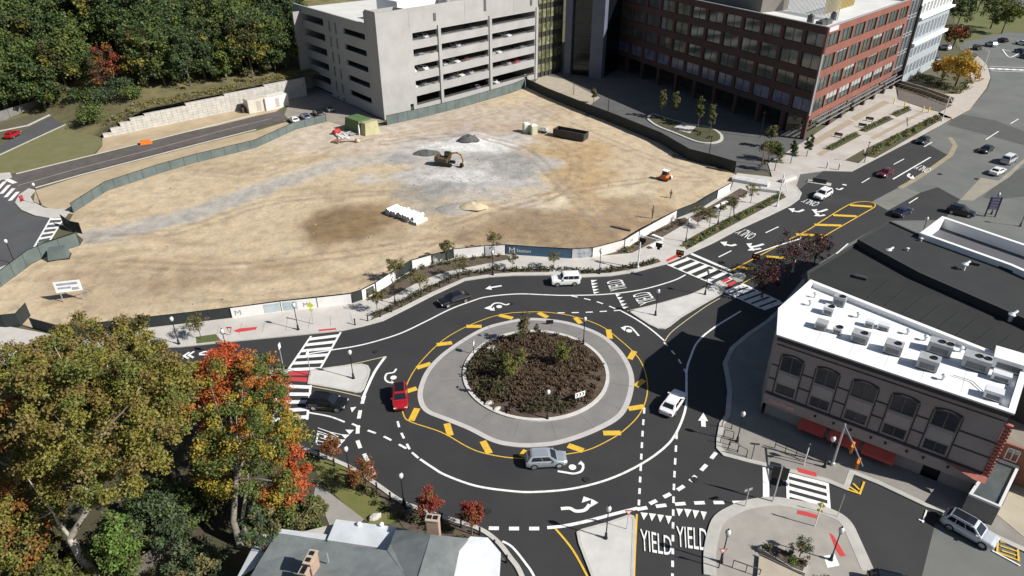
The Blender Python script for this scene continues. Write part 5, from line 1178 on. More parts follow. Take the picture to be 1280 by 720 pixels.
def chimney(px, py, z, w, l, h, rz):
    x, y, _ = hp(px, py, z+h); b = MB(); b.box((x, y, z+h/2-1.5), (w, l, h+3), R(rz)); c = part('chimney', b, mat('chimney_brick', (.40, .28, .21), .85, (.34, .23, .17), 2.5), HS)
    b = MB(); b.box((x, y, z+h+.05), (w+.14, l+.14, .1), R(rz)); part('chimney_cap', b, mat('chimney_cap', (.45, .36, .28), .8), c)
    for k in (-.25, .25):
        b = MB(); cs, sn = math.cos(R(rz)), math.sin(R(rz)); kx, ky = (k*w, 0) if w > l else (0, k*l)
        b.box((x+kx*cs-ky*sn, y+kx*sn+ky*cs, z+h+.13), (.34, .34, .1), R(rz)); part('flue', b, M_black, c)
chimney(541, 648, 7.0, 1.0, .6, 1.2, -8); chimney(388, 697, 7.0, .55, 1.2, 1.0, -12); chimney(380, 714, 7.0, .55, .55, .8, -12)
b = MB(); x, y, z = hp(410, 699, 7.0); b.tube((x, y, 6.6), (x, y, 7.7), .06); part('vent_pipe', b, M_steel, HS)
for px, py in ((449, 656.5), (477, 657)): b = MB(); x, y, z = hp(px, py, 5.2); b.lathe([(.2, 5.2), (.2, 5.45), (.08, 5.55)], (x, y, 0), 8); part('vent_cap', b, M_wht, HS)
# brown deck fence
fence('deck_fence', [(165, 727), (206, 696), (250, 690), (262, 700)], 1.9, 'brown board fence bending round the yard among the lower left trees', fabric=M_wood)
fence('board_fence', [(-40, 166), (0, 152), (40, 139), (77, 127)], 2.4, 'grey weathered board fence along the lane at the upper left', fabric=mat('grey_boards', (.19, .18, .175), .85, (.15, .145, .14), .6))
o = MB(); A, B = Vector(G(4, 701)), Vector(G(90, 720))
# ---------------------------------------------------------------- retaining wall and wooded bank
WA = Vector(G(130, 172.5)); wang = 43.3; fW = Face(WA, wang, 1)
M_st = mat('white_stone_block', (.50, .48, .44), .9, (.38, .36, .33), .9, detail=7, bump=.03, bscale=2)
RW = thing('retaining_wall', 'stepped white stone block retaining wall below the wooded bank', 'wall', (*WA, 0), R(wang))
steps = [(0, 1.9, .9), (1.9, 4.2, 1.8), (4.2, 6.6, 2.6), (6.6, 10, 3.2), (10, 20, 3.6), (20, 30, 4.2), (30, 41, 4.6), (41, 53, 5.0)]
o = MB()
for a, b, h in steps:
    z = 0; r_ = 0
    while z < h-.05:
        hh = min(.6, h-z); x = a
        while x < b-.05:
            w = min(1.25, b-x); jx = random.uniform(-.025, .025); o.box((x+w/2, .45+jx, z+hh/2), (w-.035, .9, hh-.035)); x += w
        z += hh
part('blocks', o, M_st, RW); o = MB(); o.box((26.5, .75, 1.5), (53, .3, 3.0)); 
o = MB()
for a, b, h in steps:
    o.box(((a+b)/2, .6, h/2-.05), (b-a-.02, .5, h-.15))
part('joint_backing', o, mat('stone_joint', (.28, .265, .24), .95), RW)
t = thing('wall_railing', 'thin dark railing along the top of the white stone wall', 'railing', (*WA, 0), R(wang)); 
for a, b, h in steps:
    o = MB(); o.box(((a+b)/2, 1.0, h+1.0), (b-a, .05, .06)); o.box(((a+b)/2, 1.0, h+.5), (b-a, .04, .05)); part('rail', o, M_black, t)
    k = a
    while k < b: o = MB(); o.tube((k, 1.0, h-.1), (k, 1.0, h+1.05), .04, n=5); part('post', o, M_black, t); k += 2.4
LA = Vector(G(100, 124)); LB_ = Vector(G(-40, 168)); LN = Vector((-(LA-LB_).y, (LA-LB_).x)).normalized()
def bank_h(x, y):
    d = Vector((x, y))-WA; s = d.dot(fW.u); v = -d.dot(fW.n)
    top = 1.2+3.4*ss(0, 12, s)+.8*ss(20, 50, s)
    f = ss(-14, 6, s)
    h = top*f*ss(.2, 1.0, v) if s > 0 else top*f*ss(0, 9, v)
    h = h+ss(6, 70, v)*9*f+ss(0, 60, v-8)*3
    d1 = (Vector((x, y))-LA).dot(LN)
    return h if s > 0 else h*max(ss(0, 8, d1), ss(-5, 0, s))-.3*(1-ss(-1, 1, d1))
o = MB(); nx, ny = 60, 40
gx = lambda i, k: WA+fW.u*(-70+i*3.1)-fW.n*(.95+k*k*.11+k*.4)
for k in range(ny):
    for i in range(nx):
        q = gx(i, k); h = bank_h(q.x, q.y); s = (q-WA).dot(fW.u)
        o.v.append((q.x, q.y, (h if k else max(h, .0))+.25*noise.noise(Vector((q.x*.3, q.y*.3, 0)))-(.35 if s < 0 and k < 3 else .05)))
for k in range(ny-1):
    for i in range(nx-1): o.f.append((k*nx+i, k*nx+i+1, (k+1)*nx+i+1, (k+1)*nx+i)); o.m.append(0)
struct('wooded_bank', o, mat('bank_grass', (.185, .15, .07), .95, (.085, .085, .035), .25, detail=8, bump=.08, bscale=2), smooth=True)
# ================================================================== street furniture
def mk_lamp():
    t = thing('street_lamp', 'black street lamp', 'street lamp')
    o = MB(); o.lathe([(.20, 0), (.20, .12), (.14, .2), (.12, .7), (.085, .8)], n=10); part('base', o, M_black, t, True)
    o = MB(); o.tube((0, 0, .78), (0, 0, 3.5), .06, .05, 8); o.lathe([(.06, 3.46), (.15, 3.56), (.15, 3.62)], n=10); part('pole', o, M_black, t)
    o = MB(); o.lathe([(.13, 3.62), (.24, 3.85), (.25, 4.05), (.16, 4.22), (.07, 4.3)], n=12); part('lamp_globe', o, M_globe, t, True)
    o = MB(); o.lathe([(.09, 4.26), (.08, 4.34), (.02, 4.46)], n=8); part('finial', o, M_black, t)
    return t
lamp = proto(mk_lamp)
for px, py, lab in ((19, 330, 'black street lamp on the pale pavement at the far left street'), (51, 256, 'black street lamp on the rounded pavement bulb by the access road'), (224, 431, 'black street lamp between two young trees on the lower left pavement'), (373, 413, 'black street lamp in front of the pale picture banner near the yellow flag'),
    (442, 474, 'black street lamp on the west splitter island'), (438, 597, 'black street lamp beside the red leaved tree nearest the black car'), (505, 631, 'black street lamp between red leaved trees above the house'), (729, 431, 'black street lamp at the back edge of the round island'), (684, 525, 'black street lamp at the front edge of the round island'),
    (757, 674, 'black street lamp on the south splitter island by the yield sign'), (616, 344.5, 'black street lamp on the kerb left of the dark blue banner'), (749, 343, 'black street lamp on the kerb right of the white boxy car'), (494, 380.5, 'black street lamp on the kerb above the black car on the circle'), (857, 303, 'black street lamp in the green strip above the striped crossing'),
    (897, 281, 'black street lamp in the green strip farther up the road'), (881, 369, 'black street lamp at the narrow end of the east splitter island'), (819, 395, 'black street lamp at the wide end of the east splitter island'), (1038, 701, 'black street lamp on the square pad of the corner plaza'), (901, 704, 'black street lamp behind the red yield sign on the corner plaza'),
    (921, 553, 'black street lamp in the shade of the brown corner building'), (1030, 585, 'black street lamp below the red awnings by the mast'), (234+52, 447, 'black street lamp hidden to its globe behind the red maple')):
    x, y = G(px, py); lamp((x, y, .12 if px not in (438, 505) else .02), random.uniform(0, 6), lab, 'black street lamps with pale globes')
lamp((*G(1239, 268), 0.02), 0, 'pale globed lamp beside the black panel sign at the right edge', 'black street lamps with pale globes')
lamp((*G(1275, 283), 0.02), 0, 'pale globed lamp standing farthest right above the dark roofs', 'black street lamps with pale globes'); lamp((*G(1150, 300), 0.02), 0, 'pale globed lamp rising behind the white coped roof corner', 'black street lamps with pale globes')
# bollards along the kerbs
def mk_boll():
    o = MB(); o.lathe([(.13, 0), (.13, .08), (.09, .12), (.085, .85), (.11, .9), (.09, 1.0), (.03, 1.06)], n=8); return solo('bollard', o, M_black, 'short black bollard', 'bollard', smooth=True)
boll = proto(mk_boll)
NB = smooth_line(GL([(444, 407), (478, 396), (505, 383), (538, 366), (577, 347.5), (608, 343), (640, 340.5), (690, 340), (728, 342.5), (762, 341), (800, 334), (826, 328)]), 4)
for x, y, a in along(NB, 1.85): boll((x, y, .13), 0, 'short black bollard in the row along the curved northern kerb', 'bollards along the northern kerb')
SB = smooth_line(GL([(399, 575), (440, 592), (472, 613), (503, 634), (548, 651), (593, 665), (616, 682), (640, 712)]), 4)
for x, y, a in along(SB, 2.0): boll((x, y, .02), 0, 'short black bollard in the row along the kerb above the house', 'bollards along the house side kerb')
# bike hoops and rails on the corner pavement
for i, (px, py) in enumerate(((902, 536), (904, 548), (900, 556), (910, 563), (921, 569))):
    t = thing('bike_hoop', ['black bike hoop at the shaded edge of the corner pavement', 'second black bike hoop from the shade on the corner pavement', 'middle black bike hoop on the corner pavement', 'fourth black bike hoop near the kerb tip of the corner pavement', 'black bike hoop standing last on the kerb side of the corner pavement'][i], 'bike rack', (*G(px+6, py), .13), R(-20 if i < 4 else -40))
    o = MB(); o.path([(-.5, 0, 0), (-.5, 0, .85), (-.42, 0, .98), (.42, 0, .98), (.5, 0, .85), (.5, 0, 0)], [.045]*6, 6); part('tube', o, M_black, t)
    o = MB(); o.box((-.5, 0, .01), (.16, .16, .02)); o.box((.5, 0, .01), (.16, .16, .02)); part('foot_plate', o, M_black, t)
t = thing('corner_railing', 'low black railing along the shaded building side of the corner pavement', 'railing', (*G(970, 568), .13)); a = Vector(G(970, 568))
P = [tuple(Vector(q)-a) for q in GL([(968, 561), (980, 566), (1015, 580)])]
o = MB(); o.strip(P, .06, .95, z1=1.02); o.strip(P, .05, .5, z1=.56); part('rail', o, M_black, t)
for x, y, _ in along(P, 1.1): o = MB(); o.tube((x, y, 0), (x, y, 1.0), .04, n=6); part('post', o, M_black, t)
def sign(name, label, px, py, rz, h, panels, pole=M_steel, z=.13, pr=.05, cat='sign', back=M_black):
    """panels: (shape, w, h, centre z, front material) facing local -y"""
    t = thing(name, label, cat, (*G(px, py), z), R(rz)); o = MB(); o.tube((0, 0, 0), (0, 0, h), pr, n=8); part('post', o, pole, t)
    for sh, w, hh, cz, m in panels:
        o = MB()
        pts = {'box': [(-w/2, -hh/2), (w/2, -hh/2), (w/2, hh/2), (-w/2, hh/2)], 'tri': [(0, -hh/2), (w/2, hh/2), (-w/2, hh/2)], 'dia': [(0, -hh/2), (w/2, 0), (0, hh/2), (-w/2, 0)], 'arrow': [(-w/2, -hh*.2), (w*.1, -hh*.2), (w*.1, -hh/2), (w/2, 0), (w*.1, hh/2), (w*.1, hh*.2), (-w/2, hh*.2)]}[sh]
        for yy, mm in ((-.075, 0), (-.05, 1)): o.poly([(a, yy, cz+b) for a, b in pts], mm)
        for (a, b), (c, d) in zip(pts, pts[1:]+pts[:1]): o.quad((a, -.075, cz+b), (c, -.075, cz+d), (c, -.05, cz+d), (a, -.05, cz+b), 1)
        p = part('sign_panel', o, [m, back], t)
        if sh == 'tri':
            k = MB(); k.poly([(a*.62, -.08, cz+.03+b*.62) for a, b in pts]); part('white_centre', k, M_wht, p)
    return t
M_sr = mat('sign_red', (.5, .03, .03), .5); M_sy = mat('sign_yellow', (.75, .62, .03), .5); M_so = mat('sign_orange', (.7, .24, .02), .5); M_al = mat('sign_back', (.40, .41, .42), .5, metal=.4); M_nb = mat('navy_sign', (.04, .055, .09), .5)
sign('yield_sign', 'red and white yield sign at the tip of the south splitter island', 783, 662.5, 0, 2.6, [('tri', .8, .7, 2.3, M_sr)], pr=.035, back=M_al)
sign('yield_sign', 'red and white yield sign on the pole at the left edge of the corner plaza', 898, 711, 0, 2.6, [('tri', .8, .7, 2.3, M_sr)], pole=M_black, back=M_al)
sign('sign_post', 'tall grey sign post seen edge on at the west crossing by the maple', 355, 463, 85, 4.0, [('box', .6, .75, 3.6, M_wht)], back=M_al)
sign('sign_post', 'tall grey sign post between the two west crossings on the splitter island', 389, 470, 80, 3.7, [('box', .6, .6, 3.3, M_wht)], back=M_al)
sign('pedestrian_sign', 'yellow green diamond pedestrian sign above an arrow plate in front of the pale banner', 392, 406, -5, 3.6, [('dia', 1.0, 1.0, 3.1, mat('fluoro_yellow', (.80, .85, .06), .5)), ('box', .6, .32, 2.3, MATS['fluoro_yellow'])], back=M_al)
sign('pedestrian_sign', 'yellow topped pedestrian sign on a white post at the plaza crossing', 1018, 659, 150, 3.0, [('dia', .75, .75, 2.8, M_sy), ('box', .5, .3, 2.1, M_sy)], pole=M_wht, back=M_sy)
sign('guide_sign', 'large black backed guide sign on a grey pole at the top of the corner plaza', 965.5, 628, 165, 4.7, [('box', 1.5, 1.5, 3.8, M_nb)], pr=.07)
sign('street_sign', 'small grey sign seen from behind at the left of the corner plaza kerb', 931, 634, 200, 2.4, [('box', .9, .32, 2.2, M_wht)], back=M_al)
sign('street_sign', 'thin brown T topped sign on the lit corner pavement', 939, 575, 170, 2.2, [('box', .95, .25, 2.1, M_wood)], pole=M_wood, back=M_wood)
sign('push_button_post', 'white post with a black head at the corner pavement crossing', 1004.5, 582, 30, 2.9, [('box', .5, .4, 2.7, M_black)], pole=M_wht, pr=.06, cat='post')
sign('sign_post', 'thin grey post without a panel at the right of the plaza crossing', 1046, 647, 0, 3.0, [('box', .06, .5, 2.6, M_al)], pr=.03)
sign('work_sign', 'small red triangle work flag on the pavement near the red tactile strip', 289, 420, 0, 1.4, [('tri', .75, 1.1, .8, M_sr)], pr=.025)
sign('keep_right_sign', 'small dark post with a plate at the left rim of the round island', 592, 443, 80, 2.0, [('box', .6, .7, 1.6, M_wht)], pole=M_black, z=.2)
t = sign('route_sign', 'white chevron sign on two legs at the right front of the round island', 724, 506, 25, 1.2, [('box', 1.3, .75, 1.35, M_wht)], z=.25, pr=.03)
o = MB(); o.tube((-.45, 0, -.1), (-.45, 0, 1.4), .03, n=6); o.tube((.45, 0, -.1), (.45, 0, 1.4), .03, n=6); part('leg', o, M_steel, t)
o = MB()
for k in (-.4, 0, .4): o.poly([(k-.15, -.082, 1.6), (k, -.082, 1.6), (k+.14, -.082, 1.35), (k, -.082, 1.1), (k-.15, -.082, 1.1), (k, -.082, 1.35)])
part('chevrons', o, M_black, t)
t = sign('island_plate', 'small black plate sign lying low on the apron behind the round island', 687, 406, 0, .5, [('box', 1.0, .6, .45, M_black)], z=.08)
t = thing('panel_sign', 'tall black double post sign with violet panels beside the shop roofs', 'sign', (*G(1237, 271), .02), R(-8))
for x in (-.85, .85): o = MB(); o.box((x, 0, 1.9), (.18, .18, 3.8)); part('post', o, M_black, t)
o = MB(); o.box((0, 0, 2.6), (1.5, .12, 2.3)); part('board', o, mat('sign_violet', (.07, .06, .13), .4), t); o = MB()
for z in (1.7, 2.2, 2.75, 3.3): o.box((0, -.07, z), (1.3, .03, .28))
part('name_strips', o, mat('sign_strip', (.16, .15, .22), .5), t)
# traffic masts with flashing beacons
M_bo = mat('beacon_orange', (.75, .22, .02), .45); M_lens = mat('red_lens', (.35, .02, .015), .25)
def beacon(label, loc, rz, back=False, hm=None):
    t = thing('beacon_signal', label, 'traffic signal', loc, R(rz)); o = MB(); o.box((0, .12, 0), (.95, .24, .62)); o.box((0, .12, -.5), (.42, .24, .42)); part('housing', o, hm or M_black, t)
    if not back:
        o = MB(); o.box((0, 0, .0), (1.15, .02, .82)); o.box((0, 0, -.52), (.62, .02, .5)); part('backplate', o, M_black, t)
    for x, z, m in ((-.26, .05, M_lens), (.26, .05, M_lens), (0, -.48, M_sy)):
        o = MB(); o.tube((x, -.012, z), (x, -.05, z), .16, n=12); l = part('lens', o, M_bo, t); o = MB(); o.tube((x, -.05, z), (x, -.065, z), .09, n=10); part('reflector', o, M_bo if m is M_sy else M_lens, l)
        o = MB(); o.path([(x-.17, -.03, z+.02), (x-.1, -.16, z+.16), (x+.1, -.16, z+.16), (x+.17, -.03, z+.02)], [.02]*4, 4); part('visor', o, M_bo, t)
    return t
def mast(label, base, top, arm_px, arm_z, m=M_wht):
    x, y = G(*base); t = thing('signal_mast', label, 'signal mast', (x, y, .13)); o = MB(); o.lathe([(.24, 0), (.24, .3), (.14, .4)], n=10); part('base', o, M_steel, t)
    o = MB(); o.tube((0, 0, .3), (0, 0, top), .12, .09, 8); part('pole', o, M_steel if m is None else m, t)
    e = Vector(G(*arm_px, arm_z))-Vector((x, y)); o = MB(); o.path([(0, 0, top-.3), (e.x*.5, e.y*.5, (top-.3+arm_z)/2+.1), (e.x, e.y, arm_z)], [.085, .07, .05], 7); part('arm', o, M_steel if m is None else m, t)
    return t
mast('white signal mast on the north pavement with its arm over the striped crossing', (797, 336), 6.0, (855, 311), 5.6)
for px, py, z, rz, lab, bk in ((804, 300, 5.3, 150, 'black signal seen from behind nearest the white mast', True), (824, 306, 5.2, 150, 'black signal seen from behind midway on the white mast arm', True), (850, 316, 5.0, -25, 'orange rimmed beacon at the end of the white mast arm over the crossing', False)): beacon(lab, (*G(px, py, z), z), rz, bk)
mast('grey signal mast hidden in the dark red tree with its arm over the hatched median', (990, 342), 6.2, (943, 318), 5.8)
beacon('orange rimmed beacon in front of the dark red tree over the hatched median', (*G(945, 321, 5.0), 5.0), -25)
mast('white signal mast rising in front of the red awnings', (1040, 582), 5.6, (1078, 584), 5.6, None)
for px, py, z, lab in ((1064, 558, 5.1, 'upper orange beacon on the arm before the red awnings'), (1071, 578, 5.1, 'lower orange beacon at the arm end before the red awnings')): 
    beacon(lab, (*G(px, py, z), z), 235, hm=M_bo)
mast('white signal mast at the corner of the office driveway', (971, 259), 6.5, (985, 245), 6.2); mast('tall white post at the far end of the street hedge', (1177, 152), 6.5, (1191, 132), 6.3)
mast('tall white post at the far corner crossing', (1226, 96), 7.5, (1229, 60), 7.3)
for i, (px, py) in enumerate(((1117, 130), (1130, 134.5), (1153, 140), (1160, 141.5), (1033, 211), (1048, 213))):
    o = MB(); o.lathe([(.16, 0), (.16, 1.3), (.08, 1.42)], n=8)
    if i < 4: solo('bollard', o, M_sy, 'yellow steel bollard guarding the sunken office ramp', 'bollard', (*G(px, py), .12), group='yellow ramp bollards', smooth=True)
    else: solo('bollard', o, M_steel, 'thin grey bollard on the office plaza by the driveway mouth', 'bollard', (*G(px, py), .12), group='grey plaza bollards', smooth=True)
# plaza poles, benches and bins in front of the offices
for px, py, h, lab in ((1080, 204, 4.6, 'dark brown post at the lower end of the street hedge'), (950, 172, 6.0, 'thin grey light pole beside the forecourt kerb'), (760, 140, 5.0, 'thin grey light pole behind the middle of the black fence'), (717, 118, 4.5, 'thin grey light pole behind the upper black fence'), (952, 206, 3.6, 'rusty orange trunk like post at the driveway corner'), (886, 196, 4.5, 'thin dark light pole at the near end of the oval planter')):
    o = MB(); o.tube((0, 0, 0), (0, 0, h), .16 if 'rusty' in lab else .09, .07, 8); o.box((0, 0, h), (.5, .2, .12)); solo('light_pole' if 'light' in lab else 'post', o, mat('rust', (.28, .10, .04), .9) if 'rusty' in lab else M_wood if 'brown' in lab else M_black, lab, 'pole', (*G(px, py), .05))
for px, py, rz, lab in ((1077, 160, -35, 'black bench at the end of the middle office planter'), (1047, 172, -35, 'black and white bench beside the nearest office planter'), (1086, 152, -35, 'dark bench beside the far office planter')):
    t = thing('bench', lab, 'bench', (*G(px, py), .13), R(rz)); o = MB(); o.box((0, 0, .45), (1.8, .5, .08)); part('seat', o, M_black, t); o = MB(); o.box((0, .24, .75), (1.8, .06, .45)); part('backrest', o, M_black, t)
    for x in (-.7, .7): o = MB(); o.box((x, 0, .21), (.08, .45, .42)); part('leg', o, M_black, t)
for i, ((px, py), (qx, qy), w) in enumerate((((827, 305), (813, 312), 1.0), ((900, 266.5), (882, 275.5), 1.0), ((894, 262), (908, 255), .9), ((815, 297), (828, 302), .8))):
    A, B = Vector(G(px, py)), Vector(G(qx, qy)); c = (A+B)/2; t = thing('stone_bench', ['white stone bench by the white signal mast', 'long white stone bench in the walk below the black fence', 'white stone bench near the top banner', 'pale stone block beside the bed by the mast'][i], 'bench', (c.x, c.y, .13), math.atan2((B-A).y, (B-A).x))
    o = MB(); o.box((0, 0, .42), ((B-A).length, w*.6, .12)); part('slab', o, M_wht, t)
    for k in (-.35, .35): o = MB(); o.box(((B-A).length*k, 0, .18), (.35, w*.45, .36)); part('support', o, M_conc, t)
# white forecourt structures at the driveway corner
for i, (px, py, w, l, rz, lab) in enumerate(((938, 229, 7, 2.4, -30, 'white patterned low planter wall at the driveway corner'), (960, 240, 4, 1.2, -20, 'white slab seat left of the driveway signal mast'), (985, 226, 4.2, 1.0, 35, 'white kerb like wall at the driveway mouth'))):
    t = thing('planter_wall', lab, 'planter', (*G(px, py), .13), R(rz)); o = MB(); o.box((0, 0, .3), (w, l, .6)); part('wall', o, mat('white_precast', (.6, .6, .6), .8, (.48, .47, .46), .8), t); o = MB(); o.box((0, 0, .61), (w-.5, l-.5, .04)); part('soil', o, M_conc if i else mat('cobble', (.4, .4, .4), .9, (.6, .6, .6), 1.2), t)
t = thing('sign_slab', 'dark low entrance slab in the driveway mouth behind the white car', 'sign', (*G(1024, 229), .02), R(-28)); o = MB(); o.box((0, 0, .5), (2.6, .5, 1.0)); part('slab', o, mat('dark_slab', (.05, .05, .05), .6), t); o = MB(); o.box((0, 0, .04), (4.4, 1.6, .12)); part('base', o, M_conc, t)
# planter wall and pergola slab on the plaza bottom
t = thing('plaza_planter', 'long raised planter with shrubs at the bottom of the corner plaza', 'planter', (*G(975, 705), .13), 0); a = Vector(G(975, 705))
P = [tuple(Vector(q)-a) for q in GL([(946, 689), (960, 684), (1010, 708), (1005, 722), (990, 716)])]
o = MB(); o.prism(P, 0, .45); part('wall', o, MATS['plaza_kerb'], t); o = MB(); o.prism([tuple(Vector((sum(q[0] for q in P)/5, sum(q[1] for q in P)/5)).lerp(Vector(q), .86)) for q in P], .44, .5); part('soil', o, M_soil, t)
t = thing('timber_deck', 'pale timber deck platform at the very bottom of the corner plaza', 'deck', (*G(975, 725), .13)); a = Vector(G(975, 725))
P = [tuple(Vector(q)-a) for q in GL([(948, 697), (1001, 722), (1010, 760), (940, 760), (946, 720)])]
o = MB(); o.prism(P, 0, .30); part('platform', o, mat('pale_timber', (.42, .36, .28), .85, (.36, .31, .245), .8), t); o = MB(); o.strip(P[:2], .12, .3, z1=.42); part('edge', o, M_wood, t)
t = thing('plaza_rail', 'thin brown rail beside the yield sign on the corner plaza', 'railing', (*G(920, 712), .13), R(-25)); o = MB(); o.box((.8, 0, .95), (2.4, .07, .08)); part('rail', o, M_wood, t)
for x in (-.35, .8, 1.95): o = MB(); o.box((x, 0, .47), (.07, .07, .94)); part('post', o, M_wood, t)
# rocks on the island and lawn
for px, py, s, lab in ((614, 441, .75, 'pale flat boulder at the upper left of the round island'), (612, 506, .5, 'small pale boulder at the lower left of the round island'), (621, 513, .4, 'grey stone beside the small boulder on the round island'), (468, 648, .55, 'buff boulder at the end of the corner lawn')):
    x, y = G(px, py); z = island_z(x, y) if px > 500 else .02
    o = MB(); o.ball((0, 0, .2*s), (s*1.3, s*.7, s*.55), n=9, rings=5, jit=.16); solo('boulder', o, mat('pale_rock', (.5, .47, .42), .9, (.4, .38, .35), 3), lab, 'boulder', (x, y, z), R(10+px % 40))

# ================================================================== vehicles
M_tyre = mat('tyre_rubber', (.012, .012, .012), .8); M_rim = mat('wheel_rim', (.45, .46, .47), .3, metal=.7); M_hl = mat('headlight_glass', (.7, .72, .75), .15); M_tl = mat('tail_light_red', (.4, .015, .015), .3)
def paint(name, c, metal=.25): return mat('car_paint_'+name, c, .32, metal=metal, coat=.8)
STY = {'sedan': (4.7, 1.82, 1.42, .86, .92, (-1.95, -1.15, .45, 1.20)), 'suv': (4.6, 1.86, 1.66, 1.0, 1.06, (-2.1, -1.75, .40, 1.15)), 'crossover': (4.35, 1.8, 1.62, .98, 1.04, (-2.0, -1.6, .35, 1.15)), 'jeep': (4.3, 1.86, 1.84, 1.08, 1.14, (-2.05, -1.98, .42, .72)), 'hatch': (4.2, 1.78, 1.48, .9, .95, (-1.98, -1.5, .35, 1.2)), 'van': (5.0, 1.95, 1.95, 1.05, 1.12, (-2.4, -2.2, .9, 1.75))}
CM = {}
def car_meshes(style):
    if style in CM: return CM[style]
    L, W, H, hood, belt, (xa, xb, xc, xd) = STY[style]; w = W/2; jp = style == 'jeep'
    b = MB(); st = [(-.5, .80, .42, belt*.80), (-.485, .93, .30, belt*.95), (-.42, .99, .22, belt*.99), (-.3, 1, .2, belt), (0, 1, .2, belt), (.18, 1, .2, (belt+hood)/2), (.3, .995, .2, hood), (.42, .96 if not jp else .98, .24, hood*.95 if not jp else hood*.99), (.485, .86 if not jp else .95, .32, hood*.86 if not jp else hood*.96), (.5, .72 if not jp else .9, .45, hood*.72 if not jp else hood*.9)]
    rings = []
    for f, kw, zl, zt in st:
        k = len(b.v); ww = w*kw; zm = (zl+zt)*.52
        for y, z in ((-.82*ww, zl), (-.97*ww, zl+.12), (-ww, zm), (-.97*ww, zt-.10), (-.86*ww, zt-.01), (0, zt+.025), (.86*ww, zt-.01), (.97*ww, zt-.10), (ww, zm), (.97*ww, zl+.12), (.82*ww, zl)): b.v.append((f*L, y, z))
        rings.append(k)
    n = 11
    for p, q in zip(rings, rings[1:]):
        for i in range(n): j = (i+1) % n; b.f.append((p+i, q+i, q+j, p+j)); b.m.append(0)
    b.f.append(tuple(rings[0]+i for i in range(n))); b.m.append(0); b.f.append(tuple(rings[-1]+i for i in reversed(range(n)))); b.m.append(0)
    wb, wt = .93*w, (.74 if not jp else .86)*w; zb = belt-.03; zr = H-.07
    ring = lambda z, x0, x1, ww: [(x0, -ww, z), (x1, -ww, z), (x1, ww, z), (x0, ww, z)]
    k = len(b.v); b.v += ring(zb, xa, xd, wb)+ring(zr, xb, xc, wt)+ring(H-.015, xb+.12, xc-.18, wt*.88)+ring(H, xb+.35, xc-.45, wt*.55)
    for a in (0, 4, 8):
        for i in range(4): j = (i+1) % 4; b.f.append((k+a+i, k+a+j, k+a+4+j, k+a+4+i)); b.m.append(0)
    b.f.append((k+12, k+13, k+14, k+15)); b.m.append(0)
    for y in (-1, 1): b.box((xd-.35, y*(wb+.1), belt+.06), (.2, .18, .13))
    if jp: b.tube((-L/2-.02, 0, .95), (-L/2-.2, 0, .95), .37, n=14); 
    if style in ('suv', 'crossover'):
        for y in (-1, 1): b.box(((xb+xc)/2, y*wt*.86, H+.03), ((xc-xb)*.8, .05, .05))
    body = b.mesh('body', [paint('blank', (.5, .5, .5))]); body.polygons.foreach_set('use_smooth', [False]*len(body.polygons))
    def pane(A, B, C, D, i0=.06, i1=.06, j0=.1, j1=.12, off=.012):
        A, B, C, D = map(Vector, (A, B, C, D)); nrm = (B-A).cross(D-A).normalized(); ce = (A+B+C+D)/4
        if nrm.dot(ce-Vector((ce.x*.6, 0, .9))) < 0: nrm = -nrm
        f = lambda u, v: A.lerp(B, u).lerp(D.lerp(C, u), v)+nrm*off
        return [f(i0, j0), f(1-i1, j0), f(1-i1, 1-j1), f(i0, 1-j1)]
    lo, up = ring(zb, xa, xd, wb), ring(zr, xb, xc, wt); wins = []
    m = MB(); m.poly(pane(lo[1], lo[2], up[2], up[1])); wins.append(('windshield', m)); m = MB(); m.poly(pane(lo[3], lo[0], up[0], up[3], .1, .1, .25)); wins.append(('rear_window', m))
    cuts = {'sedan': (.13, .52, .9), 'suv': (.06, .3, .6, .92), 'crossover': (.1, .52, .9), 'jeep': (.04, .34, .66, .95), 'hatch': (.12, .5, .9), 'van': (.05, .36, .68, .95)}[style]
    for (p, q, r_, s) in ((lo[0], lo[1], up[1], up[0]), (lo[2], lo[3], up[3], up[2])):
        m = MB(); fl = p[1] > 0
        for u0, u1 in zip(cuts, cuts[1:]):
            a, c = (1-u1, 1-u0) if fl else (u0, u1); m.poly(pane(p, q, r_, s, a+.012, 1-c+.012, .16, .1))
        wins.append(('side_window', m))
    ws = [(nm, mm.mesh(nm, M_glass)) for nm, mm in wins]
    wr = .34 if style in ('sedan', 'hatch') else .38
    t = MB(); t.tube((0, -.11, 0), (0, .11, 0), wr, n=16); t.m = [0]*len(t.f); ty = t.mesh('wheel', M_tyre)
    t = MB(); t.tube((0, -.118, 0), (0, .118, 0), wr*.66, n=12); rm = t.mesh('rim', M_rim)
    hl = MB(); hl.box((0, 0, 0), (.14, .34, .14)); tl = MB(); tl.box((0, 0, 0), (.12, .28, .2))
    CM[style] = (body, ws, ty, rm, hl.mesh('headlight', M_hl), tl.mesh('taillight', M_tl), wr); return CM[style]
M_fr = mat('black_trim', (.015, .015, .016), .5)
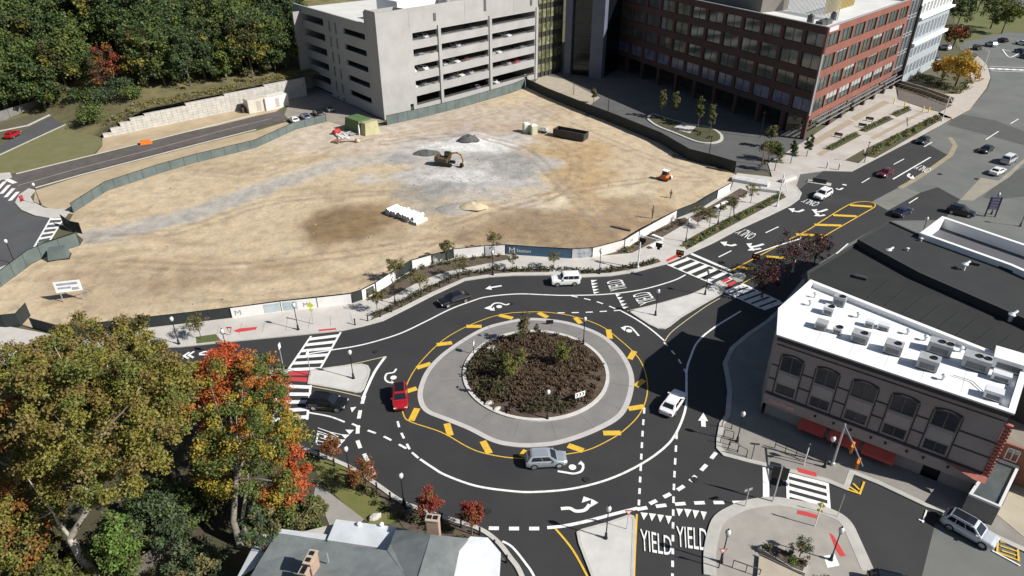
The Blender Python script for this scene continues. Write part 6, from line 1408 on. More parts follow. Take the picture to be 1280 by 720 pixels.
def car(style, colour, px, head, label, group=None, z=.012, cat='car', far=False, scale=1.0, topcol=None, name='car'):
    """px: ground point under the car's middle; head: a second pixel it faces"""
    L, W, H, hood, belt, xx = STY[style]; body, ws, ty, rm, hl, tl, wr = car_meshes(style)
    x, y = G(*px); hx, hy = G(*head); rz = math.atan2(hy-y, hx-x)
    t = thing(name, label, cat, (x, y, z), rz, group); t.scale = (scale,)*3
    o = part('body', body, None, t); o.material_slots[0].link = 'OBJECT'; o.material_slots[0].material = colour
    for nm, me in ws: part(nm, me, None, t)
    if topcol:
        q = MB(); wt = .74*W/2; q.box(((xx[1]+xx[2])/2, 0, H-.005), ((xx[2]-xx[1])*.86, wt*1.6, .035)); part('sunroof', q, topcol, t)
    for sx in (-1, 1):
        for sy in (-1, 1):
            w_ = part('wheel', ty, None, t); w_.location = (sx*L*.30+.02, sy*(W/2-.08), wr)
            if not far: r_ = part('rim', rm, None, w_)
    for sy in (-1, 1):
        h_ = part('headlight', hl, None, t); h_.location = (L*.482, sy*W*.34, hood*.72); l_ = part('taillight', tl, None, t); l_.location = (-L*.487, sy*W*.36, belt*.78)
    if not far:
        q = MB(); q.box((L*.497, 0, .5), (.06, W*.5, .2)); part('grille', q, M_fr, t); q = MB(); q.box((0, 0, .27), (L*.62, W*.99, .14)); part('sill', q, M_fr, t)
    return t
CW, CB, CS, CR = paint('white', (.78, .78, .77), 0), paint('black', (.012, .012, .014)), paint('silver', (.50, .54, .58), .55), paint('red', (.42, .012, .018), .2)
CN, CMR, CG = paint('navy', (.018, .022, .05)), paint('maroon', (.13, .012, .02)), paint('grey', (.16, .18, .2), .4)
car('jeep', CW, (706.5, 354.5), (680, 355.5), 'white boxy four wheel drive leaving the circle on the north side')
car('sedan', CB, (568, 378), (545, 385), 'black sedan on the outer lane left of the circle')
car('crossover', CR, (500.5, 501), (502, 530), 'red car with a black roof at the left of the round island', topcol=CB)
car('suv', CB, (410, 508.5), (440, 511), 'black estate car waiting at the west yield line')
car('crossover', CS, (682, 579), (720, 577), 'silver crossover in front of the round island')
car('sedan', CW, (840.5, 508), (851, 493), 'white sedan with a dark bonnet entering the shade right of the circle')
car('suv', paint('light_silver', (.62, .66, .70), .4), (1209, 667), (1245, 687), 'silver white estate parked by the brown building', topcol=M_glass)
car('suv', CB, (1118, 740), (1150, 748), 'black car with a glass roof cut by the bottom edge', topcol=M_glass)
car('sedan', CMR, (1106, 219), (1094, 226), 'maroon sedan driving down the right hand road'); car('suv', CW, (1028, 246.5), (1014, 254), 'white estate car turning past the office driveway')
car('sedan', CN, (1127, 268), (1142, 260), 'dark blue sedan beside the shop roofs'); car('sedan', CB, (1153, 178), (1142, 184.5), 'black sedan driving past the street hedge'); car('sedan', CB, (1232, 189.5), (1220, 196), 'black sedan alone on the wide grey road')
car('sedan', CW, (1246, 217), (1258, 211), 'small white sedan beside the silver van'); car('van', paint('pale_grey', (.5, .52, .56), .3), (1260, 203), (1274, 195), 'silver grey van with a white roof at the right edge', cat='van', topcol=CW, name='van')
car('suv', CB, (1200, 268), (1222, 273), 'black car parked behind the white coped shop roof')
car('hatch', CR, (17, 171), (30, 164), 'bright red hatchback on the lane at the upper left')
car('sedan', CW, (368, 152.5), (360, 146), 'white sedan parked by the garage yard fence'); car('sedan', paint('blue_grey', (.12, .16, .22), .4), (382, 148.5), (374, 142), 'blue grey sedan parked in the garage yard beside the white one'); car('sedan', CB, (398, 144), (390, 138), 'black sedan parked in the garage shadow'); car('sedan', CG, (411, 138), (403, 132), 'grey sedan parked deepest in the garage shadow')
for i, (st_, c_, p, h_, lab) in enumerate((('suv', CS, (1238, 58), (1228, 55), 'silver estate on the far road right of the orange tree'), ('sedan', CB, (1253, 52.5), (1243, 49), 'black sedan on the far road behind the silver estate'), ('sedan', CW, (1277, 56), (1267, 54), 'white sedan at the right edge of the far road'), ('sedan', CN, (1275, 66), (1265, 63), 'navy sedan at the right edge of the far road'), ('sedan', CB, (1282, 73), (1272, 70), 'black sedan cut by the right edge above the far crossing'), ('hatch', paint('bronze', (.12, .07, .04)), (1221, 62), (1229, 66), 'bronze hatchback beside the orange tree'),
    ('sedan', paint('deep_red', (.25, .01, .02)), (1153, 82), (1143, 79), 'deep red car parked below the pale building'), ('sedan', CB, (1143, 84), (1134, 81), 'black car parked below the pale building'), ('suv', CW, (1180, 62), (1172, 60), 'white estate parked beside the pale building'), ('sedan', CG, (1166, 76), (1156, 73), 'grey car parked between the red car and the pale building corner'))): car(st_, c_, p, h_, lab, far=True, z=.16)
# cars standing on the open decks of the garage
zd = {4: .02, 3: 5.42, 2: 9.32, 1: 13.32, 0: 17.12}
nm = ['top', 'second', 'third', 'fourth', 'ground']
for lv, s, c_, w_ in ((2, 11.3, CW, 'white car peeping out at the left end of the third open deck'), (2, 15.3, CW, 'white car in the middle of the first bay on the third open deck'), (3, 11.4, CW, 'white car at the left end of the fourth open deck'), (3, 15, CG, 'grey car in the first bay of the fourth open deck'), (2, 42.6, CW, 'white car in the right bay of the third open deck'), (2, 40, CS, 'silver car left of the white one on the third open deck'), (1, 46.5, CW, 'white car in the right bay of the second open deck'), (3, 50, CR, 'red car in the right bay of the fourth open deck'), (3, 46.5, CS, 'silver car beside the red one on the fourth open deck'), (4, 41.5, CW, 'white car at the ground level of the right bay'), (0, 16, CS, 'silver car in the left bay of the top open deck'), (0, 33, CG, 'grey car in the middle bay of the top open deck'), (1, 14, CG, 'grey car in the left bay of the second open deck'), (1, 27, CS, 'silver car in the middle bay of the second open deck'), (2, 52, CG, 'grey car in the right bay of the third open deck'), (3, 28, CW, 'white car in the middle bay on the fourth deck'), (4, 34, CG, 'grey car at the ground level of the middle bay'), (2, 22, CS, 'silver car at the left of the middle bay on the third deck'), (2, 26.5, CW, 'white car second in the middle bay on the third deck'), (2, 30, CMR, 'dark red car in the middle bay on the third deck'), (3, 31.5, CS, 'silver car in the middle bay on the fourth deck'), (3, 24.5, CG, 'grey car in the middle bay on the fourth deck')):
    q = fF.p(s, -2.85, zd[lv]+(.9 if lv == 4 else 0)); t = car('sedan', c_, (640, 300), (650, 300), w_, z=q[2], far=True, scale=.92); t.location = q; t.rotation_euler = (0, 0, R(46.4-90+random.choice((0, 180))))
# yard containers and orange barrier
t = thing('storage_container', 'cream storage container left one of two at the end of the stone wall', 'container', (*G(322, 138), 0), R(40)); o = MB(); t.scale = (1.2,)*3; o.box((0, 0, 1.4), (4.6, 2.6, 2.8)); part('shell', o, mat('cream_steel', (.58, .54, .46), .6, (.5, .46, .4), .8), t); o = MB(); o.box((0, -1.31, 1.3), (1.0, .04, 2.1)); part('door', o, mat('cream_door', (.4, .37, .32), .6), t)
t = thing('storage_container', 'white topped storage container right one of two near the garage', 'container', (*G(344, 134), 0), R(50)); o = MB(); t.scale = (1.15,)*3; o.box((0, 0, 1.4), (6.0, 2.5, 2.8)); part('shell', o, mat('white_steel', (.66, .64, .6), .6), t); o = MB(); o.box((0, -1.26, 1.3), (1.0, .04, 2.1)); part('door', o, MATS['cream_door'], t)
t = thing('skip_container', 'dark rusty open skip beside the stone wall', 'dumpster', (*G(310, 139), 0), R(43)); o = MB()
for y in (-.9, .9): o.box((0, y, .75), (3.6, .1, 1.5))
for x in (-1.75, 1.75): o.box((x, 0, .75), (.1, 1.7, 1.5))
part('shell', o, mat('dark_rust', (.06, .04, .035), .8), t); o = MB(); o.box((0, 0, .7), (3.4, 1.7, .2)); part('load', o, MATS['dark_rubble'], t)
t = thing('water_barrier', 'bright orange plastic barrier on the access road edge', 'barrier', (*G(183, 180), 0), R(25)); o = MB(); o.box((0, 0, .45), (2.6, .7, .9), top=.72); part('shell', o, mat('barrier_orange', (.75, .17, .02), .5), t); o = MB(); o.box((-.6, 0, .92), (1.2, .4, .16)); part('cap', o, MATS['barrier_orange'], t)
# ================================================================== trees and plants
random.seed(21)
LM = {k: leafmat('leaf_'+k, a, b) for k, (a, b) in dict(
    dark=((.036, .064, .023), (.08, .112, .038)), mid=((.07, .105, .028), (.13, .16, .046)), blue=((.046, .075, .036), (.088, .115, .055)), yellowgreen=((.11, .14, .025), (.17, .17, .03)), olive=((.165, .155, .030), (.235, .205, .048)), tan=((.165, .125, .038), (.22, .17, .052)), olivegreen=((.11, .13, .03), (.165, .175, .042)), rust=((.19, .085, .025), (.26, .13, .035)),
    red=((.36, .06, .025), (.48, .11, .035)), orange=((.34, .12, .03), (.44, .18, .04)), gold=((.25, .20, .03), (.34, .26, .04)), maplegreen=((.08, .115, .027), (.135, .155, .038)), crimson=((.20, .04, .028), (.30, .065, .04)), purple=((.05, .014, .018), (.085, .026, .028)), bright=((.09, .17, .03), (.14, .21, .04)), amber=((.40, .23, .03), (.52, .33, .04)), willow=((.15, .17, .045), (.20, .20, .06)), sparse=((.13, .12, .05), (.19, .165, .07)), shrub=((.055, .06, .022), (.095, .092, .035)), heath=((.082, .054, .034), (.125, .085, .05)), grass=((.16, .16, .05), (.22, .20, .08))).items()}
M_pale = mat('pale_bark', (.42, .38, .32), .85, (.28, .25, .2), 2.2, detail=7, bump=.02)
def crown(rx, rz, cz, clumps, per, leaf, cols, seed, rc=.30, flat=.0, fill=.25, colf=None, bot=-.7):
    """leaf clumps spread through an uneven ellipsoid; cols = weighted material indices"""
    random.seed(seed); b = MB(); n = 0; twigs = []
    while n < clumps:
        d = Vector((random.gauss(0, 1), random.gauss(0, 1), random.gauss(0, 1))).normalized()
        if d.z < bot: continue
        q = (fill+(1-fill)*random.random()**.6)*(1+.22*noise.noise(d*2.1+Vector((seed, 0, 0))))
        p = (d.x*rx*q, d.y*rx*q, cz+d.z*rz*q); r = rc*rx*random.uniform(.65, 1.25)
        m = colf(d, q) if colf else random.choice(cols)
        b.leaves(p, (r, r, r*.8), int(per*random.uniform(.7, 1.3)), leaf, m, shell=.2); twigs.append(p); n += 1
    return b, twigs
def trunk(h, r, twigs, base=0.0, lean=(0, 0), m=None, nb=10, forks=None):
    b = MB(); x, y = lean
    b.path([(0, 0, base-.2), (x*.2, y*.2, h*.3), (x*.5+r*.6, y*.5, h*.6), (x, y, h)], [r*1.25, r, r*.8, r*.45], 8)
    for p in random.sample(twigs, min(nb, len(twigs))):
        k = random.uniform(.45, .95); s = Vector((x*k*.8, y*k*.8, h*k)); e = Vector(p); mid = s.lerp(e, .5)+Vector((random.uniform(-.3, .3), random.uniform(-.3, .3), .25))
        b.path([s, mid, e], [r*.36, r*.22, r*.07], 5)
    return b
def mk_tree(name, label, cat, cb, tb, mats, tm, loc=(0, 0, 0), rz=0, group=None):
    t = thing(name, label, cat, loc, rz, group); part('trunk', tb, tm, t); part('crown', cb, mats, t); return t
def tree(name, label, loc, rx, rz_, cz, clumps, per, leaf, mats, cols, seed, th, tr, tm=M_bark, nb=10, rz=0, group=None, cat='tree', lean=(0, 0), **k):
    cb, tw = crown(rx, rz_, cz, clumps, per, leaf, cols, seed, **k); tb = trunk(th, tr, tw, lean=lean, nb=nb); return mk_tree(name, label, cat, cb, tb, mats, tm, loc, rz, group)
# ---- near trees, lower left
def air(px, py, Y):
    v = (py-360)/F; t = Y/(CT-v*ST); return ((px-640)/F*t, Y, CH+(-ST-v*CT)*t)
def big_crown(name, label, crowns, base, trunkpath, mats, tm, cols, seed, leaf=.25, per=185, extra=()):
    """a large tree whose crown is several lobes; all coordinates in the world, then moved to the base"""
    random.seed(seed); c = Vector((base[0], base[1], 0)); t = thing(name, label, 'tree', c); b = MB(); tw = []
    for (cx, cy, cz, rx, rz_, n, cl) in crowns:
        for _ in range(n):
            while 1:
                d = Vector((random.gauss(0, 1), random.gauss(0, 1), random.gauss(0, 1))).normalized()
                if d.z > -.75: break
            q = (.45+.55*random.random()**.5)*(1+.38*noise.noise(d*2.3+Vector((seed, cx*.1, 0))))
            p = (cx-c.x+d.x*rx*q, cy-c.y+d.y*rx*q, cz+d.z*rz_*q); r = random.uniform(.6, 1.25)
            b.leaves(p, (r, r, r*.7), int(per*random.uniform(.7, 1.3)), leaf, random.choice(cl), shell=.15); tw.append(p)
    o = MB()
    for pts, rad in trunkpath: o.path([tuple(Vector(p)-c) for p in pts], rad, 9)
    ends = [Vector(pts[-1])-c for pts, _ in trunkpath]+[Vector(pts[-2])-c for pts, _ in trunkpath]
    for p in random.sample(tw, min(18, len(tw))):
        e = Vector(p); s = min(ends, key=lambda q: (q-e).length); o.path([s, s.lerp(e, .5)+Vector((0, 0, -.4)), e], [.12, .08, .03], 5)
    part('trunk', o, tm, t, True); part('crown', b, mats, t); return t
OL = [LM['olive'], LM['olivegreen'], LM['tan'], LM['shrub'], LM['rust']]
M_ash = mat('ash_bark', (.24, .215, .18), .9, (.15, .13, .11), 2.2, detail=7, bump=.02)
B0 = G(122, 722); Yb = B0[1]
fk = air(88, 672, Yb+.3); 
big_crown('plane_tree', 'huge olive and tan plane tree with a pale forked trunk at the lower left', [(*air(135, 520, 43), 6.2, 5.0, 120, [0, 0, 1, 2]), (*air(70, 490, 46), 5.4, 5.0, 100, [0, 2, 1, 2]), (*air(190, 500, 47), 4.6, 4.6, 85, [0, 0, 1, 2]), (*air(165, 575, 42.5), 3.2, 2.4, 34, [0, 1, 0]), (*air(60, 575, 42.5), 2.8, 2.2, 28, [0, 1, 2]), (*air(120, 455, 51), 5.5, 4.0, 80, [0, 2, 0, 3])], B0,
    [([(B0[0], Yb, -.3), air(100, 695, Yb+.1), fk], [.46, .38, .31]), ([fk, air(107, 640, Yb+.8), air(117, 608, Yb+1.5), air(120, 575, Yb+3), air(128, 540, Yb+5.5)], [.29, .25, .20, .14, .07]), ([fk, air(72, 652, Yb+.2), air(66, 640, Yb+.2), air(42, 651, Yb-.2)], [.17, .13, .09, .05]), ([air(112, 613, Yb+1.4), air(102, 608, Yb+1), air(92, 607, Yb+.6)], [.16, .12, .07])], OL, M_pale, None, 5)
B1 = G(-30, 640)
big_crown('plane_tree', 'broad rusty olive tree at the left edge of the lower left wood', [(*air(20, 560, 45), 5.5, 5.0, 100, [0, 2, 1, 4]), (*air(15, 480, 54), 5.5, 4.5, 90, [0, 2, 1, 2]), (*air(40, 620, 42), 3.6, 3.4, 46, [1, 0, 4, 2])], B1, [([(B1[0], B1[1], -.3), (B1[0]+.5, B1[1], 5), (B1[0]+1.5, B1[1]+1, 9)], [.5, .4, .2])], OL, M_pale, None, 8)
B2 = G(215, 600)
big_crown('plane_tree', 'olive tree with a thinner crown just left of the red maple', [(*air(190, 500, 55), 3.4, 4.0, 60, [0, 1, 2, 1]), (*air(170, 465, 60), 4.5, 3.6, 66, [0, 2, 2, 1]), (*air(90, 450, 63), 5.0, 3.2, 70, [0, 2, 2, 3])], B2, [([(B2[0], B2[1], -.3), (B2[0]-.2, B2[1], 3), (B2[0]-.5, B2[1]+1.5, 6.5)], [.4, .3, .15])], OL, M_bark, None, 11)
for px, py, lab, r, h, cl, sd in ((30, 720, 'rusty and green bushy tree in the bottom left corner', 3.6, 6, [1, 4, 0, 4], 31), (90, 735, 'dark green bush below the pale forked trunk', 2.6, 3.5, [3, 1, 1], 32)):
    x, y = G(px, py); tree('bush', lab, (x, y, 0), r, r*.8, h*.6, 46, 110, .28, OL, cl, sd, h*.5, .16, cat='bush')
x, y = G(170, 735); tree('conifer', 'bright green narrow feathery tree beside the pale trunk', (x, y, 0), 1.35, 4.6, 4.9, 70, 100, .24, [LM['mid'], LM['bright']], [0, 0, 1], 33, 8, .2, rc=.5)
x, y = G(205, 690); tree('bush', 'dark blue green shrub right of the bright narrow tree', (x, y, 0), 2.8, 2.6, 3.2, 50, 110, .26, [LM['blue'], LM['mid']], [0, 0, 1], 34, 3, .15, cat='bush')
x, y = G(250, 730); tree('bush', 'grey green shrub over the brown board fence', (x, y, 0), 2.6, 2.2, 2.4, 44, 110, .24, [LM['blue'], LM['sparse']], [0, 0, 1], 35, 2.4, .14, cat='bush')
x, y = G(345, 735); tree('bush', 'grey green sprig tree poking over the house roof edge', (x, y, 0), 1.6, 1.8, 7.6, 22, 110, .24, [LM['blue'], LM['sparse']], [0, 0, 1], 36, 7, .13, cat='bush')
x, y = G(370, 668); tree('bush', 'low tan and green shrub between the maple and the house', (x, y, 0), 2.2, 1.3, 1.5, 34, 100, .24, [LM['sparse'], LM['mid']], [0, 1], 37, 1.4, .1, cat='bush')
for i, (px, py, r, h, m, lab) in enumerate(((235, 655, 2.6, 3.4, 'dark', 'dark shaded bush between the plane tree and the maple'), (265, 640, 2.2, 3.0, 'shrub', 'dull shaded bush at the foot of the maple'), (150, 690, 2.0, 2.4, 'dark', 'dark shaded bush behind the pale forked trunk'), (195, 640, 2.4, 3.2, 'dark', 'dark shaded bush behind the bright narrow tree'), (330, 662, 1.6, 1.6, 'mid', 'low green bush right of the maple trunk'), (60, 700, 1.8, 2.2, 'shrub', 'dull bush left of the pale forked trunk'), (392, 640, 1.3, 1.2, 'sparse', 'low tan bush beside the garden path'))):
    x, y = G(px, py); tree('bush', lab, (x, y, 0), r, r*.8, h*.55, 40, 90, .28, [LM[m], LM['mid']], [0, 0, 1], 300+i, h*.5, .1, cat='bush')
# maple: green and gold heart, red and orange tips
B3 = G(300, 682); random.seed(17)
t = thing('maple_tree', 'tall maple turning red and orange at its tips with a gold and green heart', 'tree', (*B3, 0)); b = MB(); tw = []
MP = [LM['red'], LM['orange'], LM['gold'], LM['maplegreen'], LM['mid']]
for (cx, cy, cz), rx, rz_, n, cl in ((air(318, 560, 46.5), 5.0, 5.0, 120, [3, 2, 3, 2, 4]), (air(300, 500, 51), 4.4, 4.4, 84, [3, 2, 1, 3]), (air(272, 472, 53), 2.5, 3.0, 36, [0, 0, 1]), (air(318, 478, 54), 3.0, 2.8, 46, [3, 2, 3, 1]), (air(262, 490, 52), 1.6, 2.6, 22, [0, 0, 1]), (air(330, 490, 54), 3.0, 2.6, 36, [0, 1, 2, 3]), (air(282, 447, 58), 1.7, 1.6, 20, [0]), (air(368, 588, 46), 1.3, 3.0, 22, [0, 1, 0]), (air(356, 618, 44.5), 1.4, 1.8, 16, [1, 0, 3]), (air(345, 618, 43.5), 2.0, 1.6, 22, [1, 3, 2]), (air(268, 590, 46), 2.0, 2.2, 22, [2, 2, 1]), (air(236, 508, 52), .9, .9, 7, [0]), (air(262, 523, 51), .8, .8, 7, [0]), (air(258, 548, 49), 1.0, .9, 9, [0, 1]), (air(345, 545, 50), 2.2, 2.6, 26, [3, 2, 1])):
    for _ in range(n):
        d = Vector((random.gauss(0, 1), random.gauss(0, 1), random.gauss(0, 1))).normalized(); q = .3+.7*random.random()**.5
        p = (cx-B3[0]+d.x*rx*q, cy-B3[1]+d.y*rx*q, cz+d.z*rz_*q); r = random.uniform(.6, 1.05)
        b.leaves(p, (r, r, r*.8), int(150*random.uniform(.7, 1.3)), .22, random.choice(cl), shell=.15); tw.append(p)
o = MB(); o.path([(0, 0, -.2), (-.1, .3, 3), (.3, 1.6, 6), (.2, 4, 9)], [.36, .3, .22, .1], 8); o.path([(.6, .2, -.2), (.7, .4, 3), (1.4, 2.2, 7)], [.26, .2, .1], 7)
for p in random.sample(tw, 16): e = Vector(p); s = Vector((.25, 2.2, min(e.z-.5, random.uniform(5, 7.5)))); o.path([s, s.lerp(e, .5)+Vector((0, 0, .3)), e], [.12, .08, .03], 5)
part('trunk', o, M_ash, t, True); part('crown', b, MP, t)
# small red trees beside the kerb
for i, (px, py, r, h, lab, sd, mm) in enumerate(((459, 618, 1.35, 2.2, 'small sparse rusty red tree beside the lamp on the house side kerb', 41, ['rust', 'crimson', 'rust']), (538, 652, 1.2, 2.1, 'small round crimson tree behind the brick chimney', 42, ['crimson', 'crimson', 'rust']), (590, 668, 1.05, 2.2, 'narrow crimson tree above the white roof corner', 43, ['crimson', 'rust', 'crimson']), (418, 578, 1.0, 1.6, 'thin rusty sapling over the yield lettering beside the maple', 44, ['rust', 'crimson', 'rust']))):
    x, y = G(px, py); tree('red_sapling', lab, (x, y, 0), r*1.05, r*1.25, h+.7, 60, 75 if i not in (0, 3) else 46, .15, [LM[q] for q in mm], [0, 0, 1, 2], sd, h, .06, nb=16, fill=.15, rc=.34)
# dark red purple trees at the right
for px, py, r, h, lab, sd in ((985, 350, 3.0, 4.4, 'larger dark purple red tree at the kerb before the shop roofs', 51), (952, 372, 2.3, 3.0, 'smaller dark purple tree in the shade of the shops', 52), (1015, 338, 2.2, 3.8, 'dark purple tree touching the black roof corner', 53)):
    x, y = G(px, py); tree('purple_tree', lab, (x, y, 0.1), r, r*1.1, h+.4, 56, 34, .24, [LM['purple'], LM['heath']], [0, 0, 0, 1], sd, h, .12, nb=18, fill=.2)
# young street trees
for i, (px, py, lab) in enumerate(((105+2, 424, 'thin young tree at the left end of the black fence'), (178, 427, 'thin young tree above the second turf patch'), (252, 425, 'thin young tree in the turf patch near the red triangle flag'), (472, 392, 'thin young tree at the low end of the kerb bed'), (526, 372, 'young sparse tree above the black sedan'), (575, 349, 'young sparse tree on the bend of the kerb bed'), (641, 337, 'young sparse tree under the dark blue banner'), (692, 337, 'young sparse tree above the white boxy car'), (497, 352, 'bushy young tree against the tilted white banner'), (560, 326, 'bushy young tree against the dark picture banner'), (617, 316, 'young tree behind the lamp left of the blue banner'), (886, 287, 'thin young tree beside the walk above the crossing'), (912, 272, 'thin bare young tree farther along the walk'), (938, 254, 'small tree by the driveway corner bed'), (872, 282, 'thin reddish young tree by the glass like slab'))):
    x, y = G(px, py); tree('young_tree', lab, (x, y, .13), 1.2+.12*(i % 3), 1.35, 2.6, 30, 48 if i not in (8, 9) else 75, .17, [LM['sparse'], LM['olive'], LM['shrub']], [0, 0, 1, 2], 60+i, 2.4, .05, nb=14, fill=.1, rc=.36).scale = (.78,)*3 if i in (6, 7) else (1,)*3
# round island trees and shrubs
for px, py, r, h, lab, sd, mm in ((655, 432, .9, 4.0, 'slim grey green tree at the back of the round island', 81, ['sparse', 'shrub']), (637, 481, 1.0, 3.5, 'yellow green willowy tree left of the middle of the round island', 82, ['willow', 'yellowgreen']), (650, 470, .8, 3.2, 'thin greyish willowy tree just right of the left willowy tree', 84, ['sparse', 'willow']), (622, 494, .4, 2.4, 'bare thin sapling left of the willowy trees on the round island', 85, ['sparse', 'shrub']), (597, 492, .4, 2.0, 'bare thin sapling at the left rim of the round island', 86, ['sparse', 'shrub']), (671, 424, .55, 1.8, 'short brownish sapling at the back rim of the round island', 87, ['heath', 'shrub']), (702, 465, .95, 3.6, 'yellow green willowy tree right of the middle of the round island', 83, ['willow', 'yellowgreen'])):
    x, y = G(px, py); tree('island_tree', lab, (x, y, island_z(x, y)-.05), r, h*.52, h*.62, 60 if r > .6 else 16, 56, .15, [LM[q] for q in mm], [0, 0, 1], sd, h*.9, .045, nb=20, fill=.1, rc=.34)
def mk_shrub(nm, label, m, r, h, n, leaf, sd, cat='shrub'):
    def f():
        random.seed(sd); b = MB(); b.leaves((0, 0, h*.5), (r, r, h*.55), n, leaf, 0, shell=.1, up=.6); return solo(nm, b, m, label, cat)
    return proto(f)
hs = mk_shrub('island_shrub', 'small brown shrub in the rows on the round island mulch', [LM['heath']], .30, .34, 90, .12, 3); gs_ = mk_shrub('island_shrub', 'small green shrub in the left and front patches of the round island', [leafmat('leaf_dull', (.05, .05, .024), (.085, .075, .035))], .32, .36, 95, .12, 4)
random.seed(9); cnt = 0
for iy in range(-12, 13):
    for ix in range(-12, 13):
        x = IC.x+(ix+.5*(iy % 2))*.86+random.uniform(-.12, .12); y = IC.y+iy*.84+random.uniform(-.12, .12); d = math.hypot(x-IC.x, y-IC.y)
        if d > IR-.6 or random.random() < .07: continue
        green = (x-IC.x < -3.2 and abs(y-IC.y+.5) < 5.0 and (ix*7+iy*3) % 4) or (abs(x-IC.x-1.5) < 2.8 and y-IC.y < -5.2)
        f = gs_ if green else hs; cnt += 1
        f((x, y, island_z(x, y)-.03), random.uniform(0, 6), None, 'green shrubs on the round island' if green else 'brown shrubs on the round island', random.uniform(1.5, 2.3))
# hedge shrubs along beds
ks = mk_shrub('kerb_shrub', 'low brown green shrub', [LM['shrub'], LM['heath']], .48, .55, 90, .17, 6)
for x, y, a in along(smooth_line(GL([(468, 396), (503, 379), (538, 362), (576, 345.5), (608, 340.5), (640, 339), (690, 338.5), (728, 341), (762, 339.5), (800, 332.5), (822, 327)]), 4), 1.05): ks((x+random.uniform(-.2, .2), y+random.uniform(-.2, .2), .12), random.uniform(0, 6), 'low brown green shrub in the bed along the curved northern kerb', 'shrubs along the northern kerb', random.uniform(1.1, 1.6))
for x, y, a in along(smooth_line(GL([(475, 370), (497, 354), (518, 341.5), (545, 334), (580, 326.5), (630, 321)]), 4), 1.4): ks((x+random.uniform(-.4, .4), y+random.uniform(-.3, .3), .12), random.uniform(0, 6), 'low brown green shrub in the bed under the white banners', 'shrubs under the banners', random.uniform(.9, 1.5))
for x, y, a in along(smooth_line(GL([(776, 317), (815, 295), (850, 280)]), 4), 1.3): ks((x+random.uniform(-.5, .5), y+random.uniform(-.4, .4), .12), random.uniform(0, 6), 'low brown green shrub in the bed under the pinkish banners', 'shrubs under the pinkish banners', random.uniform(.7, 1.2))
for x, y, a in along(smooth_line(GL([(400, 579), (440, 598), (470, 620), (500, 642), (545, 657), (590, 672), (615, 690)]), 4), .95): ks((x+random.uniform(-.5, .3), y+random.uniform(-.9, .1), .0), random.uniform(0, 6), 'low brown green shrub in the bed along the house side kerb', 'shrubs along the house side kerb', random.uniform(.8, 1.4))
gsr = mk_shrub('grass_clump', 'tufted yellow green grass clump', [LM['grass']], .55, .7, 110, .22, 12, 'plant'); dsr = mk_shrub('hedge_shrub', 'dark green shrub', [LM['mid']], .6, .8, 110, .22, 13)
for i, (x, y, a) in enumerate(along(smooth_line(GL([(858, 310), (895, 289), (945, 263), (978, 246)]), 4), 1.0)): (dsr if i % 3 else gsr)((x+random.uniform(-.4, .4), y+random.uniform(-.4, .4), .12), random.uniform(0, 6), 'dark green shrub in the strip beside the right hand road' if i % 3 else 'yellow green grass clump in the strip beside the right hand road', 'shrubs of the roadside strip' if i % 3 else 'grass clumps of the roadside strip', random.uniform(.8, 1.3))
for i, (x, y, a) in enumerate(along(GL([(1086, 194), (1130, 171), (1174, 148)]), .95)): (gsr if (i % 9) < 5 else dsr)((x+random.uniform(-.6, .6), y+random.uniform(-.6, .6), .12), random.uniform(0, 6), 'yellow green grass clump in the street hedge before the offices' if (i % 9) < 5 else 'dark green shrub in the street hedge before the offices', 'grass of the street hedge' if (i % 9) < 5 else 'shrubs of the street hedge', random.uniform(1.1, 1.7))
for q in (((1036, 187), (1071, 168.5)), ((1079, 164), (1112, 148)), ((1118, 144), (1136, 136.5))):
    for x, y, a in along(GL(list(q)), 1.2): dsr((x, y, .12), random.uniform(0, 6), 'dark green shrub in the narrow office plaza planters', 'shrubs of the office planters', random.uniform(.9, 1.4))
for px, py in ((905, 262), (915, 256), (930, 247), (785, 315), (800, 306)): gsr((*G(px, py), .12), 0, 'yellow green grass clump in the bed behind the north walk', 'grass clumps behind the north walk', random.uniform(1.0, 1.5))
# plaza planter plants
x, y = G(998, 700); tree('olive_shrub', 'open grey green shrub tree in the raised plaza planter', (x, y, .5), 1.15, .95, 1.3, 30, 46, .14, [LM['sparse'], LM['blue']], [0, 1, 1], 95, 1.3, .05, nb=16, fill=.1, cat='shrub')
for px, py, m, lab, k in ((986, 699, 'dark', 'dark round shrub left in the raised plaza planter', 1.0), (990, 708, 'bright', 'bright yellow green shrub in the raised plaza planter', .8), (1003, 710, 'heath', 'brown shrub at the right end of the raised plaza planter', .9), (957, 690, 'shrub', 'dull low shrub at the left end of the raised plaza planter', .8), (1030, 727, 'shrub', 'dull shrub at the bottom edge of the plaza', .8)):
    random.seed(len(lab)); b = MB(); b.leaves((0, 0, .4*k), (.6*k, .6*k, .5*k), 170, .16, 0, shell=.1, up=.6); solo('planter_shrub', b, LM[m], lab, 'shrub', (*G(px, py), .5 if px < 1010 else .13))
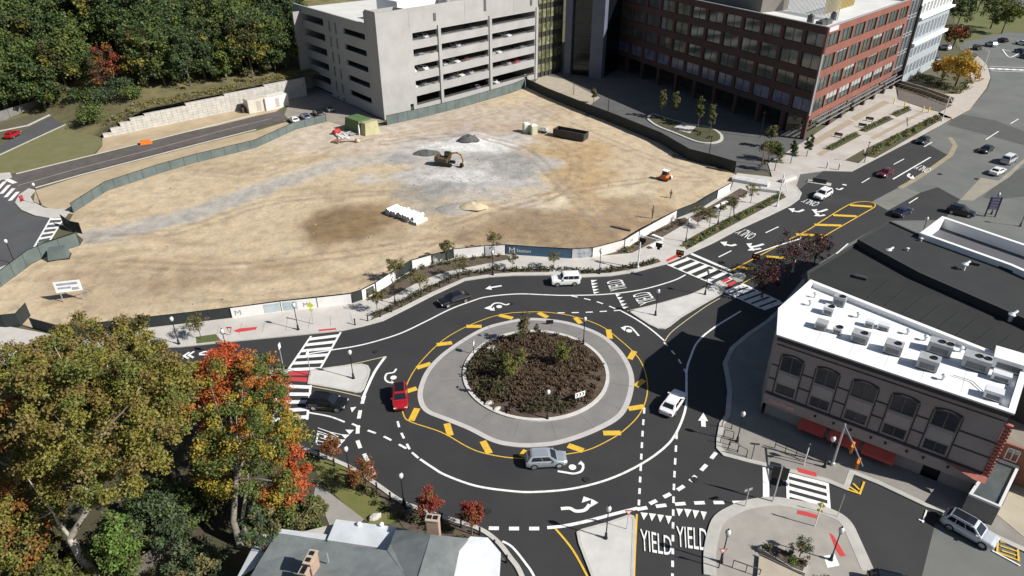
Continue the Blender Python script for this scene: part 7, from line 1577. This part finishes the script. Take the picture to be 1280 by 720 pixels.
# ---- forecourt: oval planter with four trees
t = thing('oval_planter', 'oval kerbed planter with a white middle crossing in the office forecourt', 'planter', (*G(855, 165), 0)); a = Vector(G(855, 165)); P = smooth_line([tuple(Vector(q)-a) for q in GL([(808, 148), (816, 143), (830, 147), (860, 155), (888, 160), (902, 168), (903, 176), (890, 180), (870, 178), (845, 168), (820, 158)])], 4, True)
o = MB(); o.prism(P, 0, .2); part('kerb', o, M_kerb, t); Pi = offs(ccw(P), .7, True); o = MB(); o.prism(Pi, .1, .26); part('bed', o, mat('planter_green', (.05, .06, .025), .95, (.08, .07, .035), .8, bump=.04), t); o = MB(); o.prism([tuple(Vector(q)-a) for q in GL([(840, 162), (853, 155), (872, 157), (862, 168)])], .1, .30); part('crossing', o, M_conc, t)
for px, py, lab, sd in ((826, 147, 'left most of four upright trees in the oval forecourt planter', 101), (842, 151, 'second of four upright trees in the oval forecourt planter', 102), (872, 160, 'third and brightest of four upright trees in the oval forecourt planter', 103), (887, 167, 'right most of four upright trees in the oval forecourt planter', 104)):
    x, y = G(px, py); tree('upright_tree', lab, (x, y, .2), 1.05, 3.2, 4.4, 40, 60, .24, [LM['yellowgreen'] if sd == 103 else LM['sparse'], LM['mid']], [0, 0, 1], sd, 4.5, .1, fill=.15, rc=.4)
for px, py, r, h, lab, sd, mm in ((742, 129, .8, 4.2, 'small slim tree behind the upper black fence', 111, 'sparse'), (968, 214, 1.2, 6.5, 'slim cypress like tree nearest the driveway corner', 112, 'mid'), (988, 205, .9, 5.6, 'slim dark cypress in the middle of the driveway group', 113, 'dark'), (1008, 196, .8, 5.2, 'slim dark cypress at the office corner column', 114, 'dark'), (960, 200, 1.8, 4.5, 'rounded yellow green tree at the forecourt edge', 115, 'yellowgreen'), (962, 184, 1.2, 5.4, 'grey green tree in the shade of the office block', 116, 'sparse')):
    x, y = G(px, py); tree('slim_tree', lab, (x, y, .1), r, h*.4, h*.58, 34, 60, .26, [LM[mm], LM['shrub']], [0, 0, 1], sd, h*.7, .08, fill=.1, rc=.5)
for px, py, k in ((840, 156, 1.2), (832, 152, 1.4), (875, 170, 1.2), (886, 174, 1.0), (955, 208, 1.2)): dsr((*G(px, py), .2), 0, 'dark green shrub in the forecourt planting', 'shrubs of the forecourt', k)
# ---- far corner trees
for px, py, r, h, lab, sd, cl in ((1194, 108, 5.6, 9.5, 'broad golden orange tree at the far street corner', 121, ['amber', 'amber', 'gold']), (1178, 98, 3.6, 6.0, 'rusty orange tree left of the golden one', 122, ['orange', 'amber', 'rust']), (1190, 62, 4.2, 9.0, 'dull red tree behind the pale building', 123, ['rust', 'crimson', 'shrub']), (1194, 40, 5.5, 15, 'tall dark green tree right of the pale building top', 124, ['dark', 'mid']), (1238, 36, 5.5, 14, 'tall dark green tree in the far green', 125, ['dark', 'mid']), (1252, 42, 5.0, 12, 'yellow green tree in front of the far car park', 126, ['yellowgreen', 'mid']), (1266, 26, 3.2, 6.0, 'small purple brown tree in the far green', 127, ['purple', 'heath']), (1222, 14, 5.0, 12, 'dark tree at the top edge of the far green', 128, ['dark', 'mid']), (1280, 6, 5.0, 12, 'green tree in the top right corner', 129, ['mid', 'dark']), (1200, 8, 5.0, 13, 'dark green tree behind the pale building roof', 130, ['dark', 'dark'])):
    x, y = G(px, py); tree('corner_tree' if h < 9 else 'park_tree', lab, (x, y, 0), r, h*.42, h*.6, 50, 75, .55, [LM[q] for q in cl], list(range(len(cl)))+[0], sd, h*.55, .25, fill=.2)
for i, (px, py, k, m) in enumerate(((1150, 98, 2.4, 'dark'), (1160, 104, 2.6, 'shrub'), (1172, 108, 2.2, 'shrub'), (1135, 92, 2.2, 'dark'), (1142, 100, 2.0, 'heath'), (1205, 112, 2.4, 'mid'), (1196, 116, 2.2, 'grass'), (1212, 104, 2.0, 'grass'), (1183, 112, 2.0, 'shrub'), (1215, 88, 1.8, 'heath'))):
    random.seed(i); b = MB(); b.leaves((0, 0, .35*k), (.8*k, .8*k, .45*k), 260, .4, 0, shell=.1, up=.6); solo('corner_shrub', b, LM[m], {'dark': 'dark green bush below the pale building', 'shrub': 'dull brown green bush beside the ramp wall', 'heath': 'brown bush at the far corner bed', 'mid': 'green bush before the golden orange tree', 'grass': 'yellow green bush before the golden orange tree'}[m], 'bush', (*G(px, py), .05), group='bushes of the far corner, '+m)
# ---- the wood on the upper left bank: six kinds, copied
kinds = [('dark', 5.8, 16, ['dark', 'mid'], [0, 0, 1]), ('blue', 6.2, 18, ['blue', 'dark'], [0, 0, 1]), ('mid', 5.8, 16, ['mid', 'dark'], [0, 1]), ('yellowgreen', 4.8, 13, ['yellowgreen', 'mid'], [0, 1, 1]), ('bluedark', 5.8, 19, ['dark', 'blue'], [0, 1]), ('deep', 5.4, 16, ['shrub', 'olive', 'dark'], [0, 0, 1, 2])]
LAB = ['dark green broadleaf tree in the wood on the bank', 'blue green broadleaf tree in the wood on the bank', 'mid green broadleaf tree in the wood on the bank', 'yellowish green tree in the wood on the bank', 'tall dark blue green tree in the wood on the bank', 'deep green brownish tree in the wood on the bank']
places = []
for i, (nm_, r, h, cl, ix) in enumerate(kinds):
    def f(i=i, r=r, h=h, cl=cl, ix=ix):
        return tree('wood_tree', LAB[i], (0, 0, 0), r, h*.5, h*.50, 84, 90, .60, [LM[q] for q in cl], ix, 140+i, h*.6, .26, fill=.25, rc=.32, nb=8)
    places.append(proto(f))
random.seed(5)
spots = []
for row in range(13):
    for k in range(24):
        py = 134-row*11; px = -80+k*20+(row % 2)*10+random.uniform(-8, 8)
        x, y = G(px, py+random.uniform(-4, 4), 2+row*.8)
        spots.append((px, py, x, y))
for px, py, x, y in spots:
    lim = 126-.17*max(0, px-170) if px > 110 else 138-.12*max(0, px)
    if py > lim or px > 372-(132-py)*.05: continue
    if 122 < px < 185 and 98 < py < 140: continue
    k = random.choice([0, 0, 1, 1, 2, 2, 3, 4, 4, 5]) if px > 60 else random.choice([0, 2, 2, 3, 2, 5])
    places[k]((x, y, max(0, bank_h(x, y)-.3)), random.uniform(0, 6.28), None, 'trees of the wood on the bank, kind '+['one', 'two', 'three', 'four', 'five', 'six'][k], random.uniform(.8, 1.2))
x, y = G(146, 124, 3); tree('red_wood_tree', 'single rust red tree glowing at the edge of the wood', (x, y, 2.0), 4.2, 6.2, 8.4, 80, 85, .4, [LM['rust'], LM['crimson'], LM['heath']], [0, 0, 1, 2, 2], 151, 8, .2, fill=.2)
for i, (px, py, k, m, lab) in enumerate(((205, 119, 3.0, 'yellowgreen', 'round yellow green bush on the grassy bank above the stone wall'), (125, 150, 3.6, 'mid', 'large dark green bush at the end of the lane'), (140, 140, 3.4, 'blue', 'blue green bush behind the large lane end bush'), (110, 152, 2.8, 'mid', 'rounded green bush nearest the lane kerb'), (160, 132, 3.0, 'blue', 'blue green bush above the stepped end of the wall'), (30, 128, 3.4, 'mid', 'sunlit green bush behind the grey board fence'), (60, 116, 3.2, 'mid', 'green bush behind the far end of the board fence'), (180, 124, 2.2, 'dark', 'dark bush left of the round yellow green one'), (118, 138, 3.0, 'mid', 'green bush between the lane end and the rust red tree'), (172, 140, 2.6, 'mid', 'green bush just above the stone wall steps'), (100, 142, 2.4, 'dark', 'dark bush behind the lane kerb end'))):
    random.seed(200+i); b = MB(); k *= 1.35
    for _ in range(9): d = Vector((random.uniform(-1, 1), random.uniform(-1, 1), random.uniform(.1, .8)))*k*.55; b.leaves(tuple(d+Vector((0, 0, .3*k))), (k*.5, k*.5, k*.42), 170, .42, 0, shell=.2, up=.4)
    x, y = G(px, py, 1.5 if px > 100 else 0); solo('bank_bush', b, LM[m], lab, 'bush', (x, y, max(0, bank_h(x, y)-.3)))
b = MB(); random.seed(3)
for _ in range(260):
    s = random.uniform(2, 52); v = random.uniform(1.3, 7); q = WA+fW.u*s-fW.n*v; z = bank_h(q.x, q.y); b.leaves((q.x, q.y, z+.25), (.7, .7, .4), 16, .4, random.choice((0, 0, 1)), shell=.1, up=.8)
struct('bank_weeds', b, [LM['grass'], LM['tan']], kind='stuff')
# dead pale trunk at the wood edge
x, y = G(187, 118, 3.5); o = MB(); o.path([(0, 0, -.3), (.1, 0, 2), (.5, .2, 4)], [.22, .18, .1], 7); o.path([(.1, 0, 2.6), (1.4, 0, 4.4), (3.2, 0, 4.2)], [.12, .08, .03], 5); o.path([(.1, 0, 1.2), (-1.5, 0, .4)], [.1, .04], 5); solo('bare_tree', o, M_pale, 'bare pale dead tree at the edge of the wood above the wall', 'tree', (x, y, max(0, bank_h(x, y)-.2)))
for i, (px, py, h, ln) in enumerate(((292, 97, 9, -1.6), (312, 92, 12, -2.4), (288, 98, 5, .1))):
    x, y = G(px, py, 4.5); o = MB(); o.path([(0, 0, -.3), (ln*.5, 0, h*.5), (ln, .3, h)], [.22, .17, .1], 7); solo('dead_tree', o, M_pale, ['pale leaning trunk at the right of the wood', 'long leaning grey trunk at the right end of the wood', 'short pale trunk beside the leaning one'][i], 'tree', (x, y, max(0, bank_h(x, y)-.2)))
# ================================================================== camera, sun and sky
cam = bpy.data.cameras.new('camera'); co = link('camera', cam); cam.sensor_width = 36; cam.lens = F/1280*36; cam.clip_end = 5000; cam.clip_start = .5
co.location = (0, 0, CH); co.rotation_euler = (math.pi/2-TILT, 0, 0); sc.camera = co
EL, AZ = R(38.5), R(-22)
sd_ = Vector((math.cos(EL)*math.cos(AZ), math.cos(EL)*math.sin(AZ), math.sin(EL)))
sl = bpy.data.lights.new('sun', 'SUN'); sl.energy = 5.0; sl.angle = R(.5); sl.color = (1, .965, .905); so = link('sun', sl); so.location = (60, -30, 120); so.rotation_euler = (-sd_).to_track_quat('-Z', 'Y').to_euler()
w = bpy.data.worlds.new('World'); sc.world = w; w.use_nodes = True; nt = w.node_tree; sk = nt.nodes.new('ShaderNodeTexSky'); sk.sky_type = 'NISHITA'; sk.sun_disc = False; sk.sun_elevation = EL; sk.sun_rotation = math.pi/2-AZ
nt.links.new(sk.outputs[0], nt.nodes['Background'].inputs['Color']); nt.nodes['Background'].inputs['Strength'].default_value = .05
sc.view_settings.view_transform = 'Standard'; sc.view_settings.look = 'None'; sc.view_settings.exposure = 0.4; sc.view_settings.gamma = 1
sc.render.resolution_x = 1024; sc.render.resolution_y = 576; sc.render.engine = 'CYCLES'
